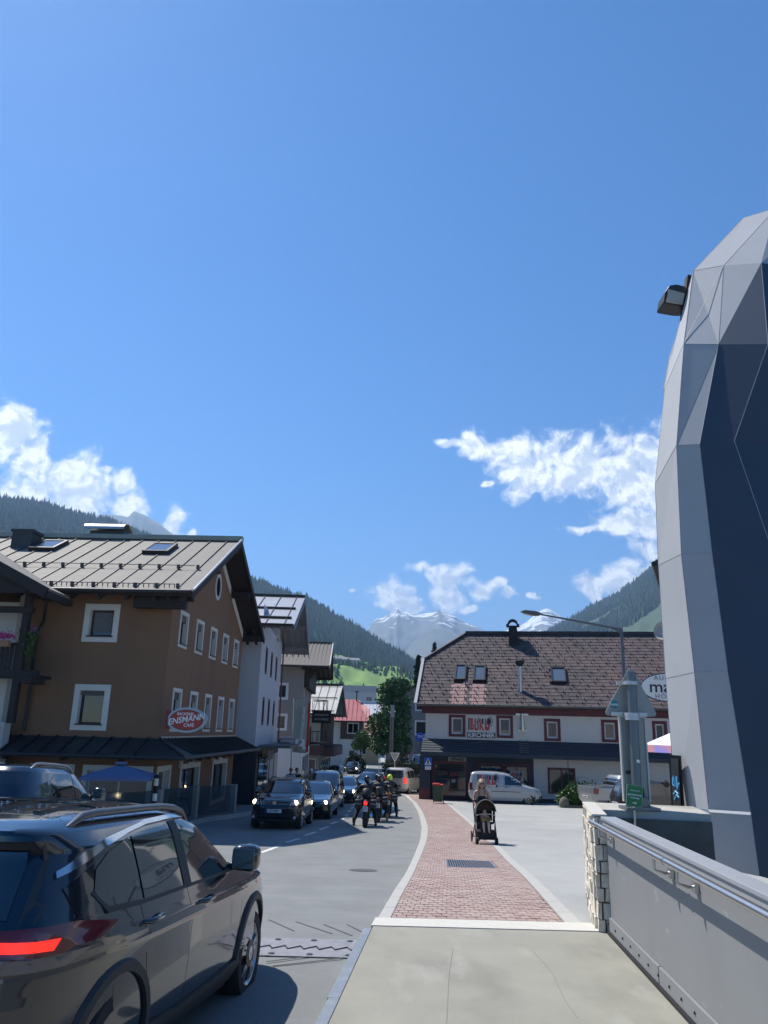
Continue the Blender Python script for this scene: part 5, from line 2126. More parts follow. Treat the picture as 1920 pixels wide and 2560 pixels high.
tiles.sort(key=lambda q: q[1])
lim = 300-len(tilesp)
b = MB()
b.mesh(TV*np.array([1, 1, .055]), TF)
t0_ = b.build('tile', m_tile, roofK, fix=False)
b = MB()
b.mesh(TV*np.array([1, 1, .055]), TF)
t1_ = b.build('tile', m_tilep, roofK, fix=False)
er = RK.to_euler()
for src, lst in ((t0_, tiles[:lim-1]), (t1_, tilesp)):
    for i, (x, t, w) in enumerate(lst):
        o = src if i == 0 else src.copy()
        if i:
            COL.objects.link(o)
        o.location = tpos(x, t, random.uniform(-.004, .006))
        o.rotation_euler = er
        o.scale = (w, TEx, 1)
rest = tiles[lim-1:]
Rn = np.array(RK)
mass('tiles_above', TV, TF, [tpos(x, t, random.uniform(-.004, .008)) for x, t, w in rest], [(w, TEx, .055) for x, t, w in rest], np.repeat(Rn[None], len(rest), 0), m_tile, parent=roofK, kind='stuff')
HV = np.array([(-.5, -.6, 0), (.5, -.6, 0), (.5, .6, 0), (-.5, .6, 0), (-.5, -1.0, 1), (.5, -1.0, 1), (.5, -.5, 1), (-.5, -.5, 1)])
HF = [(0, 1, 5, 4), (1, 2, 6, 5), (2, 3, 7, 6), (3, 0, 4, 7)]
mass('snow_hooks', HV, HF, [tpos(x, t+.06, .03) for x, t in hooks], [(.035, .1, .14)]*len(hooks), np.repeat(Rn[None], len(hooks), 0), mat('hook_dark', (.03, .025, .028), .6), parent=roofK, kind='stuff')
b = MB()
b.box(xR-.12, xR2+.1, yrK-.2, yrK+.2, zrK-.06, zrK+.17)
b.build('ridge_cap', m_gutter, roofK)
b = MB()
for xa, xb in ((xv0, xR), (xv1, xR2)):
    b = MB()
    b.bar((xa, yA, zA+.05), (xb, yrK, zrK+.08), .22, .14)
    b.build('hip_cap', mat('hip_tile', (.07, .04, .035), .8), roofK)
b = MB()
b.bar((xv0-.04, -.82, zeK-.02), (xv0-.04, yA, zA-.02), .06, .26)
b.bar((xv0-.14, -.82, zeK+.06), (xv0-.14, yA, zA+.06), .16, .05)
b.build('verge_flashing', mat('verge_grey', (.36, .36, .37), .6), roofK)
b = MB()
b.tube([(xv0, -.9, zeK-.03), (xv1, -.9, zeK-.03)], .085, 10)
b.build('gutter', mat('gutter_grey', (.11, .10, .09), .5, metal=.5), roofK, smooth=50)
for (s0, s1, q0, q1) in skl:
    b = MB()
    cx_, ct = (s0+s1)/2, (q0+q1)/2
    c = Vector(tpos(cx_, ct, .08))
    for a in (-1, 1):
        b.obox(c+Vector((a*(s1-s0)/2, 0, 0)), (1, 0, 0), sK, nK, .05, (q1-q0)/2+.05, .09)
        b.obox(c+sK*(a*(q1-q0)/2), (1, 0, 0), sK, nK, (s1-s0)/2, .05, .09)
    f = b.build('skylight', m_gutter, kb)
    b = MB()
    b.obox(c, (1, 0, 0), sK, nK, (s1-s0)/2-.04, (q1-q0)/2-.04, .02)
    b.build('pane', mat('skylight_glass2', (.10, .13, .16), .08, spec=1.0), f)
# chimney with arched cowl
xc0 = K(1272, 1590, 4.8)[0]
xc1 = K(1293, 1590, 4.8)[0]
ztop = K(1282, 1566, 4.8)[1]
b = MB()
b.box(xc0, xc1, 4.3, 5.2, zrK-1.6, ztop)
chK = b.build('chimney', m_dark, kb)
b = MB()
xm = (xc0+xc1)/2
zt2 = K(1282, 1550, 4.8)[1]
pts = [(xm+math.cos(a)*.38, 0, ztop+.06+math.sin(a)*(zt2-ztop-.06)) for a in np.linspace(0, PI, 13)]
for p, q in zip(pts[:-1], pts[1:]):
    b.prism([(p[0], 4.3, p[2]), (q[0], 4.3, q[2]), (xm+(q[0]-xm)*.78, 4.3, ztop+(q[2]-ztop)*.78), (xm+(p[0]-xm)*.78, 4.3, ztop+(p[2]-ztop)*.78)], (0, .9, 0))
for sx_ in (-1, 1):
    b.box(xm+sx_*.38-.09, xm+sx_*.38+.09, 4.25, 5.25, ztop-.02, ztop+.1)
b.build('chimney_cowl', m_dark, chK)
# stainless flue
xf = K(1300, 1700, -.2)[0]
m_flue = mat('stainless_flue', (.5, .49, .46), .3, metal=.9)
b = MB()
zfl = lambda v: K(1300, v, .35)[1]
b.tube([(xf, .35, zeK+.55), (xf, .35, zfl(1660))], .13, 14)
b.lathe((xf, .35, zeK+.62), (0, 0, 1), [(.34, -.12), (.2, .1), (.13, .32)], 16)
fl = b.build('flue', m_flue, kb, smooth=50)
b = MB()
b.lathe((xf, .35, zfl(1668)), (0, 0, 1), [(.08, 0), (.28, .22), (.3, .42), (.08, .5)], 16)
b.build('flue_cap', m_dark, fl, smooth=50)
b = MB()
b.tube([(xf+.08, -.22, zfac+.1), (xf+.08, -.22, K(1300, 1826, -.2)[1])], .11, 12)
b.box(xf-.32, xf+.48, -.2, -.02, zfac-.02, zfac+.1)
b.box(xf-.2, xf+.36, -.12, -.02, K(1300, 1828, -.2)[1], K(1300, 1824, -.2)[1])
b.lathe((xf+.08, -.22, K(1300, 1822, -.2)[1]), (0, 0, 1), [(.16, -.1), (.16, .1)], 12)
b.build('lower_flue', m_flue, fl, smooth=50)
# pent roof
b = MB()
b.prism([(-.15, 0, zpT), (-.15, -1.1, zpB+.1), (-.15, -1.1, zpB-.1), (-.15, 0, zpB-.1)], (LK+.3, 0, 0))
m_pr = mat('slate_blue_shingle', (.03, .04, .058), .7, var=.25, vscale=14)
prf = b.build('pent_roof', m_pr, kb)
nrow = 6
for k in range(nrow):
    b = MB()
    f0, f1 = k/nrow, (k+1)/nrow
    q = lambda f, h: (-.15, -1.1*(1-f), zpB+.1+(zpT-zpB-.1)*f+h)
    p, r_ = q(f0, .05), q(f1, .012)
    b.prism([p, r_, (p[0], r_[1], r_[2]-.03), (p[0], p[1], p[2]-.05)], (LK+.3, 0, 0))
    b.build('shingle_course', m_pr, prf)
b = MB()
lx0 = K(1300, 1870, -.6)[0]
for k in range(6):
    f = .12+.15*k
    b.box(lx0, lx0+.5, -1.1*(1-f)-.03, -1.1*(1-f)+.01, zpB+.16+(zpT-zpB-.1)*f, zpB+.21+(zpT-zpB-.1)*f)
for xx in (lx0, lx0+.5):
    b.bar((xx, -1.05, zpB+.2), (xx, -.05, zpT+.06), .05, .05)
b.build('roof_ladder', mat('ladder', (.1, .1, .1), .6), prf)
b = MB()
b.tube([(K(1419, 1876, -1.1)[0], -1.15, K(1419, 1876, -1.1)[1]), (K(1419, 1922, -1.1)[0], -1.15, .4)], .025, 6)
b.build('downpipe', m_gutter, kb)
b = MB()
x0, z1 = K(1446, 1944)
x1, z0 = K(1472, 1964)
b.box(x0, x1, -.12, -.02, z0, z1)
b.build('meter_box', m_kwhite, kb, bevel=.02)
# corner pillar
b = MB()
b.box(-.25, .42, -.9, -.04, -.5, zpB-.1)
b.build('corner_pillar', m_kblue, kb)
b = MB()
b.box(-.27, .44, -.92, -.9, -.4, .75)
b.build('pillar_base', m_kred, kb)
# shop signs
m_logo_red = mat('logo_red', (.42, .045, .03), .5)
m_logo_dark = mat('logo_dark', (.012, .014, .03), .5)


def office_logo(parent, x0, z0, w, h, y, rot=(PI/2, 0, 0), tr=None):
    """the stylised word BÜRO with a dark half disc and rays at its right, word KIRCHNER below; w,h of the word block"""
    tr = tr or (lambda x, z, d: (x, y-d, z))

    def bx(a0, a1, c0, c1, m, nm='logo_stroke', d=.0):
        b = MB()
        P = [(a0, c0), (a1, c0), (a1, c1), (a0, c1)]
        vs = [tr(x0+p*w, z0+q*h, d) for p, q in P]+[tr(x0+p*w, z0+q*h, d+.012) for p, q in P]
        b.mesh(vs, [(0, 3, 2, 1), (4, 5, 6, 7), (0, 1, 5, 4), (1, 2, 6, 5), (2, 3, 7, 6), (3, 0, 4, 7)])
        return b
    red, dark = MB(), MB()

    def add(mb, poly):
        vs = [tr(x0+p*w, z0+q*h, 0) for p, q in poly]+[tr(x0+p*w, z0+q*h, .012) for p, q in poly]
        n = len(poly)
        mb.mesh(vs, [tuple(range(n-1, -1, -1)), tuple(range(n, 2*n))]+[(i, (i+1) % n, (i+1) % n+n, i+n) for i in range(n)])
    R4 = lambda a, b_, c, d: [(a, c), (b_, c), (b_, d), (a, d)]
    add(dark, R4(.0, .055, .02, 1.0))
    # B
    add(red, R4(.08, .155, .03, .97))
    add(red, R4(.155, .20, .80, .97)); add(red, [(.20, .97), (.20, .56), (.155, .56), (.155, .70), (.165, .72), (.165, .80), (.155, .97)])
    add(red, [(.155, .52), (.215, .52), (.225, .45), (.225, .08), (.21, .03), (.155, .03), (.155, .18), (.175, .2), (.175, .38), (.155, .42)])
    # U with accents
    add(red, R4(.25, .31, .12, .95)); add(red, R4(.36, .42, .12, .72)); add(red, [(.25, .12), (.28, .0), (.39, .0), (.42, .12), (.36, .16), (.31, .16)])
    add(dark, [(.33, .62), (.40, 1.04), (.43, 1.04), (.36, .62)]); add(dark, [(.40, .66), (.45, .95), (.48, .95), (.43, .66)])
    # R
    add(red, R4(.45, .51, .0, .9)); add(dark, R4(.54, .62, .52, .96)); add(red, [(.51, .42), (.56, .42), (.64, .0), (.57, .0), (.51, .32)]); add(red, R4(.51, .55, .42, .55))
    # O
    add(red, [(.67, .12), (.71, .0), (.80, .0), (.86, .1), (.86, .50), (.79, .52), (.79, .3), (.74, .3), (.74, .8), (.70, .96), (.67, .9)])
    # dark half disc and rays
    add(dark, [(.76, .95)]+[(.80+.13*math.cos(a), .72+.30*math.sin(a)) for a in np.linspace(1.4, -1.4, 10)]+[(.76, .55)])
    for a in np.linspace(1.25, -1.2, 10):
        c_, s_ = math.cos(a), math.sin(a)
        p = lambda r_, o: (.80+r_*c_*.45-o*s_*.45, .70+r_*s_+o*c_)
        add(dark, [p(.36, -.03), p(.46, -.03), p(.46, .03), p(.36, .03)])
    red.build('logo_red_part', m_logo_red, parent, fix=False, kind='stuff')
    dark.build('logo_dark_part', m_logo_dark, parent, fix=False, kind='stuff')


lx0, lz1 = K(1166, 1787)
lx1, lz0 = K(1238.5, 1832)
bs2 = empty('office_sign', tuple(FK.o+FK.ex*lx0+FK.ey*(-.02)+np.array([0, 0, lz0])), FK.rz, 'white office sign with red and black logo over a black name strip, between two windows', 'sign')
wS, hS = lx1-lx0, lz1-lz0
b = MB()
b.box(.01, wS-.01, -.03, 0, 0, hS)
b.build('panel', mat('sign_panel_white', (.55, .55, .53), .6), bs2)
office_logo(bs2, .12, .12, wS*.86, hS*.72, -.032)
zk = K(1200, 1845)[1]-lz0
b = MB()
b.box(.05, wS, -.045, -.004, zk+.01, -.01)
b.build('name_strip', m_logo_dark, bs2)
text('lettering', 'KIRCHNER', .36, m_swhite, bs2, (wS/2+.02, -.05, (zk)/2-.01), (PI/2, 0, 0), .004, bold=.008, sx_=.98)
ox0, oz1 = K(1121, 1892)
ox1, oz0 = K(1166, 1904)
os_ = empty('shop_name_sign', tuple(FK.o+FK.ex*((ox0+ox1)/2)+FK.ey*(-.06)+np.array([0, 0, (oz0+oz1)/2])), FK.rz, 'small pale sign with rounded black lowercase lettering above the copy shop window', 'sign')
b = MB()
w2, h2_ = (ox1-ox0)/2, (oz1-oz0)/2
b.box(-w2, w2, -.03, .03, -h2_, h2_)
b.build('panel', mat('sign_pale_grey', (.3, .3, .3), .6), os_, bevel=.02)
text('lettering', 'olivetti', .3, m_logo_dark, os_, (0, -.035, 0), (PI/2, 0, 0), .004, bold=.012, sx_=1.12)
sx0_, sz1_ = K(1275, 1927)
sx1_, sz0_ = K(1309, 1954)
ds = empty('door_logo_sign', tuple(FK.o+FK.ex*sx0_+FK.ey*(-.05)+np.array([0, 0, sz0_])), FK.rz, 'small white logo sign on the dark door behind the van', 'sign')
b = MB()
b.box(0, sx1_-sx0_, -.03, .0, 0, sz1_-sz0_)
b.build('panel', mat('sign_panel_white', (.55, .55, .53), .6), ds, bevel=.01)
office_logo(ds, .08, .1, (sx1_-sx0_)*.85, (sz1_-sz0_)*.75, -.032)
# crossing sign on the pillar
px0, pz1_ = K(1060.5, 1893, -.95)
px1, pz0_ = K(1080, 1914.5, -.95)
cs = empty('crossing_sign', tuple(FK.o+FK.ex*((px0+px1)/2)+FK.ey*(-.97)+np.array([0, 0, (pz0_+pz1_)/2])), FK.rz, 'blue pedestrian crossing sign with small plate below on the dark corner pillar', 'sign')
b = MB()
hw2 = (px1-px0)/2
b.box(-hw2, hw2, -.02, .02, -hw2*1.05, hw2*1.05)
b.build('panel', mat('sign_blue', (.01, .09, .45), .5), cs)
b = MB()
b.prism([(-hw2*.85, -.026, -hw2*.8), (hw2*.85, -.026, -hw2*.8), (0, -.026, hw2*.85)], (0, .008, 0))
b.build('triangle', m_swhite, cs)
b = MB()
b.lathe((0, -.03, .1), (0, 1, 0), [(.035, -.004), (.035, .004)], 10)
b.prism([(-.07, -.034, .06), (.07, -.034, .06), (.05, -.034, -.05), (.1, -.034, -.17), (.04, -.034, -.17), (0, -.034, -.07), (-.05, -.034, -.17), (-.11, -.034, -.17), (-.04, -.034, -.05)], (0, .006, 0))
b.build('walking_figure', m_logo_dark, cs)
b = MB()
b.box(-.19, .19, -.02, .02, -hw2-.24, -hw2-.04)
b.build('plate', m_swhite, cs)
text('lettering', '2 m', .15, m_logo_dark, cs, (0, -.023, -hw2-.14), (PI/2, 0, 0), .002)

# wheelie bin
p = gp(1095, 2008, G)
wb = empty('wheelie_bin', tuple(p), FK.rz, 'green wheelie bin with red lid beside the shop window', 'bin')
b = MB()
b.prism([(-.25, -.28, .1), (.25, -.28, .1), (.29, -.33, .98), (-.29, -.33, .98)], (0, .55, 0))
b.build('body', mat('bin_green', (.03, .06, .03), .6), wb, bevel=.02)
b = MB()
b.box(-.31, .31, -.36, .3, .99, 1.04)
b.box(-.31, .1, -.36, .2, 1.03, 1.09)
b.build('lid', mat('bin_red', (.5, .05, .04), .5), wb, bevel=.015)
for x in (-.3, .27):
    b = MB()
    b.lathe((x, .24, .1), (1, 0, 0), [(.1, 0), (.1, .04)], 14)
    b.build('wheel', m_dark, wb)

# building whose eave shows behind the grey tower, with dish and oval optician sign
RX = at(1705, 1900, 30)[0]+.3
tipx = at(1634, 1412, 30)[0]-RX
rb = empty('corner_house', (RX, 30, G(30)-.2), -.39, 'house hidden behind the grey tower, only its dark eave and satellite dish showing', 'building')
ez = at(1640, 1415, 30)[2]-(G(30)-.2)
b = MB()
b.box(0, 10, 0, 8, -.3, ez-.2)
b.build('wall', m_kwhite, rb)
b = MB()
slab_roof(b, (tipx, -1, ez), (tipx, 9, ez), (5, 9, ez+2.6), (5, -1, ez+2.6), .2)
slab_roof(b, (11.2, -1, ez), (11.2, 9, ez), (5, 9, ez+2.6), (5, -1, ez+2.6), .2)
b.build('roof', m_wood_dark, rb)
dp = at(1652, 1577, 30)
lx = dp-np.array([RX, 30, G(30)-.2])
b = MB()
b.lathe((lx[0]+.15, lx[1]-.3, lx[2]), (-.4, -1, .25), [(.05, -.12), (.28, -.06), (.38, .05)], 20, caps=False)
b.bar((lx[0]+.1, lx[1]-.3, lx[2]-.1), (.1, .1, lx[2]-.5), .05, .05)
b.build('satellite_dish', mat('dish_grey', (.35, .33, .32), .6), rb, fix=False)
oc = at(1671, 1718.5, 24)
og = empty('optician_sign', tuple(oc), -.12, 'white oval sign with dark blue rim jutting out from behind the grey tower', 'sign')
b = MB()
rxo = (1671-1606)/F*24.5
oval(b, rxo, rxo*.52, 0, .12)
b.build('rim', mat('sign_navy', (.012, .02, .07), .5), og, smooth=40)
b = MB()
oval(b, rxo*.965, rxo*.485, -.012, .004)
b.build('face', mat('sign_cream', (.66, .65, .62), .6), og)
text('lettering', 'AUGEN', .2, mat('letter_grey', (.15, .16, .2), .6), og, (-.03, -.02, .27), (PI/2, 0, 0), .003, spacing=1.25)
text('lettering', 'ma', .5, m_logo_dark, og, (-.25, -.02, .0), (PI/2, 0, 0), .003, bold=.004, sx_=1.1)
text('lettering', 'HÖRS', .2, mat('letter_grey', (.15, .16, .2), .6), og, (-.12, -.02, -.28), (PI/2, 0, 0), .003, spacing=1.25)
b = MB()
b.bar((rxo*.5, .06, 0), (3.2, 1.5, 0), .06, .06)
b.tube([(3.0, 1.4, .6), (3.0, 1.4, G(25)-oc[2])], .08, 8)
b.build('bracket', m_gutter, og)

# ================================================================== faceted tower, parapet, pillar
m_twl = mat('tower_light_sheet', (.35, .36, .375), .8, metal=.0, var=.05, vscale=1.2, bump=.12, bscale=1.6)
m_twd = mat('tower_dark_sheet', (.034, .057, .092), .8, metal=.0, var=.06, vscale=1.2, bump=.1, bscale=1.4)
tw = empty('faceted_tower', (5.2, 11.5, -1.9), 0, 'grey tower clad in folded triangular sheet facets, pale edge and dark blue face', 'tower')
TO = np.array([5.2, 11.5, -1.9])


def tp(u, v, Y):
    return tuple(at(u, v, Y)-TO)


# rings of vertices: columns A (silhouette), B (fold), C (edge of dark face), then the dark face and hidden sides
A = [tp(1699, 2150, 11.2), tp(1694, 2060, 11.15), tp(1664, 1696, 11.0), tp(1646, 1413, 10.9), tp(1638, 1210, 10.85), tp(1662, 972, 10.95), tp(1677, 892, 11.05), tp(1711, 790, 11.3)]
B = [tp(1783, 2165, 10.35), tp(1772, 2028, 10.3), tp(1736, 1680, 10.15), tp(1703, 1385, 10.1), tp(1691, 1113, 10.1), tp(1709, 860, 10.25), tp(1733, 677, 11.1), tp(1858, 545, 12.4)]
Cc = [tp(1898, 2190, 10.1), tp(1877, 2034, 10.05), tp(1819, 1678, 9.9), tp(1780, 1383, 9.87), tp(1749, 1111, 9.9), tp(1796, 861, 10.0), tp(1809, 664, 10.75), tp(1940, 520, 12.1)]
D = [tp(2080, 2240, 9.7), tp(2060, 2060, 9.6), tp(1990, 1690, 9.55), tp(1935, 1390, 9.5), tp(1836, 1102, 9.7), tp(1920, 860, 9.65), tp(1903, 657, 10.4), tp(2010, 560, 11.7)]
E_ = [tuple(np.array(p)+np.array([2.6, .5, 0.0])) for p in D]
back = [(2.2, 1.8, p[2]) for p in D]
topz = max(p[2] for p in B)
b = MB()
faceL, faceD = [], []
for i in range(7):
    # light facets: A-B and B-C
    if i < 6 or True:
        q = (A[i], B[i], B[i+1], A[i+1])
        if i % 2:
            faceL += [(q[0], q[1], q[2]), (q[0], q[2], q[3])]
        else:
            faceL += [(q[0], q[1], q[3]), (q[1], q[2], q[3])]
    q = (B[i], Cc[i], Cc[i+1], B[i+1])
    if i in (0, 2, 4):
        faceL += [(q[0], q[1], q[2]), (q[0], q[2], q[3])]
    else:
        faceL += [(q[0], q[1], q[3]), (q[1], q[2], q[3])]
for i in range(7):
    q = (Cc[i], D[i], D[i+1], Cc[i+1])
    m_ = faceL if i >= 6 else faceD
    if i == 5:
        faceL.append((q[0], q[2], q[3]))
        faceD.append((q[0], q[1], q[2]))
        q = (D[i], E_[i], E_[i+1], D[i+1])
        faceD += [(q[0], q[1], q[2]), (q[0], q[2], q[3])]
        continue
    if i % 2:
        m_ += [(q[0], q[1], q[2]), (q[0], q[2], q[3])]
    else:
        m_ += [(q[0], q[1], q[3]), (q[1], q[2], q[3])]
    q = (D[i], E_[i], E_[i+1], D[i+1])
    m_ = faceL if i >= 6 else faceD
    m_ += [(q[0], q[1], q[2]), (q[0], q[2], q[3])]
shell = MB()
mid = np.array([(A[i][0]+E_[i][0])/2 for i in range(8)])
Fb = [(p[0]+1.6, p[1]+1.6, p[2]) for p in A]
Gb = [(p[0]+.4, p[1]+3.2, p[2]) for p in E_]
for i in range(7):
    faceL += [(A[i], A[i+1], Fb[i+1]), (A[i], Fb[i+1], Fb[i])]
    faceL += [(Fb[i], Fb[i+1], Gb[i+1]), (Fb[i], Gb[i+1], Gb[i])]
    faceD += [(Gb[i], Gb[i+1], E_[i+1]), (Gb[i], E_[i+1], E_[i])]
top = [A[7], B[7], Cc[7], D[7], E_[7], Gb[7], Fb[7]]
ct = tuple(np.mean(np.array(top), 0)+np.array([0, 0, .5]))
for i in range(7):
    faceL.append((top[i], top[(i+1) % 7], ct))
# each folded sheet facet is a part of its own, butted along its folds
cen = Vector((2.3, 2.6, 3))
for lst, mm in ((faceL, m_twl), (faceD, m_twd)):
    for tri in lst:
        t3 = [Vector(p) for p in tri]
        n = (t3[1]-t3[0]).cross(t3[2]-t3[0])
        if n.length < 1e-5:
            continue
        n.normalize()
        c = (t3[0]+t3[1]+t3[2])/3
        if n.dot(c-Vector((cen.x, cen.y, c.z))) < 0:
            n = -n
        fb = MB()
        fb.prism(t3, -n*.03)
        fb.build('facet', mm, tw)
b = MB()
for lst in (A, B, Cc, D):
    for p, q in zip(lst[:-1], lst[1:]):
        b.bar(p, q, .007, .007)
for i in range(8):
    b.bar(A[i], B[i], .006, .006)
    b.bar(B[i], Cc[i], .006, .006)
for i in (4, 5, 6):
    b.bar(B[i], Cc[i+1] if i < 6 else Cc[i], .006, .006)
b.build('fold_edges', mat('tower_fold', (.3, .31, .33), .5, var=.3, vscale=5), tw, kind='stuff')
b = MB()
for p, q in ((tp(1722, 2020, 10.28), tp(1772, 2027, 10.26)), (tp(1772, 2027, 10.26), tp(1877, 2034, 9.66))):
    b.bar(p, q, .012, .03)
b.build('white_trim_line', m_swhite, tw)
# narrow door with blue spray tag on the left face
do = MB()
P = [tp(1685.7, 1887, 10.95), tp(1712.6, 1889, 10.72), tp(1728, 2112, 10.78), tp(1697.8, 2100, 11.0)]
nrm3 = (Vector(P[1])-Vector(P[0])).cross(Vector(P[3])-Vector(P[0])).normalized()
if nrm3.y > 0:
    nrm3 = -nrm3
do.prism([Vector(p)+nrm3*.06 for p in P], nrm3*.03)
dr = do.build('door', mat('door_black', (.01, .011, .013), .25), tw)
ux = (Vector(P[1])-Vector(P[0]))
vz = (Vector(P[3])-Vector(P[0]))
lp = lambda a, c, h=.095: Vector(P[0])+ux*a+vz*c+nrm3*h
b = MB()
b.prism([lp(.28, .04), lp(.95, .04), lp(.95, .98), lp(.28, .98)], nrm3*.01)
b.build('door_panel', mat('door_glass', (.035, .04, .04), .3, var=.4, vscale=3), dr)
b = MB()
for pts in ([(.45, .26), (.4, .34), (.5, .36)], [(.5, .24), (.6, .37)], [(.6, .37), (.7, .25), (.78, .4)], [(.8, .25), (.78, .4), (.95, .32)], [(.4, .46), (.6, .42), (.85, .45)], [(.45, .52), (.7, .46), (.9, .49)]):
    b.tube([lp(a, c, .11) for a, c in pts], .012, 5)
b.build('spray_tag', mat('spray_blue', (.12, .4, .62), .5), dr, kind='stuff')
# floodlight on the tower
fo = at(1676, 745, 11.2)
fl_ = empty('floodlight', tuple(fo), 0, 'black floodlight with pale glass mounted high on the tower edge', 'floodlight')
b = MB()
px = lambda du, dv: ((du)/F*11.6, -(dv)/F*11.6)
shp = [(-24, 20), (-20, -8), (-6, -30), (14, -34), (40, -27), (44, 28), (22, 28), (-4, 24)]
b.prism([(px(a, c)[0], -.1+(.05 if c > 0 else 0), px(a, c)[1]) for a, c in shp], (0, .34, 0))
b.build('housing', mat('flood_black', (.014, .015, .017), .45), fl_, bevel=.03)
b = MB()
g_ = [(-18, 20), (-11, -14), (32, -2), (26, 27)]
b.prism([(px(a, c)[0], -.13+(.04 if c > 0 else 0), px(a, c)[1]) for a, c in g_], (0, .03, 0))
b.build('lens', mat('flood_glass', (.3, .3, .28), .25), fl_, bevel=.006)
b = MB()
q0 = at(1711, 860, 11.2)-fo
q1 = at(1726, 690, 11.2)-fo
b.bar((q0[0], .05, q0[2]), (q1[0]+.03, .05, q1[2]), .14, .16)
b.build('bracket', m_dark, fl_)
b = MB()
p = at(1875, 557, 11.0)-fo

# parapet: painted steel wall along the footway
m_par = mat('parapet_grey', (.225, .232, .235), .5, var=.05, vscale=1.5)
wear(m_par, (.42, .43, .44), 4.5, .64, .74, (1, .9, 1.6), .4)
wear(m_par, (.2, .2, .19), 1.6, .52, .75, (1, 1.5, .35), .4)
m_parcap = mat('parapet_cap', (.31, .32, .335), .45, var=.05)
pa = empty('parapet', (2.27, 8.12, -1.8), -.057, 'grey steel parapet with flat cap along the right of the footway', 'parapet')
b = MB()
b.box(0, .1, -9, 0, .04, .96)
b.build('wall', m_par, pa, bevel=.004)
b = MB()
b.box(-.045, .105, -9, .02, 1.015, 1.045)
b.box(-.03, .09, -9, .01, .965, 1.015)
b.build('cap', m_parcap, pa, bevel=.006)
for y0, y1 in ((-1.62, -.03), (-3.22, -1.64), (-4.8, -3.24)):
    b = MB()
    b.box(-.022, 0, y0, y1, .03, .15)
    b.build('skirting_plate', m_par, pa, bevel=.003)
b = MB()
for y in np.arange(-4.6, 0, .27):
    b.lathe((-.022, y, .09), (-1, 0, 0), [(.012, 0), (.01, .008)], 6)
b.build('bolts', m_dark, pa, kind='stuff')
b = MB()
b.box(-.04, .1, -9, 0, -.03, .025)
b.build('bottom_gap', m_dark, pa)
hrn = empty('handrail', (2.27, 8.12, -1.8), -.057, 'round stainless steel handrail bracketed to the grey parapet', 'handrail')
m_inox = mat('stainless', (.55, .55, .54), .36, metal=1.0, var=.06, vscale=20)
b = MB()
pt = lambda y: -.13
hz_ = .985
b.tube([(-.13, .1, hz_), (-.13, -2.35, hz_)], .022, 16)
b.tube([(-.13, -2.36, hz_), (-.13, -8, hz_)], .022, 16)
b.tube([(-.13, -2.34, hz_), (-.13, -2.37, hz_)], .0265, 16)
b.build('rail', m_inox, hrn, smooth=50)
for y in (-.28, -2.1, -2.62, -4.5):
    b = MB()
    b.tube([(-.13, y, hz_-.02), (-.13, y, hz_-.095), (-.07, y, hz_-.115), (-.005, y, hz_-.115)], .011, 8)
    b.box(-.03, -.003, y-.035, y+.035, hz_-.15, hz_-.085)
    b.build('rail_bracket', m_inox, hrn)

# rough stone pillar at the end of the parapet
m_rock = mat('rough_stone', (.66, .61, .5), .9, var=.16, vscale=6, bump=1.0, bscale=24)
m_mort = mat('mortar', (.15, .14, .12), .95)
pw_ = empty('stone_pillar', (2.165, 8.2, -1.8), -.19, 'rough pale stone pillar at the far end of the grey parapet', 'pillar')
b = MB()
b.box(.015, .12, .02, 1.5, -.3, 1.04)
b.build('core', m_mort, pw_)
rnd = random.Random(3)
z = 0.0
while z < 1.01:
    h = rnd.choice([.11, .13, .15])
    h = min(h, 1.04-z)
    x = 0.0
    ws = rnd.choice([[.05, .08], [.13], [.08, .05]])
    for w_ in ws:
        b = MB()
        b.box(x+.006, x+w_-.006, 0, .12, z+.006, z+h-.006)
        o = b.build('stone', m_rock, pw_)
        for v_ in o.data.vertices:
            if v_.co.y < .05:
                v_.co.y -= rnd.uniform(.0, .03)
            v_.co.x += rnd.uniform(-.006, .006)
            v_.co.z += rnd.uniform(-.006, .006)
        x += w_
    y = .13
    while y < 1.4:
        w_ = rnd.uniform(.14, .24)
        b = MB()
        b.box(-.004, .1, y, min(y+w_-.012, 1.5), z+.006, z+h-.006)
        o = b.build('stone', m_rock, pw_)
        for v_ in o.data.vertices:
            if v_.co.x < .05:
                v_.co.x -= rnd.uniform(0, .025)
        y += w_
    z += h
b = MB()
b.box(-.01, .14, -.01, 1.52, 1.04, 1.062)
b.build('cap', mat('stone_cap', (.5, .48, .42), .85, bump=.3), pw_, bevel=.008)
# concrete platform wall behind the pillar
pc = empty('retaining_wall', (2.28, 8.78, -1.8), -.19, 'pale concrete retaining wall top that carries the sign post', 'wall')
m_cw = mat('wall_concrete', (.42, .40, .35), .88, var=.12, vscale=2.5, bump=.3, bscale=50)
wear(m_cw, (.2, .19, .16), 2, .55, .7, (1, 1, 3), .5)
b = MB()
b.box(.06, 1.24, .02, .92, -1.6, 1.058)
b.build('platform', m_cw, pc, bevel=.01)
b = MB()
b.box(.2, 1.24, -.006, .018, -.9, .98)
b.build('dark_face', mat('dark_concrete', (.12, .11, .09), .9, var=.3, vscale=3, bump=.3), pc)  # thin sheet of darker concrete colour over the platform's front

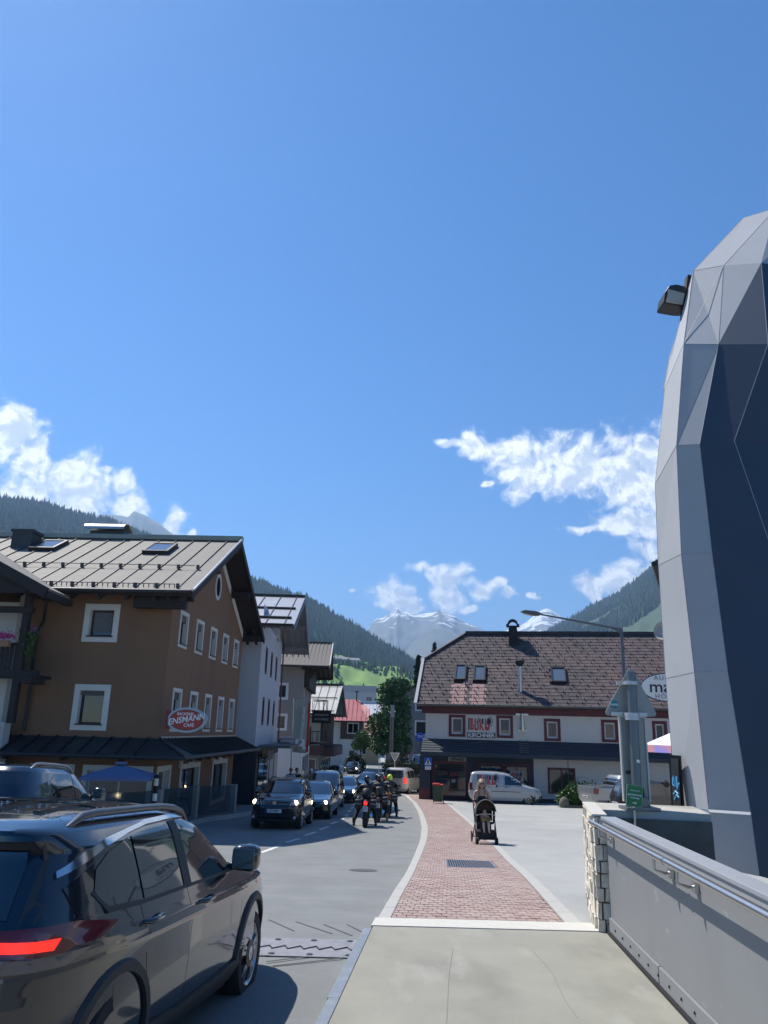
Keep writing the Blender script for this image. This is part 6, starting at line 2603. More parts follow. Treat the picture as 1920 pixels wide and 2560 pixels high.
# sign post seen from behind: triangle, tall panel, small green sign
spz = -.738
r_ = ray(1597, 2024)
SPY = float(r_[1]*(spz/r_[2]))
p = at(1597, 2024, SPY)
sp = empty('sign_post', (p[0], SPY, spz), 0, 'thick grey post carrying the backs of a triangular and a tall sign', 'sign post')
SPX = p[0]
m_sb = mat('sign_back', (.33, .33, .30), .5, metal=.35, var=.12, vscale=3, bump=.1, bscale=8)
wear(m_sb, (.2, .2, .18), 2.2, .55, .75, (1, 1, .5), .5)
m_pole = mat('post_grey', (.15, .17, .18), .42, metal=.6, var=.1, vscale=5)
L = lambda u, v, Y=SPY: (at(u, v, Y)[0]-SPX, Y-SPY, at(u, v, Y)[2]-spz)
pl = [L(1586, 2010), L(1574, 1690)]
b = MB()
lt, lb = L(1577, 1680), L(1594, 2015)
b.tube([(lb[0], 0, 0), (lt[0], 0, lt[2])], .052, 20)
b.build('pole', m_pole, sp, smooth=50)
b = MB()
b.box(lb[0]-.16, lb[0]+.2, -.15, .16, 0, .03)
b.prism([(lb[0]-.13, -.02, .03), (lb[0]-.07, -.02, .03), (lb[0]-.07, -.02, .2)], (0, .04, 0))
b.prism([(lb[0]+.14, -.02, .03), (lb[0]+.07, -.02, .03), (lb[0]+.07, -.02, .22)], (0, .04, 0))
b.box(lb[0]-.09, lb[0]+.09, -.09, .09, .03, .13)
b.build('foot', m_pole, sp, bevel=.006)
T1, T2, T3 = L(1576, 1664, SPY+.11), L(1509, 1788, SPY+.11), L(1646, 1792, SPY+.11)
poly = []
for a, c, d in ((T1, T2, T3), (T2, T3, T1), (T3, T1, T2)):
    A_, C_, D_ = Vector(a), Vector(c), Vector(d)
    n1_, n2_ = (D_-A_).normalized(), (C_-A_).normalized()
    for k in range(6):
        t = k/5
        poly.append(A_+(n1_*(1-t)**2+n2_*t**2)*.07+Vector((0, 0, 0)))
b = MB()
b.prism(poly, (0, .012, 0))
b.prism([q*1.0+Vector((0, -.02, 0)) for q in poly][:0] or poly, (0, .004, 0)) if False else None
tri = b.build('triangle_sign', m_sb, sp)
b = MB()
m_gal = mat('bracket_galv', (.5, .5, .49), .4, metal=.6)
l0, l1 = L(1547, 1707), L(1600, 1707)
b.box(l0[0], l1[0], .07, .105, l0[2]-.018, l0[2]+.018)
l0, l1 = L(1534, 1784), L(1624, 1789)
b.box(l0[0], l1[0], .07, .105, l0[2]-.022, l0[2]+.022)
for (u, v) in ((1577, 1708), (1580, 1787), (1581, 1796)):
    q = L(u, v)
    b.lathe((q[0], 0, q[2]), (0, 0, 1), [(.08, -.02), (.08, .02)], 20)
b.build('clamps', m_gal, tri, bevel=.003, kind='stuff')
# round sticker with lettering
q = L(1535.5, 1761, SPY+.1)
b = MB()
b.prism([(q[0]+.045*math.cos(a), q[1]-.003, q[2]+.045*math.sin(a)) for a in np.linspace(0, 2*PI, 20)[:-1]], (0, -.002, 0))
m_teal = mat('sticker_teal', (.02, .22, .25), .5)
st_ = b.build('sticker', m_teal, tri)
text('lettering', 'RAPID', .032, m_swhite, tri, (q[0], q[1]-.007, q[2]-.004), (PI/2, 0, 0), .001, bold=.001)
P4 = [L(1549, 1792, SPY+.09), L(1610, 1792, SPY+.09), L(1625, 2003, SPY+.09), L(1562, 1999, SPY+.09)]
b = MB()
x0, x1 = P4[0][0], P4[1][0]
xb0, xb1 = P4[3][0], P4[2][0]
cx0, cx1 = (x0+xb0)/2, (x1+xb1)/2
zt, zb = P4[0][2], P4[2][2]
b.box(cx0, cx1, .09, .12, zb, zt)
pnl = b.build('panel_sign', m_sb, sp, bevel=.004)
b = MB()
for (a0, a1, c0, c1) in ((cx0-.012, cx0+.008, zb-.01, zt+.01), (cx1-.008, cx1+.012, zb-.01, zt+.01), (cx0+.008, cx1-.008, zt-.008, zt+.012), (cx0+.008, cx1-.008, zb-.012, zb+.008)):
    b.box(a0, a1, .075, .13, c0, c1)
b.build('panel_rim', mat('panel_rim', (.5, .5, .46), .5, metal=.4), pnl, bevel=.003)
b = MB()
q = L(1591, 1903)
b.sphere((q[0], -.072, q[2]), (.02, .006, .018), 12, 6)
b.build('white_sticker', m_swhite, sp)
q = L(1570, 1931, SPY+.09)
b = MB()
b.box(q[0]-.025, q[0]+.025, .08, .089, q[2]-.018, q[2]+.018)
b.build('label_plate', mat('dark_label', (.05, .05, .04), .6), sp)
# green sign
Gq = [L(1565, 1964, SPY-.15), L(1600, 1968, SPY-.15), L(1608, 2016, SPY-.15), L(1570, 2008, SPY-.15)]
gs = empty('green_sign', tuple(np.array([SPX, SPY, spz])+np.array([(Gq[0][0]+Gq[2][0])/2, -.15, (Gq[0][2]+Gq[2][2])/2])), 0, 'small tilted green sign with white lettering and arrow at the foot of the post', 'sign')
cxy = Vector(((Gq[0][0]+Gq[2][0])/2, -.15, (Gq[0][2]+Gq[2][2])/2))
gs.rotation_euler = (0, R(6), 0)
w_, h_ = .085, .108
b = MB()
b.box(-w_, w_, 0, .006, -h_, h_)
gp1 = b.build('panel', mat('green_rim', (.35, .4, .3), .5), gs)
b = MB()
b.box(-w_+.005, w_-.005, -.003, .0, -h_+.005, h_-.005)
b.build('face', mat('sign_green', (.03, .2, .055), .5), gs)
for s_, z_, sz_ in (('premium trail', .055, .018), ('gemeindeweg', .012, .027), ('rundweg', -.018, .027)):
    text('lettering', s_, sz_, m_swhite, gs, (0, -.005, z_), (PI/2, 0, 0), .001, bold=.0006)
b = MB()
b.prism([(-.02, -.004, -.065), (.005, -.004, -.065), (.005, -.004, -.055), (.025, -.004, -.07), (.005, -.004, -.085), (.005, -.004, -.075), (-.02, -.004, -.075)], (0, -.002, 0))
b.build('arrow', m_swhite, gs)
b = MB()
b.bar((.0, .01, -h_), (.02, .01, -h_-.2), .02, .02)
b.build('stake', m_gal, gs)

# street lamp with long arm
LY = 26.0
lp0 = at(1553, 1571, LY)
zl = G(LY)
lm = empty('street_lamp', (lp0[0], LY, zl), 0, 'grey street lamp with a long arm reaching left over the plaza', 'street lamp')
LL = lambda u, v, Y=LY: (at(u, v, Y)[0]-lp0[0], Y-LY, at(u, v, Y)[2]-zl)
m_lamp = mat('lamp_grey', (.10, .115, .13), .45, metal=.4)
b = MB()
b.tube([(.0, 0, 0), (0, 0, LL(1553, 1571)[2])], [.07, .055], 12)
b.build('pole', m_lamp, lm, smooth=50)
b = MB()
a0, a1 = LL(1556, 1574), LL(1352, 1536)
b.tube([a0, a1], [.045, .028], 10)
b.tube([LL(1525, 1568), LL(1553, 1582)], .03, 8)
b.build('arm', m_lamp, lm, smooth=50)
b = MB()
h0, h1 = LL(1302, 1530), LL(1352, 1537)
hh = [LL(1301, 1529), LL(1312, 1526), LL(1338, 1529), LL(1353, 1534), LL(1349, 1539), LL(1337, 1539), LL(1310, 1532)]
b.prism([(x, -.13, z) for x, y, z in hh], (0, .26, 0))
b.build('lamp_head', mat('lamp_head_grey', (.08, .085, .09), .5), lm, bevel=.015)
b = MB()
hh2 = [LL(1308, 1533), LL(1333, 1539.2), LL(1333, 1540), LL(1308, 1534)]
b.prism([(x, -.09, z) for x, y, z in hh2], (0, .18, 0))
b.build('lamp_glass', mat('lamp_glass', (.4, .38, .33), .3), lm)

# far lamp post in front of the round tree, give-way sign, no-entry sign
b = MB()
q0, q1 = at(977, 1925, 66), at(981, 1765, 66)
pp = empty('timber_mast', (q0[0], 66, G(66)), 0, 'tall grey mast standing in front of the round tree', 'mast')
b.tube([(0, 0, 0), (q1[0]-q0[0], 0, q1[2]-G(66))], .14, 12)
b.build('pole', mat('mast_grey', (.13, .135, .14), .7), pp, smooth=50)
b = MB()
b.box(-.12, .2, -.16, .16, q1[2]-G(66)-.9, q1[2]-G(66)+.08)
b.build('head', mat('mast_head', (.3, .31, .33), .5), pp)


def post_sign(name, label, u, v, Y, kind):
    p = at(u, v, Y)
    t = empty(name, (p[0], Y, G(Y)), 0, label, 'sign')
    z = p[2]-G(Y)
    b = MB()
    b.tube([(0, 0, 0), (0, 0, z)], .035, 8)
    b.build('post', m_gal, t)
    if kind == 'tri':
        b = MB()
        b.prism([(-.38, -.05, z+.3), (.38, -.05, z+.3), (0, -.05, z-.4)], (0, .02, 0))
        b.build('panel', m_swhite, t)
        b = MB()
        b.prism([(-.3, -.06, z+.25), (.3, -.06, z+.25), (0, -.06, z-.28)], (0, .012, 0))
        b.build('face', mat('sign_back2', (.35, .3, .28), .6), t)
    else:
        b = MB()
        b.lathe((0, -.05, z), (0, -1, 0), [(.36, 0), (.36, .02)], 20)
        b.build('panel', mat('traffic_red', (.5, .02, .02), .5), t)
        if kind == 'noentry':
            b = MB()
            b.box(-.27, .27, -.085, -.07, z-.07, z+.07)
            b.build('bar', m_swhite, t)
        else:
            b = MB()
            b.lathe((0, -.07, z), (0, -1, 0), [(.28, 0), (.28, .01)], 20)
            b.build('face', mat('sign_blue', (.01, .09, .45), .5), t)
    return t


post_sign('give_way_sign', 'back-lit triangular give-way sign beside the grey mast', 987, 1892, 62, 'tri')
post_sign('no_entry_sign', 'red no-entry sign far down the street left of the round tree', 949, 1868, 92, 'noentry')
post_sign('no_stopping_sign', 'red and blue round no-stopping sign at the grey house under the tree', 1021, 1877, 80, 'stop')


# ------------------------------------------------------------------ trees, hedge, bushes
def leaf_cloud(name, blobs, n, size, m, parent, seed, hollow=.55):
    """many small leaf faces on and in a set of ellipsoids"""
    rnd = np.random.RandomState(seed)
    vol = np.array([b_[3]*b_[4]*b_[5] for b_ in blobs])**.67
    idx = rnd.choice(len(blobs), n, p=vol/vol.sum())
    bl = np.array(blobs)[idx]
    d = rnd.randn(n, 3)
    d /= np.linalg.norm(d, axis=1)[:, None]
    r_ = (hollow+(1-hollow)*rnd.rand(n)**.6)[:, None]*(1+.12*rnd.randn(n))[:, None]
    P = bl[:, :3]+d*r_*bl[:, 3:6]
    q, _ = np.linalg.qr(rnd.randn(n, 3, 3))
    return mass(name, LEAF_V, LEAF_F, P, size*(.6+.8*rnd.rand(n)), q, m, parent=parent)


def make_tree(name, label, x, y, z, h, r_, blobs, n, size, m, seed, trunk=.16, cat='tree'):
    t = empty(name, (x, y, z), 0, label, cat)
    b = MB()
    b.tube([(0, 0, -.2), (.05, 0, h*.25), (0, .05, h*.5), (.05, 0, h*.8)], [trunk, trunk*.8, trunk*.5, trunk*.15], 8)
    rnd = random.Random(seed)
    for k in range(9):
        a = rnd.random()*6.28
        z0 = h*rnd.uniform(.22, .6)
        b.tube([(0, 0, z0), (math.cos(a)*r_*.4, math.sin(a)*r_*.4, z0+h*.1), (math.cos(a)*r_*.75, math.sin(a)*r_*.75, z0+h*.22)], [trunk*.4, trunk*.25, trunk*.08], 6)
    b.build('trunk', mat('bark', (.07, .055, .04), .9, var=.3, vscale=6), t, smooth=50)
    leaf_cloud('crown', blobs, n, size, m, t, seed)
    return t


m_linden = island_var(mat('linden_leaf', (.085, .16, .045), .45, var=.45, vscale=1.5, spec=.45, tint=(.045, .09, .03)), .45)
ty = 78.0
tb_, tt = at(985, 1925, ty), at(985, 1692, ty)
hT = tt[2]-G(ty)
wT = at(1052, 1800, ty)[0]-at(925, 1800, ty)[0]
rnd = random.Random(11)
bl = []
for k in range(42):
    f = rnd.random()
    zc = hT*(.28+.64*f)
    rr = wT/2*math.sqrt(max(.05, 1-((f-.38)/.72)**2))*(.95 if f < .5 else .8)
    a = rnd.random()*6.28
    q = rnd.uniform(.3, .85)*rr
    s = rnd.uniform(.5, 1.0)
    bl.append((math.cos(a)*q, math.sin(a)*q, zc, s, s, s*.8))
bl.append((0, 0, hT*.55, wT*.33, wT*.33, hT*.3))
make_tree('linden_tree', 'big round green street tree behind the tall mast', tb_[0]-.1, ty, G(ty), hT, wT/2, bl, 16000, .26, m_linden, 5, .28)
p = at(909, 1860, 98)
hs = at(920, 1822, 98)[2]-G(98)
make_tree('small_street_tree', 'small dark tree in front of the red-roofed house', p[0]-.3, 98, G(98), hs, 1.5, [(0, 0, hs*.8, .9, .8, .7), (.3, 0, hs*.65, .8, .7, .6), (-.4, 0, hs*.62, .8, .7, .6)], 2200, .24, m_linden, 6, .14)
make_tree('dark_shrub', 'dense dark shrub at the wall of the red-roofed house', p[0]-1.2, 99, G(99), 2.6, 1.4, [(0, 0, 1.1, .9, .8, 1.1), (.8, 0, .8, .7, .6, .9)], 2200, .22, mat('dark_leaf', (.02, .045, .015), .6, var=.4, vscale=2), 9, .08, 'shrub')
# spruces behind the office building
for (u, v, Y, lab) in ((1046, 1640, 100, 'tall dark spruce at the left verge of the tiled roof'), (1086, 1606, 135, 'tip of a spruce showing above the tiled hip')):
    p = at(u, v, Y)
    h = p[2]-G(Y)
    t = empty('spruce_tree', (p[0], Y, G(Y)), 0, lab, 'tree')
    b = MB()
    b.tube([(0, 0, 0), (0, 0, h)], [.2, .02], 8)
    b.build('trunk', mat('bark', (.07, .055, .04), .9), t)
    rs = np.random.RandomState(int(u))
    n = 6500
    f = rs.rand(n)**.75
    a = rs.rand(n)*6.28
    tier = (f*16) % 1
    rad = (.15+(f)*h*.2)*(.45+.55*tier)*(.55+.45*np.sin(a*7+np.floor(f*16)*2.1)**2)*rs.uniform(.4, 1, n)
    P = np.stack([np.cos(a)*rad, np.sin(a)*rad, h*(1-f*.9)-rad*.28], 1)
    q, _ = np.linalg.qr(rs.randn(n, 3, 3))
    mass('crown', LEAF_V, LEAF_F, P, .34*(.6+.8*rs.rand(n)), q, mat('spruce_needles', (.018, .045, .02), .8, var=.5, vscale=1.5), parent=t)
# hedge in front of the parked cars
m_hedge = mat('hedge_leaf', (.035, .065, .018), .7, var=.4, vscale=2)
x0, x1 = at(958, 1925, 64)[0], at(1065, 1925, 64)[0]
hd = empty('hedge', (x0, 64, G(64)), 0, 'clipped dark hedge between the mast and the office building corner', 'hedge')
zt = at(1000, 1905, 64)[2]-G(64)
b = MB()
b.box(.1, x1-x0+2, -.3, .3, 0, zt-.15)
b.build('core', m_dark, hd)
leaf_cloud('foliage', [(.3+.45*k, 0, zt*.5, .4, .45, zt*.56) for k in range(int((x1-x0+2)/.45))]+[(.4, 0, zt*.8, .5, .5, .5)], 7000, .12, m_hedge, hd, 3, .8)
# round bush in a stone bed, with silver pickup behind
p = gp(1405, 2018, G)
bz = G(p[1])
bu = empty('round_bush', (at(1455, 2000, 46.5)[0], 46.5, G(46.5)), 0, 'bright green bush in a planting bed in front of the silver pickup', 'bush')
b = MB()
b.tube([(0, 0, 0), (0, 0, .7)], .05, 6)
b.build('stem', m_frame_dark, bu)
leaf_cloud('foliage', [(-.9, 0, .45, .55, .5, .5), (-.3, 0, .7, .8, .6, .65), (.4, 0, .75, .8, .6, .6), (1.1, 0, .4, .7, .5, .4), (1.9, 0, .25, .7, .4, .22), (-.1, -.3, .4, 1.0, .4, .4)], 6000, .13, m_leaf, bu, 4, .5)
bd = empty('stone_bed', (bu.location.x, 46.2, G(46)), 0, 'low stone kerb bed around the bush, dark boulder at its left end', 'planter')
b = MB()
b.box(-1.2, 4.3, -.5, -.35, -.2, .14)
b.build('edging', mat('bed_stone', (.14, .13, .11), .9, var=.3, vscale=6), bd, bevel=.02)
b = MB()
b.sphere((-1.15, -.3, .22), (.3, .25, .36), 10, 7)
b.build('boulder', mat('bed_stone', (.14, .13, .11), .9), bd, smooth=60)
# iron fence with ivy at the far right
p = at(1668, 1985, 34)
ff = empty('iron_fence', (p[0], 34, G(34)), 0, 'black iron fence with ivy between the dark car and the grey tower', 'fence')
b = MB()
for k in range(8):
    b.tube([(k*.14, 0, 0), (k*.14, 0, 1.35)], .015, 6)
b.bar((0, 0, 1.2), (1.1, 0, 1.2), .03, .03)
b.bar((0, 0, .3), (1.1, 0, .3), .03, .03)
b.build('bars', m_dark, ff, kind='stuff')
b = MB()
b.box(-.1, .1, -.1, .1, 0, .2)
b.tube([(0, 0, 0), (0, 0, 1.5)], .04, 8)
b.sphere((-.05, 0, 1.55), (.17, .17, .2), 10, 6)
b.build('post', m_dark, ff)
leaf_cloud('ivy', [(.35, .1, .7, .3, .2, .7), (.8, .1, .8, .35, .2, .8)], 1800, .11, mat('ivy_leaf', (.08, .14, .02), .6, var=.4, vscale=3), ff, 12, .3)
# second parasol, white with pastel valance, half hidden by the tower
p = at(1700, 1830, 27)
p2 = empty('pastel_parasol', (p[0], 27, G(27)), .3, 'white parasol with pink and lilac valance beside the grey tower', 'parasol')
zt = at(1690, 1822, 27)[2]-G(27)
hw_ = p[0]-at(1622, 1860, 27)[0]
hw_ = abs(hw_)/1.25
cn = [(-hw_, -hw_), (hw_, -hw_), (hw_, hw_), (-hw_, hw_)]
zv = at(1624, 1862, 27)[2]-G(27)
b = MB()
for k in range(4):
    p_, q_ = cn[k], cn[(k+1) % 4]
    b.face([(0, 0, zt), (p_[0], p_[1], zv), (q_[0], q_[1], zv)])
b.build('canopy', mat('parasol_white', (.7, .68, .66), .8), p2, fix=False)
b = MB()
for k in range(4):
    p_, q_ = cn[k], cn[(k+1) % 4]
    b.face([(p_[0], p_[1], zv), (q_[0], q_[1], zv), (q_[0]*1.0, q_[1]*1.0, zv-.24), (p_[0], p_[1], zv-.24)])
mpv = mat('parasol_pastel', (.62, .30, .42), .8, var=.0)
nt = mpv.node_tree
tcn = nt.nodes.new('ShaderNodeTexCoord')
nz = nt.nodes.new('ShaderNodeTexNoise')
nz.inputs['Scale'].default_value = 1.6
cr = nt.nodes.new('ShaderNodeValToRGB')
cr.color_ramp.elements[0].position = .35
cr.color_ramp.elements[0].color = (.75, .33, .3, 1)
cr.color_ramp.elements[1].position = .65
cr.color_ramp.elements[1].color = (.35, .3, .75, 1)
nt.links.new(tcn.outputs['Object'], nz.inputs['Vector'])
nt.links.new(nz.outputs['Fac'], cr.inputs[0])
nt.links.new(cr.outputs[0], nt.nodes['Principled BSDF'].inputs['Base Color'])
b.build('valance', mpv, p2, fix=False)
b = MB()
b.tube([(0, 0, 0), (0, 0, zt)], .035, 8)
b.build('pole', m_gal, p2)
# tall hanging banner of the guest house
BY = 48.0
ban = empty('hanging_banner', (at(722, 1900, BY)[0], BY, G(BY)), 0, 'tall grey fabric banner with red edge, guest house lettering and a large P', 'banner')
BX = ban.location.x
LB = lambda u, v, Y=BY: (at(u, v, Y)[0]-BX, Y-BY, at(u, v, Y)[2]-G(BY))
m_ban = mat('banner_cloth', (.38, .38, .33), .85, var=.08, vscale=2)
c = [LB(737, 1750), LB(771, 1747), LB(764, 1884), LB(729, 1880)]
b = MB()
nn2 = 8
for i in range(nn2):
    f0, f1 = i/nn2, (i+1)/nn2
    mixp = lambda a, d, f: tuple(a[k]+(d[k]-a[k])*f+((.05*math.sin(f*7)) if k == 1 else 0) for k in range(3))
    b.face([mixp(c[0], c[3], f0), mixp(c[1], c[2], f0), mixp(c[1], c[2], f1), mixp(c[0], c[3], f1)])
b.build('cloth', m_ban, ban, fix=False)
b = MB()
e0, e1 = LB(771, 1755), LB(776, 1755)
e2, e3 = LB(770, 1880), LB(763.5, 1883)
b.prism([(e0[0], .02, e0[2]), (e1[0], .02, e1[2]), (e2[0], .02, e2[2]), (e3[0], .02, e3[2])], (0, .02, 0))
b.build('red_edge', mat('banner_red', (.45, .03, .02), .7), ban)
q = LB(757, 1800)
text('lettering', 'APPART.PENSION', .24, m_swhite, ban, (q[0], -.06, q[2]-.15), (PI/2, PI/2+.05, 0), .004, bold=.004)
q = LB(747, 1802)
text('lettering', 'SCHNÖLL', .34, mat('banner_grey_text', (.38, .38, .36), .7), ban, (q[0], -.06, q[2]-.15), (PI/2, PI/2+.05, 0), .004, spacing=1.15)
q = LB(750, 1858)
b = MB()
b.box(q[0]-.28, q[0]+.28, -.07, -.05, q[2]-.2, q[2]+.22)
b.box(q[0]+.15, q[0]+.35, -.07, -.05, q[2]-.36, q[2]-.2)
b.build('letter_panel', m_swhite, ban, bevel=.01)
text('lettering', 'P', .42, mat('banner_grey_text2', (.12, .12, .11), .7), ban, (q[0], -.08, q[2]), (PI/2, 0, 0), .004, bold=.01)
b = MB()
b.tube([LB(734, 1748), LB(773, 1746)], .03, 8)
b.tube([(LB(731, 1900)[0], 0, 0), LB(734, 1745)], .05, 8)
b.build('pole', m_gal, ban)
for k, (u, v, s_) in enumerate(((722, 1880, 'a'), (724, 1902, 'b'))):
    q = LB(u, v)
b = MB()
q = LB(716, 1848)
b.box(q[0]-.35, q[0]+.45, -.05, 0, q[2]-.18, q[2]+.18)
rs_ = b.build('red_name_board', mat('board_white', (.45, .45, .45), .7), ban)
text('lettering', 'RESTAURANT', .15, mat('banner_red', (.45, .03, .02), .7), ban, (q[0]+.05, -.06, q[2]), (PI/2, 0, 0), .003)

# ================================================================== vehicles
def boolean_cut(o, cutters):
    for c in cutters:
        m = o.modifiers.new('cut', 'BOOLEAN')
        m.operation = 'DIFFERENCE'
        m.solver = 'EXACT'
        m.object = c
    dg = bpy.context.evaluated_depsgraph_get()
    me = bpy.data.meshes.new_from_object(o.evaluated_get(dg))
    o.modifiers.clear()
    o.data = me
    for c in cutters:
        bpy.data.objects.remove(c)


def shell(spec, nr=56, dz=.035):
    """closed car skin from horizontal slices: front x, rear x and half width by height"""
    xf, xr, hw = interp(spec['xf']), interp(spec['xr']), interp(spec['hw'])
    nn_ = interp(spec.get('n', [(0, 4.5), (1.0, 5), (1.6, 4)]))
    z0, z1 = spec['xf'][0][0], spec['xf'][-1][0]
    zs = set(np.round(np.arange(z0, z1, dz), 4))
    for k in ('xf', 'xr', 'hw'):
        zs |= set(round(a, 4) for a, b_ in spec[k])
    zs = sorted(z for z in zs if z0 <= z <= z1)
    vs, fs = [], []
    for z in zs:
        a, c, w, n = xf(z), xr(z), hw(z), nn_(z)
        xm, hl = (a+c)/2, (a-c)/2
        for k in range(nr):
            t = 2*PI*(k+.5)/nr
            ct, st = math.cos(t), math.sin(t)
            vs.append((xm+hl*math.copysign(abs(ct)**(2/n), ct), w*math.copysign(abs(st)**(2/n), st), z))
    for j in range(len(zs)-1):
        for k in range(nr):
            k2 = (k+1) % nr
            fs.append((j*nr+k, j*nr+k2, (j+1)*nr+k2, (j+1)*nr+k))
    fs.append(tuple(range(nr-1, -1, -1)))
    fs.append(tuple((len(zs)-1)*nr+k for k in range(nr)))
    return vs, fs


def patch(bvh, poly, axis, g=.09, off=.006, thick=0.0, x0=4.0):
    """flat outline laid onto the body skin; axis 'R' (-y) 'L' (+y) 'F' (+x) 'B' (-x) 'T' (+z); returns an MB"""
    D = {'R': (0, 1, 0), 'L': (0, -1, 0), 'F': (-1, 0, 0), 'B': (1, 0, 0), 'T': (0, 0, -1)}[axis]
    D = Vector(D)

    def lift(p, q):
        return {'R': Vector((p, -x0, q)), 'L': Vector((p, x0, q)), 'F': Vector((x0, p, q)), 'B': Vector((-x0, p, q)), 'T': Vector((p, q, x0))}[axis]
    bm = bmesh.new()
    f = bm.faces.new([bm.verts.new((p, q, 0)) for p, q in poly])
    for i in (0, 1):
        lo, hi = min(p[i] for p in poly), max(p[i] for p in poly)
        n = max(1, int((hi-lo)/g))
        for k in range(1, n):
            no = [0, 0, 0]
            no[i] = 1
            co = [0, 0, 0]
            co[i] = lo+(hi-lo)*k/n
            bmesh.ops.bisect_plane(bm, geom=bm.verts[:]+bm.edges[:]+bm.faces[:], plane_co=co, plane_no=no)
    bmesh.ops.triangulate(bm, faces=bm.faces[:])
    b = MB()
    bm.verts.index_update()
    out = []
    for v in bm.verts:
        o_ = lift(v.co.x, v.co.y)
        h, n, i, d = bvh.ray_cast(o_, D)
        if h is None:
            h, n, i, d = bvh.find_nearest(o_+D*(x0-(2.15 if axis in 'FB' else .9)))
        if n.dot(D) > 0:
            n = -n
        out.append((h, n))
    base = [h+n*(off+thick) for h, n in out]
    fs = [tuple(v.index for v in f_.verts) for f_ in bm.faces]
    b.mesh(base, fs)
    if thick:
        for e in bm.edges:
            if len(e.link_faces) == 1:
                i, j = e.verts[0].index, e.verts[1].index
                b.mesh([base[i], base[j], out[j][0]-out[j][1]*.004, out[i][0]-out[i][1]*.004], [(0, 1, 2, 3)])
    bm.free()
    return b


def rpoly(x0, x1, y0, y1, r=.05, k=4):
    P = []
    for cx_, cy, a0 in ((x1-r, y1-r, 0), (x0+r, y1-r, PI/2), (x0+r, y0+r, PI), (x1-r, y0+r, 1.5*PI)):
        for i in range(k+1):
            a = a0+PI/2*i/k
            P.append((cx_+r*math.cos(a), cy+r*math.sin(a)))
    return P


m_tyre = mat('tyre_rubber', (.018, .018, .019), .8, bump=.3, bscale=60)
m_rim = mat('alloy_rim', (.42, .42, .43), .3, metal=.9)
m_rimd = mat('rim_dark', (.02, .02, .022), .4)
m_plast = mat('black_plastic', (.03, .032, .035), .6, bump=.15, bscale=120)
m_carglass = mat('car_glass', (.012, .016, .018), .03, spec=1.0, coat=.6)
m_blackgloss = mat('black_gloss', (.008, .008, .009), .12, coat=1.0)
m_lamp_on = mat('headlight_on', (.8, .75, .6), .2, emis=14, ecol=(1, .82, .5))
m_lamp_off = mat('headlight_glass', (.3, .32, .34), .12, coat=1.0)
m_tail = mat('tail_red', (.12, .004, .005), .15, coat=1.0)
m_tail_on = mat('tail_red_on', (.5, .012, .008), .2, emis=.9, ecol=(1, .03, .015))
m_chrome = mat('chrome', (.6, .61, .63), .12, metal=1.0)
m_plate = mat('plate_white', (.6, .6, .58), .5)
m_eu = mat('plate_blue', (.01, .05, .3), .5)


def make_wheel(parent, x, y, r, w, side, spokes=5, twin=False, rim_m=None, detail=True):
    """side: -1 right, 1 left; outward = side"""
    t = MB()
    t.lathe((x, y-side*w/2, r), (0, side, 0), [(r*.30, 0.02), (r*.3, w*.5)], 20)
    hub = t.build('wheel', m_rimd, parent)
    t = MB()
    pr = [(r*.70, 0), (r*.93, 0), (r*.99, w*.12), (r, w*.3), (r, w*.7), (r*.99, w*.88), (r*.93, w), (r*.70, w)]
    t.lathe((x, y-side*w, r), (0, side, 0), pr+[pr[0]], 32, caps=False)
    t.build('tyre', m_tyre, hub, smooth=40)
    t = MB()
    n = 32
    t.lathe((x, y-side*w, r), (0, side, 0), [(r*.70, w*.35), (r*.64, w*.4), (r*.64, w*.86), (r*.70, w*.97), (r*.66, w*.9)], n, caps=False)
    c = Vector((x, y-side*w*.12, r))
    for k in range(spokes):
        for da in ((-.17, .17) if twin else (0,)):
            a0 = 2*PI*k/spokes+.3
            a = a0+da
            d0 = Vector((math.cos(a0+da*.35), 0, math.sin(a0+da*.35)))
            d1 = Vector((math.cos(a), 0, math.sin(a)))
            t.bar(c+d0*r*.12+Vector((0, side*.01, 0)), c+d1*r*.66, .03 if twin else .06, .03, upv=(0, 1, 0))
    t.lathe(c+Vector((0, -side*.015, 0)), (0, side, 0), [(r*.17, 0), (r*.16, .045), (r*.08, .05)], 16)
    t.build('rim', rim_m or m_rim, hub, smooth=30)
    t = MB()
    t.lathe((x, y-side*w*.6, r), (0, side, 0), [(r*.66, 0), (r*.66, .01)], 24)
    t.build('brake_disc', m_rimd, hub)
    return hub


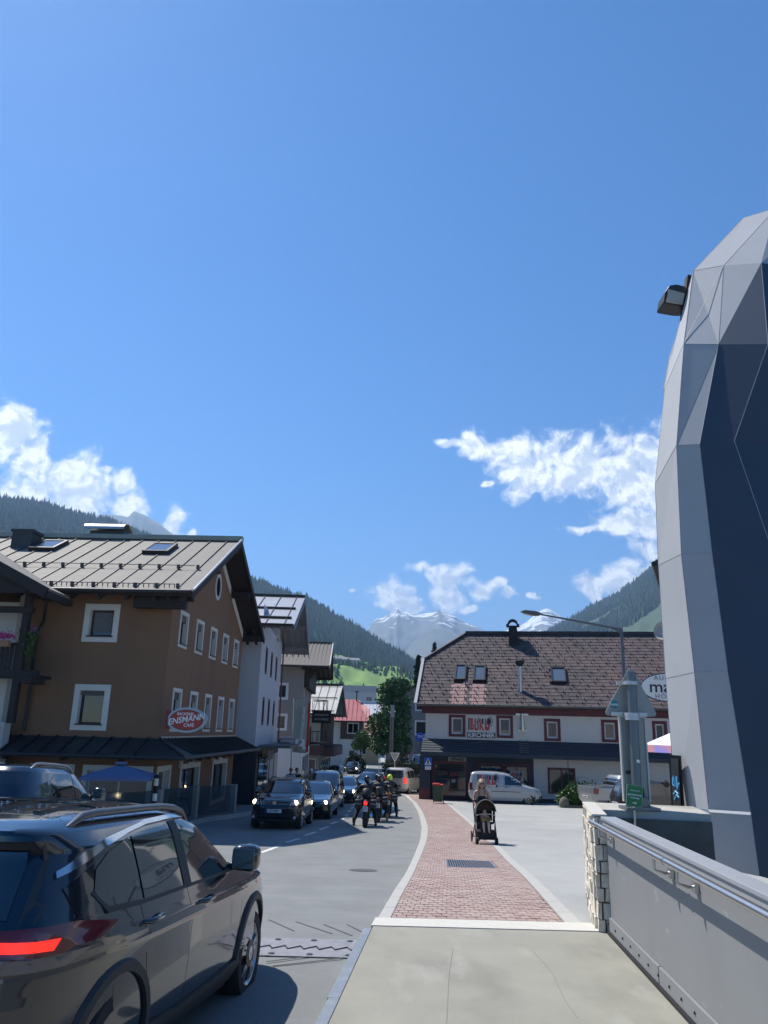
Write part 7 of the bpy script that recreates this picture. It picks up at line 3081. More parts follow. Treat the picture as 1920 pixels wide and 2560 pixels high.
def vehicle(name, label, cat, spec, x, y, yaw, paint, group=None, z=None, slope=None, g=.12, lights=False, tail_on=False):
    if z is None:
        z = RD(y)
    t = empty(name, (x, y, z), 0, label, cat, group)
    if slope is None:
        hx, hy = math.cos(yaw), math.sin(yaw)
        slope = (RD(y+hy*1.3)-RD(y-hy*1.3))/2.6
    t.rotation_mode = 'XYZ'
    M3 = Matrix.Rotation(yaw, 4, 'Z') @ Matrix.Rotation(-math.atan(slope), 4, 'Y')
    t.rotation_euler = M3.to_euler()
    vs, fs = shell(spec)
    b = MB()
    b.mesh(vs, fs)
    body = b.build('body', paint, t)
    bm = bmesh.new()
    bm.from_mesh(body.data)
    bvh = BVHTree.FromBMesh(bm)
    bm.free()
    # wheel arches
    wr, xa, xb_, hwid = spec['wr'], spec['xa'], spec['xb'], spec['tw']
    cut = []
    for wx in (xa, xb_):
        for s in (-1, 1):
            c = MB()
            c.lathe((wx, s*(hwid-.36), wr+.015), (0, s, 0), [(wr+.055, 0), (wr+.055, .8)], 36)
            cut.append(c.build('cutter', m_dark))
    boolean_cut(body, cut)
    me = body.data
    bm = bmesh.new()
    bm.from_mesh(me)
    me.materials.clear()
    me.materials.append(paint)
    me.materials.append(m_dark)
    for e in bm.edges:
        e.smooth = len(e.link_faces) == 2 and e.calc_face_angle(0) < R(38)
    for f in bm.faces:
        f.smooth = True
        c = f.calc_center_median()
        f.material_index = int(any(math.hypot(c.x-wx, c.z-wr-.015) < wr+.058 for wx in (xa, xb_)) and abs(c.y) < hwid-.04)
    bm.to_mesh(me)
    bm.free()
    for wx in (xa, xb_):
        for s in (-1, 1):
            make_wheel(t, wx, s*hwid, wr, .21, s, spec.get('spokes', 5), spec.get('twin', False), spec.get('rim'))
    P = lambda nm, poly, ax, m_, par=t, thick=0.0, off=.006, gg=None, sm=50: patch(bvh, poly, ax, gg or g, off, thick).build(nm, m_, par, smooth=sm)
    glass = spec.get('glass', m_carglass)
    for poly in spec.get('side', []):
        for ax in 'RL':
            P('side_window', poly, ax, glass)
    if 'ws' in spec:
        P('windscreen', spec['ws'], 'F', spec.get('wsm', glass))
    if 'rw' in spec:
        P('rear_window', spec['rw'], 'B', glass)
    mir = lambda poly: [(-p, q) for p, q in reversed(poly)]
    for key, nm, ax, m_, th in (('hl', 'headlight', 'F', m_lamp_off, .012), ('tl', 'tail_light', 'B', m_tail_on if tail_on else m_tail, .02)):
        if key in spec:
            for poly in (spec[key], mir(spec[key])):
                P(nm, poly, ax, m_, thick=th, gg=.08)
    if 'tls' in spec:
        for ax in 'RL':
            P('tail_light', spec['tls'], ax, m_tail, thick=.012, gg=.08)
    if lights:
        cx_, cz_ = spec['lamp']
        for s in (-1, 1):
            h, n, i, d = bvh.ray_cast(Vector((4, s*cx_, cz_)), Vector((-1, 0, 0)))
            if h:
                b = MB()
                b.lathe((h.x+.008, s*cx_, cz_), (1, 0, 0), [(.075, 0), (.06, .02), (.02, .03)], 14)
                b.build('lamp_bulb', m_lamp_on, t)
    for poly, ax, m_, nm in spec.get('extra', []):
        P(nm, poly, ax, m_, thick=.008)
    for ln in spec.get('seams', []):
        for ax in 'RL':
            for p, q in zip(ln[:-1], ln[1:]):
                d = Vector((q[0]-p[0], q[1]-p[1])).normalized()
                n = Vector((-d.y, d.x))*.004
                pp_ = patch(bvh, [(p[0]+n.x, p[1]+n.y), (q[0]+n.x, q[1]+n.y), (q[0]-n.x, q[1]-n.y), (p[0]-n.x, p[1]-n.y)], ax, .1, .002)
                if p is ln[0]:
                    acc = pp_
                else:
                    acc.mesh(pp_.v, pp_.f)
            acc.build('panel_gap', m_blackgloss, t, fix=False)
    for (hx_, hz_) in spec.get('handles', []):
        for s, ax in ((-1, 'R'), (1, 'L')):
            h, n, i, d = bvh.ray_cast(Vector((hx_, s*4, hz_)), Vector((0, -s, 0)))
            b = MB()
            b.tube([(hx_-.11, h.y-s*.005, hz_), (hx_-.08, h.y+s*.035, hz_+.002), (hx_+.08, h.y+s*.035, hz_+.008), (hx_+.11, h.y-s*.005, hz_+.008)], [.012, .018, .018, .012], 8)
            b.build('door_handle', spec.get('handle_m', paint), t, smooth=60)
    if 'mirror' in spec:
        mx_, mz_ = spec['mirror']
        for s in (-1, 1):
            h, n, i, d = bvh.ray_cast(Vector((mx_, s*4, mz_-.07)), Vector((0, -s, 0)))
            y0 = h.y
            b = MB()
            b.bar((mx_, y0, mz_-.08), (mx_-.02, y0+s*.14, mz_-.05), .08, .05)
            q_ = MB()
            q_.sphere((0, 0, 0), 1.0, 20, 14)
            sg = lambda c_, e: math.copysign(abs(c_)**e, c_)
            b.mesh([(mx_+max(-.085, .10*sg(c[0], .8)), y0+s*.15+.115*sg(c[1], .6), mz_+.105*sg(c[2], .6)) for c in q_.v], q_.f)
            mr_ = b.build('mirror', spec.get('mirror_m', m_blackgloss), t, smooth=50)
            b = MB()
            b.box(mx_-.092, mx_-.086, min(y0+s*.06, y0+s*.24), max(y0+s*.06, y0+s*.24), mz_-.075, mz_+.075)
            b.build('mirror_glass', mat('mirror_glass', (.06, .08, .08), .03, spec=1.0), mr_, bevel=.003)
    if 'rail' in spec:
        x0_, x1_, ry_, rz_, rm = spec['rail']
        for s in (-1, 1):
            b = MB()
            pts = []
            for f in np.linspace(0, 1, 13):
                xx = x0_+(x1_-x0_)*f
                h, n, i, d = bvh.ray_cast(Vector((xx, s*ry_, 4)), Vector((0, 0, -1)))
                lift = rz_*min(1, math.sin(PI*f)*3.2)
                pts.append((xx, s*ry_, h.z+lift-.01))
            for p_, q_ in zip(pts[:-1], pts[1:]):
                pass
            b.tube(pts, [.012]+[.024]*11+[.012], 8)
            b.build('roof_rail', rm, t, smooth=60)
    if 'plate' in spec:
        for ax, (pz, txt) in spec['plate'].items():
            s = 1 if ax == 'F' else -1
            h, n, i, d = bvh.ray_cast(Vector((s*4, 0, pz)), Vector((-s, 0, 0)))
            b = MB()
            b.box(min(h.x, h.x+s*.03), max(h.x, h.x+s*.03), -.26, .26, pz-.056, pz+.056)
            pl_ = b.build('number_plate', m_plate, t, bevel=.004)
            b = MB()
            b.box(min(h.x+s*.03, h.x+s*.033), max(h.x+s*.03, h.x+s*.033), s*-.26 if s > 0 else .21, s*-.21 if s > 0 else .26, pz-.05, pz+.05)
            b.build('eu_band', m_eu, pl_)
            text('lettering', txt, .085, m_logo_dark, pl_, (h.x+s*.033, .0, pz-.002), (PI/2, 0, s*PI/2), .002, bold=.002)
    return t, bvh


def paint(name, col, rough=.22, metal=.35):
    return mat(name, col, rough, metal, coat=1.0)


def scale_spec(sp, sx, sy, sz):
    o = dict(sp)
    fz = lambda tab, k: [(a*sz, b_*k) for a, b_ in tab]
    o['xf'], o['xr'], o['hw'] = fz(sp['xf'], sx), fz(sp['xr'], sx), fz(sp['hw'], sy)
    for k in ('side', 'seams'):
        o[k] = [[(p*sx, q*sz) for p, q in poly] for poly in sp.get(k, [])]
    for k in ('ws', 'rw', 'hl', 'tl'):
        if k in sp:
            o[k] = [(p*sy, q*sz) for p, q in sp[k]]
    if 'tls' in sp:
        o['tls'] = [(p*sx, q*sz) for p, q in sp['tls']]
    o['extra'] = [([(p*(sx if ax in 'RLT' else sy), q*sz) for p, q in poly], ax, m_, nm) for poly, ax, m_, nm in sp.get('extra', [])]
    o['xa'], o['xb'], o['tw'] = sp['xa']*sx, sp['xb']*sx, sp['tw']*sy
    o['handles'] = [(a*sx, b_*sz) for a, b_ in sp.get('handles', [])]
    if 'mirror' in sp:
        o['mirror'] = (sp['mirror'][0]*sx, sp['mirror'][1]*sz)
    if 'lamp' in sp:
        o['lamp'] = (sp['lamp'][0]*sy, sp['lamp'][1]*sz)
    return o


# ---- near dark crossover
HERO = dict(
    xf=[(.2, 2.0), (.34, 2.16), (.6, 2.22), (.8, 2.18), (.93, 2.05), (1.0, 1.72), (1.05, 1.32), (1.10, 1.05), (1.25, .76), (1.42, .42), (1.52, .12), (1.57, -.15), (1.60, -.5), (1.615, -.8)],
    xr=[(.2, -2.0), (.34, -2.14), (.5, -2.2), (.75, -2.19), (.92, -2.17), (1.04, -2.12), (1.2, -2.02), (1.40, -1.88), (1.47, -1.98), (1.52, -1.98), (1.56, -1.80), (1.595, -1.45), (1.615, -1.1)],
    hw=[(.2, .80), (.32, .885), (.48, .905), (.62, .912), (.78, .915), (.88, .918), (.94, .905), (1.0, .878), (1.04, .862), (1.25, .785), (1.42, .715), (1.5, .66), (1.55, .60), (1.59, .48), (1.615, .25)],
    n=[(0, 5.2), (.9, 5), (1.05, 6.5), (1.5, 7), (1.6, 5)],
    wr=.345, xa=1.32, xb=-1.32, tw=.895, spokes=5, twin=True, rim=mat('bright_rim', (.5, .5, .52), .25, metal=.9),
    side=[[(.68, 1.075), (.50, 1.26), (.20, 1.43), (-.02, 1.475), (-.22, 1.48), (-.22, 1.075)],
          [(-.33, 1.075), (-.33, 1.48), (-.7, 1.465), (-.98, 1.435), (-.98, 1.09)],
          [(-1.03, 1.09), (-1.03, 1.43), (-1.32, 1.375), (-1.5, 1.30), (-1.56, 1.2), (-1.45, 1.11)]],
    rw=[(-.60, 1.12), (.60, 1.12), (.56, 1.42), (-.56, 1.42)],
    seams=[[(.86, .36), (.90, .8), (.84, 1.04)], [(-.27, .34), (-.27, 1.06)], [(-1.0, .8), (-.92, .55), (-.75, .36)], [(-1.0, .8), (-1.04, 1.08)]],
    handles=[(.0, .95), (-.93, .97)], mirror=(.72, 1.16), rail=(-1.62, .22, .615, .055, mat('rail_grey', (.12, .125, .13), .35, metal=.5)),
    plate={'B': (.80, 'ZE-571LK')})
pt_hero = paint('midnight_blue_paint', (.006, .011, .020), .16, .0)
hero, hb = vehicle('parked_crossover', 'dark midnight-blue crossover cut off at the lower left, seen from behind', 'car', HERO, -2.12, 6.22, R(82.3), pt_hero, z=-2.15, slope=-.045, g=.06)
mir = lambda poly: [(-p, q) for p, q in reversed(poly)]
for ax in 'RL':
    for nm, poly, m_, th in (('window_trim', [(.70, 1.055), (.70, 1.073), (-.98, 1.085), (-1.44, 1.105), (-1.58, 1.2), (-1.60, 1.19), (-1.46, 1.08), (-.98, 1.062)], m_plast, .008),
                             ('chrome_strip', [(.02, 1.487), (-.27, 1.495), (-.7, 1.482), (-1.0, 1.452), (-1.36, 1.40), (-1.62, 1.335), (-1.82, 1.285), (-1.81, 1.315), (-1.6, 1.39), (-1.34, 1.44), (-1.0, 1.475), (-.7, 1.505), (-.27, 1.516), (.02, 1.508)], m_chrome, .012),
                             ('pillar_trim', [(-.21, 1.08), (-.21, 1.482), (-.34, 1.482), (-.34, 1.08)], m_plast, .007),
                             ('quarter_trim', [(-1.575, 1.2), (-1.52, 1.31), (-1.36, 1.375), (-1.64, 1.295), (-1.80, 1.24), (-1.74, 1.1), (-1.5, 1.08)], m_blackgloss, .003),
                             ('sill_cladding', [(.92, .215), (.97, .36), (.93, .40), (.3, .37), (-.4, .37), (-.93, .40), (-.97, .36), (-.92, .215)], m_plast, .015)):
        patch(hb, poly, ax, .06, .005, th).build(nm, m_, hero, smooth=40)
    for wx in (1.32, -1.32):
        ro, ri, cz = .475, .405, .36
        poly = [(wx+ro*math.cos(a), cz+ro*math.sin(a)) for a in np.linspace(-.32, PI+.32, 22)]+[(wx+ri*math.cos(a), cz+ri*math.sin(a)) for a in np.linspace(PI+.2, -.2, 22)]
        bb_ = MB()
        n_ = 22
        A1 = np.linspace(-.35, PI+.35, n_)
        vs_, fs_ = [], []
        s_ = -1 if ax == 'R' else 1
        for a in A1:
            for rr, dd in ((ri, -.05), (ri, .022), (ro-.02, .022), (ro, -.004)):
                xx, zz1 = wx+rr*math.cos(a), cz+rr*math.sin(a)
                h, n, i, d = hb.ray_cast(Vector((xx, s_*4, zz1)), Vector((0, -s_, 0)))
                yy_ = h.y if h and abs(h.y) > .6 else s_*.86
                vs_.append((xx, yy_+s_*dd, zz1))
        for i in range(n_-1):
            for q in range(3):
                fs_.append((i*4+q, i*4+q+1, (i+1)*4+q+1, (i+1)*4+q))
        bb_.mesh(vs_, fs_).build('arch_cladding', m_plast, hero, smooth=40)
    # tail lamp wrapping round the corner
    patch(hb, [(-1.80, 0.985), (-1.88, 1.035), (-2.0, 1.065), (-2.16, 1.075), (-2.16, 0.970), (-1.98, 0.965), (-1.86, 0.965)], ax, .05, .004, .03).build('tail_light', m_tail, hero, smooth=50)
    patch(hb, [(-1.82, 0.955), (-2.05, 0.955), (-2.16, 0.955), (-2.16, 0.910), (-1.98, 0.910)], ax, .05, .004, .02).build('reversing_light', mat('clear_lens', (.09, .07, .08), .1, coat=1.0), hero, smooth=50)
for poly in ([(.30, 0.980), (.74, 0.975), (.86, 0.980), (.86, 1.090), (.72, 1.080), (.30, 1.050)],):
    for pq in (poly, mir(poly)):
        patch(hb, pq, 'B', .05, .004, .03).build('tail_light', m_tail, hero, smooth=50)
for pq in ([(.56, .99), (.78, .985), (.79, 1.035), (.58, 1.035)], [(-.78, .985), (-.56, .99), (-.58, 1.035), (-.79, 1.035)]):
    patch(hb, pq, 'B', .05, .036, .01).build('brake_light', m_tail_on, hero, smooth=50)
for pq in ([(.28, 0.920), (.82, 0.910), (.86, 0.960), (.30, 0.965)], [(-.86, 0.960), (-.82, 0.910), (-.28, 0.920), (-.30, 0.965)]):
    patch(hb, pq, 'B', .05, .004, .02).build('reversing_light', mat('clear_lens', (.09, .07, .08), .1, coat=1.0), hero, smooth=50)
patch(hb, [(-.86, .22), (.86, .22), (.88, .5), (.55, .56), (-.55, .56), (-.88, .5)], 'B', .06, .004, .02).build('bumper_cladding', m_plast, hero, smooth=40)
# roof: spoiler, dark glass panel and ribs, tailgate gap
patch(hb, [(-1.0, .52), (-1.0, -.52), (.1, -.5), (.1, .5)], 'T', .08, .003, .004).build('glass_roof', m_blackgloss, hero, smooth=50)
for y_ in (-.38, -.14, .14, .38):
    patch(hb, [(-1.55, y_-.02), (.05, y_-.025), (.05, y_+.025), (-1.55, y_+.02)], 'T', .1, .003, .012).build('roof_rib', pt_hero, hero, smooth=50)
patch(hb, [(-1.62, -.6), (-1.605, -.6), (-1.605, .6), (-1.62, .6)], 'T', .1, .002).build('tailgate_gap', m_plast, hero)
patch(hb, [(-.90, 1.03), (-.66, 1.05), (-.62, 1.44), (-.63, 1.46), (-.68, 1.2), (-.90, 1.05)], 'B', .08, .002, .0).build('tailgate_seam', m_plast, hero)
# water drops on the roof
rs = np.random.RandomState(4)
dp_ = []
for _ in range(420):
    x_, y_ = rs.uniform(-1.7, .4), rs.uniform(-.62, .62)
    h, n, i, d = hb.ray_cast(Vector((x_, y_, 4)), Vector((0, 0, -1)))
    if h and n.z > .7:
        dp_.append((h.x, h.y, h.z+.003))
DV = [(1, 0, 0), (0, 1, 0), (-1, 0, 0), (0, -1, 0), (0, 0, .8), (.7, .7, 0), (-.7, .7, 0), (-.7, -.7, 0), (.7, -.7, 0)]
DF = [(0, 5, 4), (5, 1, 4), (1, 6, 4), (6, 2, 4), (2, 7, 4), (7, 3, 4), (3, 8, 4), (8, 0, 4)]
mass('water_drops', DV, DF, dp_, rs.uniform(.003, .0075, len(dp_)), None, mat('water', (.75, .8, .85), .02, metal=.9), parent=hero, kind='stuff')

# ---- family of other cars
SUV = dict(
    xf=[(.22, 1.95), (.4, 2.12), (.7, 2.15), (.92, 2.08), (1.0, 1.9), (1.06, 1.3), (1.12, .98), (1.3, .72), (1.5, .38), (1.58, .1), (1.63, -.4), (1.64, -.7)],
    xr=[(.22, -1.95), (.4, -2.12), (.7, -2.16), (1.0, -2.14), (1.1, -2.1), (1.3, -2.02), (1.5, -1.9), (1.58, -1.8), (1.62, -1.5), (1.64, -1.1)],
    hw=[(.22, .80), (.4, .89), (.7, .91), (.95, .905), (1.05, .87), (1.3, .78), (1.5, .69), (1.58, .62), (1.62, .5), (1.64, .3)],
    wr=.345, xa=1.32, xb=-1.32, tw=.88, spokes=5,
    side=[[(.62, 1.1), (.25, 1.42), (-.05, 1.5), (-.22, 1.5), (-.22, 1.1)], [(-.3, 1.1), (-.3, 1.5), (-.95, 1.47), (-1.15, 1.35), (-1.1, 1.1)], [(-1.2, 1.12), (-1.25, 1.36), (-1.5, 1.3), (-1.72, 1.15)]],
    ws=[(-.70, 1.14), (.70, 1.14), (.60, 1.52), (-.60, 1.52)], rw=[(-.64, 1.14), (.64, 1.14), (.58, 1.48), (-.58, 1.48)],
    hl=[(.52, .78), (.84, .80), (.86, .95), (.58, .94)], tl=[(.60, .85), (.88, .85), (.86, 1.08), (.66, 1.08)], lamp=(.72, .87),
    seams=[[(-.26, .35), (-.26, 1.08)], [(.8, .4), (.82, 1.0)]], handles=[(0, .98), (-1.0, 1.0)], mirror=(.62, 1.18),
    extra=[([(-.5, .76), (.5, .76), (.54, .92), (-.54, .92)], 'F', m_blackgloss, 'grille'), ([(-.7, .27), (.7, .27), (.74, .45), (-.74, .45)], 'F', m_plast, 'bumper_grille'),
           ([(-.8, .24), (.8, .24), (.8, .5), (-.8, .5)], 'B', m_plast, 'bumper_cladding')],
    plate={'F': (.60, 'ZE 798FE'), 'B': (.72, 'ZE 798FE')})
CAR = dict(
    xf=[(.18, 2.0), (.35, 2.2), (.55, 2.24), (.68, 2.2), (.76, 2.0), (.84, 1.5), (.9, 1.05), (.96, .85), (1.15, .45), (1.32, .05), (1.40, -.25), (1.44, -.6), (1.45, -.8)],
    xr=[(.18, -2.0), (.35, -2.16), (.6, -2.2), (.85, -2.18), (.95, -2.1), (1.1, -1.95), (1.25, -1.75), (1.36, -1.5), (1.43, -1.1), (1.45, -.95)],
    hw=[(.18, .80), (.35, .87), (.6, .89), (.82, .875), (.9, .85), (1.1, .75), (1.28, .66), (1.37, .58), (1.43, .42), (1.45, .2)],
    wr=.32, xa=1.34, xb=-1.32, tw=.865, spokes=5,
    side=[[(.50, .93), (.10, 1.25), (-.15, 1.31), (-.25, 1.31), (-.25, .93)], [(-.33, .93), (-.33, 1.31), (-1.0, 1.28), (-1.35, 1.12), (-1.45, .96)]],
    ws=[(-.68, .95), (.68, .95), (.55, 1.33), (-.55, 1.33)], rw=[(-.60, .98), (.60, .98), (.5, 1.27), (-.5, 1.27)],
    hl=[(.48, .60), (.84, .63), (.86, .74), (.55, .70)], tl=[(.5, .74), (.87, .74), (.86, .9), (.56, .88)], lamp=(.70, .66),
    seams=[[(-.29, .3), (-.29, .92)], [(.75, .35), (.8, .88)]], handles=[(0, .84), (-1.05, .86)], mirror=(.48, 1.0),
    extra=[([(-.45, .50), (.45, .50), (.5, .66), (-.5, .66)], 'F', m_blackgloss, 'grille'), ([(-.7, .25), (.7, .25), (.72, .38), (-.72, .38)], 'F', m_plast, 'bumper_grille')],
    plate={'F': (.43, 'ZE 362CM'), 'B': (.66, 'ZE 362CM')})
VAN = dict(
    xf=[(.2, 2.0), (.38, 2.18), (.6, 2.22), (.78, 2.16), (.9, 1.98), (1.0, 1.6), (1.08, 1.32), (1.3, .98), (1.55, .55), (1.68, .3), (1.77, -.05), (1.81, -.5), (1.82, -.8)],
    xr=[(.2, -2.05), (.4, -2.18), (.6, -2.2), (1.1, -2.18), (1.5, -2.10), (1.68, -2.04), (1.78, -1.9), (1.81, -1.6), (1.82, -1.3)],
    hw=[(.2, .82), (.4, .88), (.7, .90), (1.0, .89), (1.1, .87), (1.4, .80), (1.65, .735), (1.75, .66), (1.80, .5), (1.82, .3)],
    n=[(0, 5), (1.0, 6), (1.7, 7), (1.82, 5)],
    wr=.32, xa=1.38, xb=-1.32, tw=.87, spokes=7, rim=mat('steel_wheel', (.35, .33, .27), .5, metal=.5),
    side=[[(.98, 1.1), (.55, 1.50), (.3, 1.58), (.0, 1.58), (.0, 1.08)]],
    ws=[(-.70, 1.12), (.70, 1.12), (.62, 1.66), (-.62, 1.66)], rw=[(-.66, 1.1), (.66, 1.1), (.62, 1.62), (-.62, 1.62)],
    hl=[(.48, .72), (.82, .74), (.85, .92), (.62, .90)], tl=[(.70, .75), (.82, .75), (.80, 1.15), (.70, 1.15)], lamp=(.68, .82),
    seams=[[(-.05, .3), (-.05, 1.6)], [(.95, .4), (1.0, 1.05)], [(-.9, 1.0), (.9, 1.0)]], handles=[(.1, .98)], mirror=(.92, 1.2), mirror_m=m_plast, handle_m=m_plast,
    extra=[([(-.48, .70), (.48, .70), (.5, .82), (-.5, .82)], 'F', m_plast, 'grille'), ([(-.8, .22), (.8, .22), (.84, .52), (-.84, .52)], 'F', m_plast, 'bumper')],
    plate={'F': (.46, 'ZE 128DA'), 'B': (.62, 'ZE 128DA')})
PICK = dict(
    xf=[(.35, 2.4), (.5, 2.55), (.8, 2.6), (1.0, 2.5), (1.1, 2.0), (1.16, 1.55), (1.3, 1.3), (1.6, .85), (1.74, .55), (1.78, .1), (1.79, 0)],
    xr=[(.35, -2.5), (.5, -2.62), (.8, -2.64), (1.1, -2.64), (1.17, -2.62), (1.18, -1.0), (1.4, -.95), (1.6, -.85), (1.73, -.7), (1.78, -.4), (1.79, -.2)],
    hw=[(.35, .85), (.5, .91), (.9, .925), (1.1, .92), (1.17, .89), (1.3, .84), (1.6, .74), (1.73, .64), (1.78, .45), (1.79, .25)],
    n=[(0, 6), (1.1, 8), (1.6, 6), (1.79, 5)],
    wr=.38, xa=1.55, xb=-1.5, tw=.9, spokes=6,
    side=[[(1.0, 1.2), (.6, 1.55), (.35, 1.66), (.18, 1.66), (.18, 1.2)], [(.1, 1.2), (.1, 1.66), (-.5, 1.62), (-.68, 1.2)]],
    ws=[(-.72, 1.2), (.72, 1.2), (.62, 1.68), (-.62, 1.68)], rw=[(-.66, 1.22), (.66, 1.22), (.6, 1.62), (-.6, 1.62)],
    tl=[(.72, .82), (.84, .82), (.84, 1.08), (.74, 1.1)], tls=[(-2.55, .80), (-2.38, .80), (-2.33, 1.08), (-2.55, 1.1)], mirror=(.95, 1.3),
    seams=[[(.14, .45), (.14, 1.18)], [(-.78, .6), (-.8, 1.17)]], handles=[(.4, 1.08), (-.55, 1.1)],
    plate={'B': (.62, 'JO 415BK')})

BLK, DGR = paint('black_paint', (.008, .009, .012)), paint('dark_grey_paint', (.03, .033, .038), .25, .5)
SIL, WHT = paint('silver_paint', (.30, .31, .32), .28, .6), paint('white_paint_car', (.52, .52, .51), .3, 0)
BLG, LBL = paint('blue_grey_paint', (.085, .12, .18), .25, .5), paint('light_blue_silver_paint', (.16, .22, .30), .25, .5)
BEI = paint('warm_white_paint', (.44, .41, .38), .3, .1)
YT = R(-93)      # heading towards the camera


def X(u, Y, v=1950):
    return float(at(u, v, Y)[0])


v1, bv = vehicle('oncoming_car', 'black boxy off-roader with both headlights lit, first in the oncoming queue', 'car', dict(scale_spec(SUV, .98, .97, 1.0), rail=(-1.5, .35, .58, .06, m_plast)), X(690, 29.6)+.33, 29.8, YT, BLK, lights=True, group='cars queuing towards the camera')
b = MB()
hx = bv.ray_cast(Vector((4, 0, .86)), Vector((-1, 0, 0)))[0].x+.012
for s in (-1, 1):
    for z_ in (.80, .90):
        b.tube([(hx, s*.12, z_), (hx-.02, s*.48, z_)], .012, 6)
    for k in range(4):
        b.tube([(hx-.005, s*(.14+.1*k), .80), (hx-.008, s*(.19+.1*k), .90)], .009, 6)
b.prism([(hx+.01, -.065, .92), (hx+.01, .065, .92), (hx+.01, .06, .82), (hx+.01, 0, .775), (hx+.01, -.06, .82)], (.012, 0, 0))
b.build('grille_trim', m_chrome, v1)
b = MB()
for s in (-1, 1):
    b.lathe((hx-.06, s*.7, .40), (1, 0, 0), [(.05, -.03), (.05, .03)], 12)
b.build('fog_lamp', m_lamp_off, v1, kind='stuff')
vehicle('oncoming_car', 'black saloon half hidden behind the first black off-roader', 'car', CAR, X(789, 35.2), 35.3, YT, BLK, lights=True, group='cars queuing towards the camera')
vehicle('oncoming_van', 'blue-grey compact van with roof bars and one lit headlight in the queue', 'van', dict(VAN, side=VAN['side']+[[(-.1, 1.1), (-.1, 1.58), (-.95, 1.58), (-.95, 1.1)]], rail=(-1.8, -.1, .62, .06, m_plast)), X(812, 41.6), 41.7, YT, BLG, lights=True, group='cars queuing towards the camera')
vehicle('oncoming_car', 'small black car with pale roof bar peeping out beside the blue-grey van', 'car', dict(CAR, rail=(-1.2, -.1, .45, .06, m_chrome)), X(862, 48.5), 48.6, YT, BLK, lights=True, group='cars queuing towards the camera')
vehicle('oncoming_car', 'dark silver car behind the roof of the blue-grey van', 'car', CAR, X(817, 60), 60, YT, DGR, lights=True, group='cars queuing towards the camera')
vehicle('oncoming_car', 'pale blue saloon far back in the queue', 'car', CAR, X(838, 78), 78, YT-.05, LBL, group='cars queuing towards the camera')
vehicle('far_car', 'black car alone on the sunlit far stretch of street', 'car', CAR, X(881, 97), 97, YT-.06, BLK, lights=True)
vehicle('turning_hatchback', 'dark grey hatchback facing left of the camera behind the motorcycles', 'car', dict(scale_spec(CAR, .95, 1, 1.07)), X(919, 59), 59, R(-112), DGR)
sv = dict(scale_spec(VAN, 1.12, 1.06, 1.04), rim=None, side=[[(p*1.12, q*1.04) for p, q in poly] for poly in ([(.98, 1.1), (.55, 1.50), (.3, 1.58), (.0, 1.58), (.0, 1.08)], [(-.1, 1.1), (-.1, 1.58), (-.95, 1.58), (-.95, 1.1)], [(-1.05, 1.1), (-1.05, 1.58), (-1.85, 1.55), (-1.9, 1.1)])])
vehicle('white_minivan', 'warm-white minivan with dark rear window turning right ahead of the motorcycles', 'van', sv, X(998, 62)+.3, 62.0, R(72), BEI, tail_on=True)
vehicle('grey_suv', 'grey car at the side street just left of the office corner', 'car', SUV, X(1050, 72), 72, R(-97), DGR)
vehicle('parked_blue_car', 'blue car parked behind the hedge', 'car', CAR, X(1010, 76), 76, R(-92), BLG, z=G(76)+.75, slope=0)
vehicle('parked_white_van', 'white van parked behind the hedge by the office corner', 'van', VAN, X(1050, 78), 78, R(-92), WHT, z=G(78)+.7, slope=0)
# parked service van with the office logo, side on
OV = paint('office_van_paint', (.33, .37, .40), .3, .0)
vx = X(1263, 49.3)
ov_, bvv = vehicle('office_van', 'pale office van with red and black logo parked side-on before the office building', 'van', VAN, vx, 49.4, FK.rz, OV, z=G(49.4), slope=0, tail_on=False)


def on_side(x, z, d):
    h = bvv.ray_cast(Vector((x, -4, z)), Vector((0, 1, 0)))[0]
    return (x, (h.y if h else -.88)-.004-d, z)


office_logo(ov_, -1.62, 1.02, 1.28, .62, 0, tr=on_side)
b = MB()
b.prism([on_side(x, z, .0) for x, z in ((-1.6, .93), (-.42, .93), (-.42, 1.08), (-1.6, 1.08))], (0, -.012, 0))
b.build('name_strip', m_logo_dark, ov_)
q = on_side(-1.0, 1.0, .016)
text('lettering', 'KIRCHNER', .19, m_swhite, ov_, q, (PI/2, 0, 0), .003, bold=.004, sx_=1.08)
b = MB()
b.prism([on_side(x, z, .0) for x, z in ((-.8, .70), (.9, .70), (.9, .73), (-.8, .73))], (0, -.015, 0))
b.build('side_strip', m_plast, ov_)
# silver pickup and dark SUV at the right
vehicle('silver_pickup', 'silver pickup truck parked behind the green bush', 'pickup', PICK, X(1463, 43)+2.55, 44.4, R(20), SIL, z=G(43)+.05, slope=0)
vehicle('dark_suv', 'dark bronze SUV parked behind the sign post', 'car', dict(SUV, rail=(-1.5, .3, .6, .05, m_plast)), X(1541, 34)+2.1, 34.6, R(9), DGR, z=G(34)+.03, slope=0)
NAVY = paint('navy_paint', (.018, .028, .05), .2, .3)
vehicle('navy_pickup', 'dark navy pickup with silver roof rails at the left edge behind the crossover', 'pickup', dict(scale_spec(SUV, 1.12, 1.04, 1.07), rail=(-1.75, .1, .60, .07, SIL)), X(40, 16.2)+.42, 16.2, R(88), NAVY, z=RD(16.2)+.1, slope=(RD(18)-RD(14))/4)


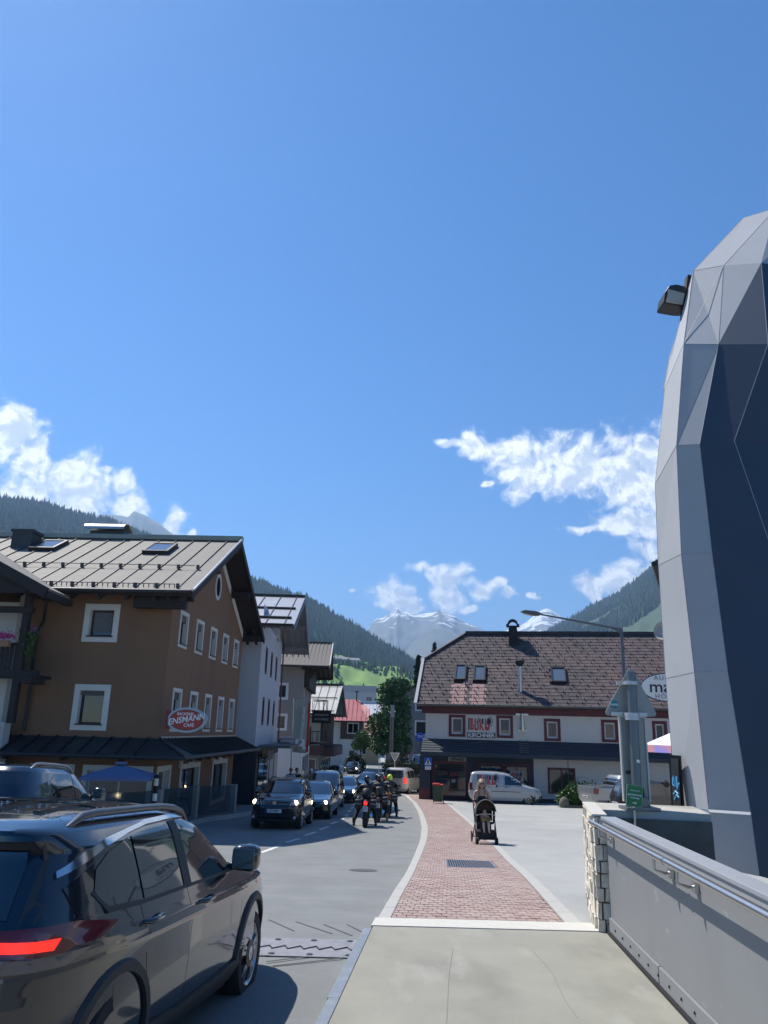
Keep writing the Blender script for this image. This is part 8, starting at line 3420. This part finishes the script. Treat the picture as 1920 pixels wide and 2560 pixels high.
# ================================================================== people
def skin(name, verts, edges, m, parent, root=0, sub=2):
    """verts: (x,y,z,radius[,radius2])"""
    me = bpy.data.meshes.new(name)
    me.from_pydata([v[:3] for v in verts], edges, [])
    o = bpy.data.objects.new(name, me)
    COL.objects.link(o)
    o.modifiers.new('skin', 'SKIN').use_smooth_shade = True
    sk = me.skin_vertices[0].data
    for i, v in enumerate(verts):
        sk[i].radius = (v[3], v[4] if len(v) > 4 else v[3])
        sk[i].use_root = (i == root)
    s = o.modifiers.new('sub', 'SUBSURF')
    s.levels = s.render_levels = sub
    dg = bpy.context.evaluated_depsgraph_get()
    m2 = bpy.data.meshes.new_from_object(o.evaluated_get(dg))
    bpy.data.objects.remove(o)
    m2.materials.clear()
    m2.materials.append(m)
    m2.polygons.foreach_set('use_smooth', [True]*len(m2.polygons))
    r_ = bpy.data.objects.new(name, m2)
    COL.objects.link(r_)
    r_.parent = parent
    return r_


m_skin = mat('skin', (.42, .24, .16), .55, var=.06, vscale=8)
m_skinl = mat('pale_skin', (.55, .36, .27), .55)
m_blackcloth = mat('black_cloth', (.012, .012, .014), .85, var=.3, vscale=12, bump=.3, bscale=50)
m_leather = mat('rider_jacket', (.014, .014, .016), .5, var=.3, vscale=9, bump=.4, bscale=30)


def hand(b, p, d, s=1):
    """palm and five short curled fingers around p, pointing along d"""
    p, d = Vector(p), Vector(d).normalized()
    sd = d.cross(Vector((0, 0, 1))).normalized()*s
    b.tube([p-d*.02, p+d*.05], [.028, .036], 8)
    for k in range(4):
        q = p+d*.05+sd*(.024-.016*k)
        b.tube([q, q+d*.03, q+d*.04+Vector((0, 0, -.028)), q+d*.02+Vector((0, 0, -.042))], [.010, .010, .009, .007], 6)
    b.tube([p+sd*.03, p+sd*.05+d*.025, p+sd*.045+d*.05+Vector((0, 0, -.015))], [.011, .010, .008], 6)


def head(parent, c, r, m, look=(0, -1, 0), hair=None, hair_len=0.0):
    c, f = Vector(c), Vector(look).normalized()
    sd = f.cross(Vector((0, 0, 1)))
    b = MB()
    b.sphere(c, (r*.78, r*.92, r*1.12), 16, 12)
    b.sphere(c+f*r*.82+Vector((0, 0, -r*.12)), (r*.14, r*.2, r*.2), 8, 6)
    b.sphere(c+f*r*.52+Vector((0, 0, -r*.62)), (r*.4, r*.36, r*.4), 10, 6)
    for s in (-1, 1):
        b.sphere(c+sd*s*r*.78+Vector((0, 0, -r*.08)), (r*.1, r*.16, r*.25), 8, 6)
    h = b.build('head', m, parent, smooth=60)
    b = MB()
    for s in (-1, 1):
        b.sphere(c+f*r*.8+sd*s*r*.33+Vector((0, 0, r*.1)), r*.1, 8, 6)
    b.sphere(c+f*r*.84+Vector((0, 0, -r*.5)), (r*.26, r*.06, r*.06), 8, 6)
    b.build('eyes_and_mouth', m_dark, h, kind='stuff')
    return h


# woman pushing a stroller
wp = gp(1203, 2112, G)
wz = G(24.1)
wo = empty('person', (at(1205, 2100, 24.1)[0], 24.1, wz), 0, 'blonde woman in black strap top and sunglasses pushing a stroller on the brick pavement', 'person')
V = [(0, 0, .95, .13, .11), (0, 0, 1.12, .115, .10), (0, -.01, 1.27, .135, .10), (0, 0, 1.40, .10, .075), (0, -.01, 1.47, .048), (0, -.02, 1.54, .045),
     (-.17, 0, 1.385, .055), (-.235, -.02, 1.20, .042), (-.225, -.16, 1.03, .034), (-.19, -.30, 1.02, .026),
     (.17, 0, 1.385, .055), (.235, -.02, 1.20, .042), (.225, -.16, 1.03, .034), (.19, -.30, 1.02, .026),
     (-.09, 0, .88, .10), (-.10, -.06, .50, .065), (-.10, .02, .10, .042), (-.10, -.10, .05, .035),
     (.09, 0, .88, .10), (.10, .05, .50, .065), (.10, .18, .12, .042), (.10, .08, .05, .035)]
E_s = [(0, 1), (1, 2), (2, 3), (3, 4), (4, 5), (3, 6), (6, 7), (7, 8), (8, 9), (3, 10), (10, 11), (11, 12), (12, 13), (0, 14), (14, 15), (15, 16), (16, 17), (0, 18), (18, 19), (19, 20), (20, 21)]
skin('body', V, E_s, m_skin, wo)
T = [(0, 0, .92, .155, .13), (0, 0, 1.12, .128, .112), (0, -.012, 1.24, .146, .115), (0, -.02, 1.31, .13, .10)]
skin('strap_top', T, [(0, 1), (1, 2), (2, 3)], m_blackcloth, wo)
b = MB()
for s in (-1, 1):
    b.tube([(s*.08, -.105, 1.33), (s*.10, -.07, 1.42), (s*.09, .03, 1.44), (s*.07, .1, 1.36)], .009, 6)
b.build('straps', m_blackcloth, wo, kind='stuff')
skin('trousers', [(0, 0, .94, .15, .125), (-.09, 0, .86, .115), (-.10, -.06, .50, .08), (-.10, .02, .12, .06), (.09, 0, .86, .115), (.10, .05, .50, .08), (.10, .17, .14, .06)], [(0, 1), (1, 2), (2, 3), (0, 4), (4, 5), (5, 6)], m_blackcloth, wo)
b = MB()
hand(b, (-.19, -.30, 1.02), (.1, -1, 0), -1)
hand(b, (.19, -.30, 1.02), (-.1, -1, 0), 1)
b.build('hands', m_skin, wo, smooth=50, kind='stuff')
head(wo, (0, -.03, 1.60), .105, m_skin)
m_hair = mat('blonde_hair', (.38, .28, .16), .5, var=.35, vscale=30, stretch=(1, 1, .1), bump=.4, bscale=60)
b = MB()
b.sphere((0, .012, 1.635), (.105, .108, .115), 14, 10)
for k in range(26):
    a = PI*(-.12+1.24*k/25)
    x_, y_ = math.cos(a)*.095, math.sin(a)*.085+.01
    f_ = 1.0 if y_ > .0 else .8
    zb = 1.22+.04*math.sin(k*2.1)
    b.tube([(x_*.75, y_*.75, 1.69), (x_*1.08, y_, 1.6), (x_*1.2, y_*.95-.01, 1.45), (x_*1.35, y_*.8-(.05 if abs(x_) > .06 else 0), zb)], [.02, .026, .026, .012], 6)
b.build('hair', m_hair, wo, smooth=60)
b = MB()
for s in (-1, 1):
    b.sphere((s*.037, -.128, 1.612), (.034, .012, .024), 12, 6)
    b.bar((s*.07, -.12, 1.62), (s*.085, -.01, 1.62), .006, .008)
b.bar((-.02, -.135, 1.62), (.02, -.135, 1.62), .006, .008)
b.build('sunglasses', m_blackgloss, wo)

# stroller
st = empty('stroller', (wo.location.x+.01, 23.45, G(23.45)), 0, 'black stroller with brown canopy and a child inside, facing the camera', 'stroller')
m_canopy = mat('canopy_brown', (.045, .032, .028), .8, bump=.2)
b = MB()
vs, fs = [], []
NA, NB = 14, 6
for j in range(NB+1):
    t = j/NB
    el_ = .12+1.15*t
    for i in range(NA+1):
        a = PI*i/NA
        vs.append((-.25*math.cos(a), .02+.34*t-.2, .80+math.sin(a)*(.30-.10*t*t)))
for j in range(NB):
    for i in range(NA):
        p_ = j*(NA+1)+i
        fs.append((p_, p_+1, p_+NA+2, p_+NA+1))
n0 = len(vs)
fs.append(tuple(NB*(NA+1)+i for i in range(NA+1)))
b.mesh(vs, fs)
st.scale = (1.14, 1.05, 1.08)
can = b.build('canopy', m_canopy, st, fix=False, smooth=60)
b = MB()
b.tube([(-.255*math.cos(PI*i/NA), -.185, .80+math.sin(PI*i/NA)*.305) for i in range(NA+1)], .010, 6)
b.tube([(-.235*math.cos(PI*i/NA), -.2, .70+math.sin(PI*i/NA)*.05) for i in range(NA+1)], .013, 6)
b.build('light_rim', mat('rim_beige', (.38, .35, .31), .6), st)
b = MB()
b.prism([(-.2, .17, .55), (.2, .17, .55), (.2, .23, 1.0), (-.2, .23, 1.0)], (0, -.03, 0))
b.prism([(-.2, .17, .52), (-.2, -.16, .56), (-.2, -.16, .50), (-.2, .17, .46)], (.4, 0, 0))
b.prism([(-.13, -.16, .53), (-.13, -.24, .30), (-.13, -.21, .28), (-.13, -.12, .5)], (.26, 0, 0))
for s in (-1, 1):
    b.prism([(s*.235, .2, .52), (s*.235, .2, .86), (s*.235, -.12, .84), (s*.235, -.16, .52)], (s*-.02, 0, 0))
b.build('seat', m_blackcloth, st, bevel=.012)
m_fr = mat('stroller_frame', (.03, .03, .033), .35, metal=.7)
b = MB()
for s in (-1, 1):
    b.tube([(s*.25, .45, 1.02), (s*.25, .12, .62), (s*.25, -.28, .12)], .014, 8)
    b.tube([(s*.25, .02, .52), (s*.27, .34, .14)], .012, 8)
b.tube([(-.25, .45, 1.02), (.25, .45, 1.02)], .017, 8)
b.tube([(-.25, -.26, .14), (.25, -.26, .14)], .012, 8)
b.tube([(-.27, .34, .14), (.27, .34, .14)], .012, 8)
b.build('frame', m_fr, st, smooth=50)
b = MB()
b.prism([(-.22, -.24, .14), (.22, -.24, .14), (.24, -.26, .33), (-.24, -.26, .33)], (0, .5, 0))
b.build('basket', m_blackcloth, st, bevel=.02)
for s in (-1, 1):
    for (yy, rr, xx) in ((-.30, .095, .22), (-.30, .095, .26), (.34, .14, .30)):
        b = MB()
        b.lathe((s*xx, yy, rr), (1, 0, 0), [(rr*.8, -.016), (rr, -.012), (rr, .012), (rr*.8, .016), (rr*.2, .02)], 18)
        b.build('wheel', m_tyre, st, smooth=40)
ch_ = empty('person', (st.location.x, st.location.y, st.location.z), 0, 'small child with bare legs and yellow shorts lying back in the stroller', 'person')
skin('body', [(0, .06, .60, .075), (0, .12, .70, .08), (0, .14, .76, .04), (-.065, .02, .59, .05), (-.07, -.16, .575, .04), (-.065, -.24, .36, .028), (-.06, -.29, .33, .022),
              (.065, .02, .59, .05), (.075, -.16, .575, .04), (.08, -.24, .36, .028), (.085, -.29, .33, .022), (-.1, .1, .72, .03), (-.13, 0, .68, .024), (-.06, -.12, .64, .02), (.1, .1, .72, .03), (.15, 0, .66, .024), (.14, -.12, .62, .02)],
     [(0, 1), (1, 2), (0, 3), (3, 4), (4, 5), (5, 6), (0, 7), (7, 8), (8, 9), (9, 10), (1, 11), (11, 12), (12, 13), (1, 14), (14, 15), (15, 16)], m_skinl, ch_)
skin('shorts', [(0, .09, .60, .09), (-.068, .0, .60, .062), (-.072, -.12, .59, .058), (.068, .0, .60, .062), (.078, -.12, .59, .058)], [(0, 1), (1, 2), (0, 3), (3, 4)], mat('yellow_cloth', (.65, .38, .08), .8, var=.35, vscale=14), ch_)
skin('shirt', [(0, .07, .63, .085), (0, .12, .71, .088)], [(0, 1)], mat('child_shirt', (.10, .08, .07), .85), ch_)
head(ch_, (0, .12, .82), .078, m_skinl)
b = MB()
b.sphere((0, .145, .845), (.07, .07, .07), 12, 8)
b.build('hair', mat('child_hair', (.12, .07, .04), .6), ch_, smooth=60)


# ------------------------------------------------------------------ motorcycles with riders
def motorcycle(x, y, yaw, label, on=True, paint_m=None, panniers=True, plate='ZE 41'):
    t = empty('motorcycle', (x, y, RD(y)), yaw, label, 'motorcycle', 'motorcycles queuing in the lane')
    for wx, w_, r_, nm in ((-.74, .19, .32, 'rear_wheel'), (.74, .12, .31, 'front_wheel')):
        b = MB()
        b.lathe((wx, -w_/2, r_), (0, 1, 0), [(r_*.72, 0), (r_*.9, .01), (r_*.985, w_*.25), (r_, w_*.5), (r_*.985, w_*.75), (r_*.9, w_-.01), (r_*.72, w_), (r_*.72, 0)], 28, caps=False)
        ty_ = b.build(nm, m_tyre, t, smooth=50)
        b = MB()
        b.lathe((wx, -w_/2, r_), (0, 1, 0), [(r_*.73, .02), (r_*.65, .03), (r_*.65, w_-.03), (r_*.73, w_-.02)], 24, caps=False)
        for k in range(7):
            a = 2*PI*k/7
            b.bar((wx, 0, r_), (wx+math.cos(a)*r_*.68, 0, r_+math.sin(a)*r_*.68), .03, .02, upv=(0, 1, 0))
        b.lathe((wx, -.07, r_), (0, 1, 0), [(.06, 0), (.06, .14)], 12)
        b.build('rim', m_rimd, ty_)
    b = MB()
    b.prism([(-.45, -.12, .42), (.35, -.12, .35), (.42, -.12, .62), (.2, -.12, .78), (-.35, -.12, .72)], (0, .24, 0))
    b.tube([(.74, -.08, .31), (.5, -.09, 1.0)], .025, 8)
    b.tube([(.74, .08, .31), (.5, .09, 1.0)], .025, 8)
    b.tube([(-.74, -.11, .32), (-.3, -.1, .42)], .03, 8)
    b.tube([(-.74, .11, .32), (-.3, .1, .42)], .03, 8)
    b.build('engine_and_frame', m_plast, t, bevel=.02)
    skin('tank', [(.38, 0, .88, .12, .15), (.12, 0, .92, .14, .14), (-.1, 0, .84, .1, .1)], [(0, 1), (1, 2)], paint_m or m_blackgloss, t)
    skin('seat', [(.0, 0, .84, .12, .05), (-.35, 0, .86, .12, .05), (-.7, 0, .92, .09, .05), (-.86, 0, .93, .06, .04)], [(0, 1), (1, 2), (2, 3)], m_plast, t)
    b = MB()
    b.prism([(-.98, -.09, .60), (-.94, -.09, .60), (-.86, -.06, .90), (-.90, -.06, .90)], (0, .15, 0))
    b.build('rear_fender', m_plast, t)
    b = MB()
    b.lathe((-.92, 0, .86), (-1, 0, .1), [(.075, 0), (.06, .035), (.01, .045)], 14)
    o_ = b.build('brake_light', m_tail_on if on else m_tail, t)
    b = MB()
    b.box(-1.0, -.985, -.09, .09, .58, .76)
    o_ = b.build('number_plate', m_plate, t)
    for k, s_ in enumerate((plate[:2], plate[3:])):
        text('lettering', s_, .08, m_logo_dark, o_, (-1.003, 0, .71-.08*k), (PI/2, 0, -PI/2), .002)
    b = MB()
    b.box(-1.0, -.98, .065, .088, .6, .74)
    b.build('eu_band', m_eu, o_)
    if panniers:
        for s in (-1, 1):
            b = MB()
            b.box(-.95, -.5, min(s*.17, s*.40), max(s*.17, s*.40), .68, .98)
            pn = b.build('pannier', m_leather, t, bevel=.05, smooth=60)
            b = MB()
            b.box(-.955, -.5, min(s*.17, s*.403), max(s*.17, s*.403), .83, .85)
            b.build('strap', mat('grey_reflector', (.3, .3, .3), .5), pn)
    b = MB()
    b.tube([(.42, -.38, 1.06), (.5, -.2, 1.08), (.5, .2, 1.08), (.42, .38, 1.06)], .017, 8)
    for s in (-1, 1):
        b.tube([(.45, s*.33, 1.08), (.47, s*.40, 1.24)], .01, 6)
        b.sphere((.46, s*.42, 1.27), (.02, .075, .045), 10, 6)
        b.lathe((-.9, s*.17, .80), (-1, 0, 0), [(.02, -.05), (.025, .02)], 8)
    b.build('handlebar', m_plast, t, kind='stuff')
    b = MB()
    b.tube([(-.2, -.17, .34), (-.6, -.2, .38), (-.95, -.22, .46)], [.035, .055, .055], 12)
    b.build('exhaust', m_chrome, t, smooth=50)
    skin('windshield', [(.62, 0, .95, .1, .16), (.55, 0, 1.12, .05, .14)], [(0, 1)], m_carglass, t)
    return t


def rider(m, label, helmet_m, feet='both', jacket=None, lean=0.0, boots=None):
    t = empty('person', tuple(m.location), m.rotation_euler.z, label, 'person')
    ft = {'both': ((-.05, .50, .07), (.0, -.34, .07)), 'one': ((-.12, .45, .06), (.0, -.36, .06)), 'up': ((-.05, .27, .36), (-.05, -.27, .36))}[feet]
    kn = {'both': ((.22, .30, .56), (.24, -.27, .58)), 'one': ((.16, .34, .55), (.22, -.28, .56)), 'up': ((.28, .24, .74), (.28, -.24, .74))}[feet]
    V = [(-.22, 0, .96, .21, .17), (-.14, 0, 1.14, .20, .17), (-.02, 0, 1.30, .23, .17), (.04, 0, 1.42, .16, .12), (.07, 0, 1.50, .075)]
    E_ = [(0, 1), (1, 2), (2, 3), (3, 4)]
    for s in (1, -1):
        i = len(V)
        V += [(.02, s*.22, 1.35, .10), (.1, s*.36, 1.16, .08), (.38, s*.36, 1.09, .055)]
        E_ += [(3, i), (i, i+1), (i+1, i+2)]
    jk = skin('body', V, E_, jacket or m_leather, t)
    V = [(-.2, 0, .93, .165, .13)]
    E_ = []
    for (f_, k_, s) in ((ft[0], kn[0], 1), (ft[1], kn[1], -1)):
        i = len(V)
        V += [(-.1, s*.13, .88, .13), (k_[0], k_[1], k_[2], .10), (f_[0]-.02, f_[1], f_[2]+.12, .075)]
        E_ += [(0, i), (i, i+1), (i+1, i+2)]
    skin('riding_trousers', V, E_, m_blackcloth, t)
    for f_ in ft:
        b = MB()
        b.tube([(f_[0]-.02, f_[1], f_[2]+.22), (f_[0]-.02, f_[1], f_[2]+.04)], [.065, .06], 10)
        b.tube([(f_[0]-.06, f_[1], f_[2]-.01), (f_[0]+.08, f_[1], f_[2]-.015), (f_[0]+.2, f_[1], f_[2]-.02)], [.055, .05, .035], 10)
        b.build('boot', boots or m_leather, t, smooth=60)
    b = MB()
    for s in (-1, 1):
        hand(b, (.38, s*.35, 1.09), (1, 0, -.05), s)
    b.build('gloves', m_leather, t, smooth=50, kind='stuff')
    b = MB()
    b.sphere((.1, 0, 1.63), (.15, .125, .145), 18, 12)
    b.sphere((.17, 0, 1.585), (.11, .095, .09), 14, 8)
    h = b.build('helmet', helmet_m, t, smooth=60)
    b = MB()
    b.sphere((.155, 0, 1.64), (.105, .105, .055), 14, 8)
    b.build('visor', m_blackgloss, h, smooth=60)
    return t


m_helm = mat('helmet_black', (.012, .012, .013), .2, coat=1.0)
m_helm_y = mat('helmet_yellow', (.65, .75, .05), .35, coat=.5)
nt = m_helm_y.node_tree
Ym = R(88)
px_ = lambda u, Y: X(u, Y, 2000)
Y1, Y2, Y3, Y4 = gp(917, 2068)[1]+.75, gp(972, 2045)[1]+.75, 33.5, 36.5
mo1 = motorcycle(px_(917, Y1), Y1, Ym, 'nearest black motorcycle with side bags and lit brake light', True, plate='ZE 53')
rider(mo1, 'black-clad rider with one foot stretched to the road on the nearest motorcycle', m_helm, 'one')
mo2 = motorcycle(px_(973, Y2), Y2, R(86), 'motorcycle on the right with orange luggage straps', False, paint('orange_paint', (.5, .14, .02)), plate='ZE 27')
rider(mo2, 'rider in a yellow helmet on the right-hand motorcycle', m_helm_y, 'both')
b = MB()
b.tube([(-.75, -.14, .99), (-.6, -.02, 1.06), (-.75, .12, .99)], .02, 6)
b.tube([(-.9, -.12, .8), (-.85, 0, 1.05)], .02, 6)
b.build('orange_straps', mat('strap_orange', (.7, .2, .03), .6), mo2, kind='stuff')
b = MB()
b.sphere((-.68, 0, 1.0), (.16, .12, .09), 12, 8)
b.build('tail_bag', mat('tan_bag', (.35, .2, .1), .7), mo2, smooth=60)
mo3 = motorcycle(px_(948, Y3), Y3, R(87), 'black touring motorcycle between the other two, partly hidden', False, plate='ZE 88')
rider(mo3, 'rider in dark grey jacket between the two nearer riders', m_helm, 'both', mat('grey_jacket', (.03, .033, .04), .6, var=.3, vscale=6), boots=mat('tan_boot', (.3, .22, .14), .7))
mo4 = motorcycle(px_(943, Y4), Y4, R(87), 'farthest black motorcycle ahead of the others', False, plate='ZE 10')
rider(mo4, 'farthest rider in black, only helmet and shoulders showing', m_helm, 'both')


def walker(u, Y, label, H_, top, bottom, hair_m, yaw=0.0, lean=0.0, bag=None, cap=None, arm=0.0):
    t = empty('person', (X(u, Y), Y, G(Y)+.02), yaw, label, 'person')
    s = H_/1.7
    V = [(0, 0, .95, .12), (0, lean*.3, 1.15, .12), (0, lean*.6, 1.36, .14, .1), (0, lean*.8, 1.45, .06), (0, lean, 1.52, .05)]
    E_ = [(0, 1), (1, 2), (2, 3), (3, 4)]
    skinv = []
    for sg_ in (-1, 1):
        i = len(V)
        V += [(sg_*.17, lean*.6, 1.38, .06), (sg_*.25, lean*.6-.02, 1.14, .045), (sg_*.24, lean*.6-arm, .9, .034), (sg_*.24, lean*.6-arm-.03, .80, .032)]
        E_ += [(2, i), (i, i+1), (i+1, i+2), (i+2, i+3)]
    for sg_, st_ in ((-1, .14), (1, -.16)):
        i = len(V)
        V += [(sg_*.09, 0, .86, .10), (sg_*.1, st_*.5-.03, .48, .065), (sg_*.1, st_, .1, .045), (sg_*.1, st_-.12, .04, .035)]
        E_ += [(0, i), (i, i+1), (i+1, i+2), (i+2, i+3)]
    V = [tuple(c*s for c in v) for v in V]
    skin('body', V, E_, m_skin, t)
    skin('top', [(0, 0, .93*s, .14*s), (0, lean*.3, 1.15*s, .135*s), (0, lean*.6, 1.36*s, .155*s, .115*s), (-.19*s, lean*.6, 1.36*s, .085*s), (.19*s, lean*.6, 1.36*s, .085*s), (-.245*s, lean*.6-.01, 1.18*s, .065*s), (.245*s, lean*.6-.01, 1.18*s, .065*s)], [(0, 1), (1, 2), (2, 3), (2, 4), (3, 5), (4, 6)], top, t)
    skin('trousers', [(0, 0, .93*s, .14*s), (-.09*s, 0, .84*s, .11*s), (-.1*s, .03, .5*s, .08*s), (.09*s, 0, .84*s, .11*s), (.1*s, -.1, .5*s, .08*s)], [(0, 1), (1, 2), (0, 3), (3, 4)], bottom, t)
    head(t, (0, lean-.02, 1.61*s), .105*s, m_skin)
    b = MB()
    b.sphere((0, lean+.01, 1.65*s), (.105, .11, .105), 12, 8)
    b.build('cap' if cap else 'hair', cap or hair_m, t, smooth=60)
    if bag:
        b = MB()
        b.sphere((.27, -.05, 1.0*s), (.13, .26, .32), 12, 8)
        b.tube([(.2, -.05, 1.1*s), (.12, -.05, 1.42*s)], .015, 6)
        b.build('shoulder_bag', bag, t, smooth=60)
    return t


m_dhair = mat('dark_hair', (.03, .02, .015), .6)
walker(741, 46, 'pedestrian in black carrying a big yellow bag on the left pavement', 1.68, m_blackcloth, m_blackcloth, m_dhair, .5, bag=mat('bag_yellow', (.75, .5, .03), .6))
walker(775, 49, 'pedestrian in pale top with white cap and bright blue bag', 1.62, mat('beige_cloth', (.5, .42, .35), .8), mat('olive_cloth', (.1, .1, .05), .8), m_dhair, -.4, .08, bag=mat('bag_blue', (.03, .3, .55), .6), cap=m_swhite)
walker(726, 44, 'pedestrian in white with red cap beside the banner pole', 1.68, mat('white_cloth', (.6, .6, .58), .8), mat('white_cloth2', (.5, .5, .5), .8), m_dhair, 0, cap=mat('cap_red', (.4, .03, .03), .7))
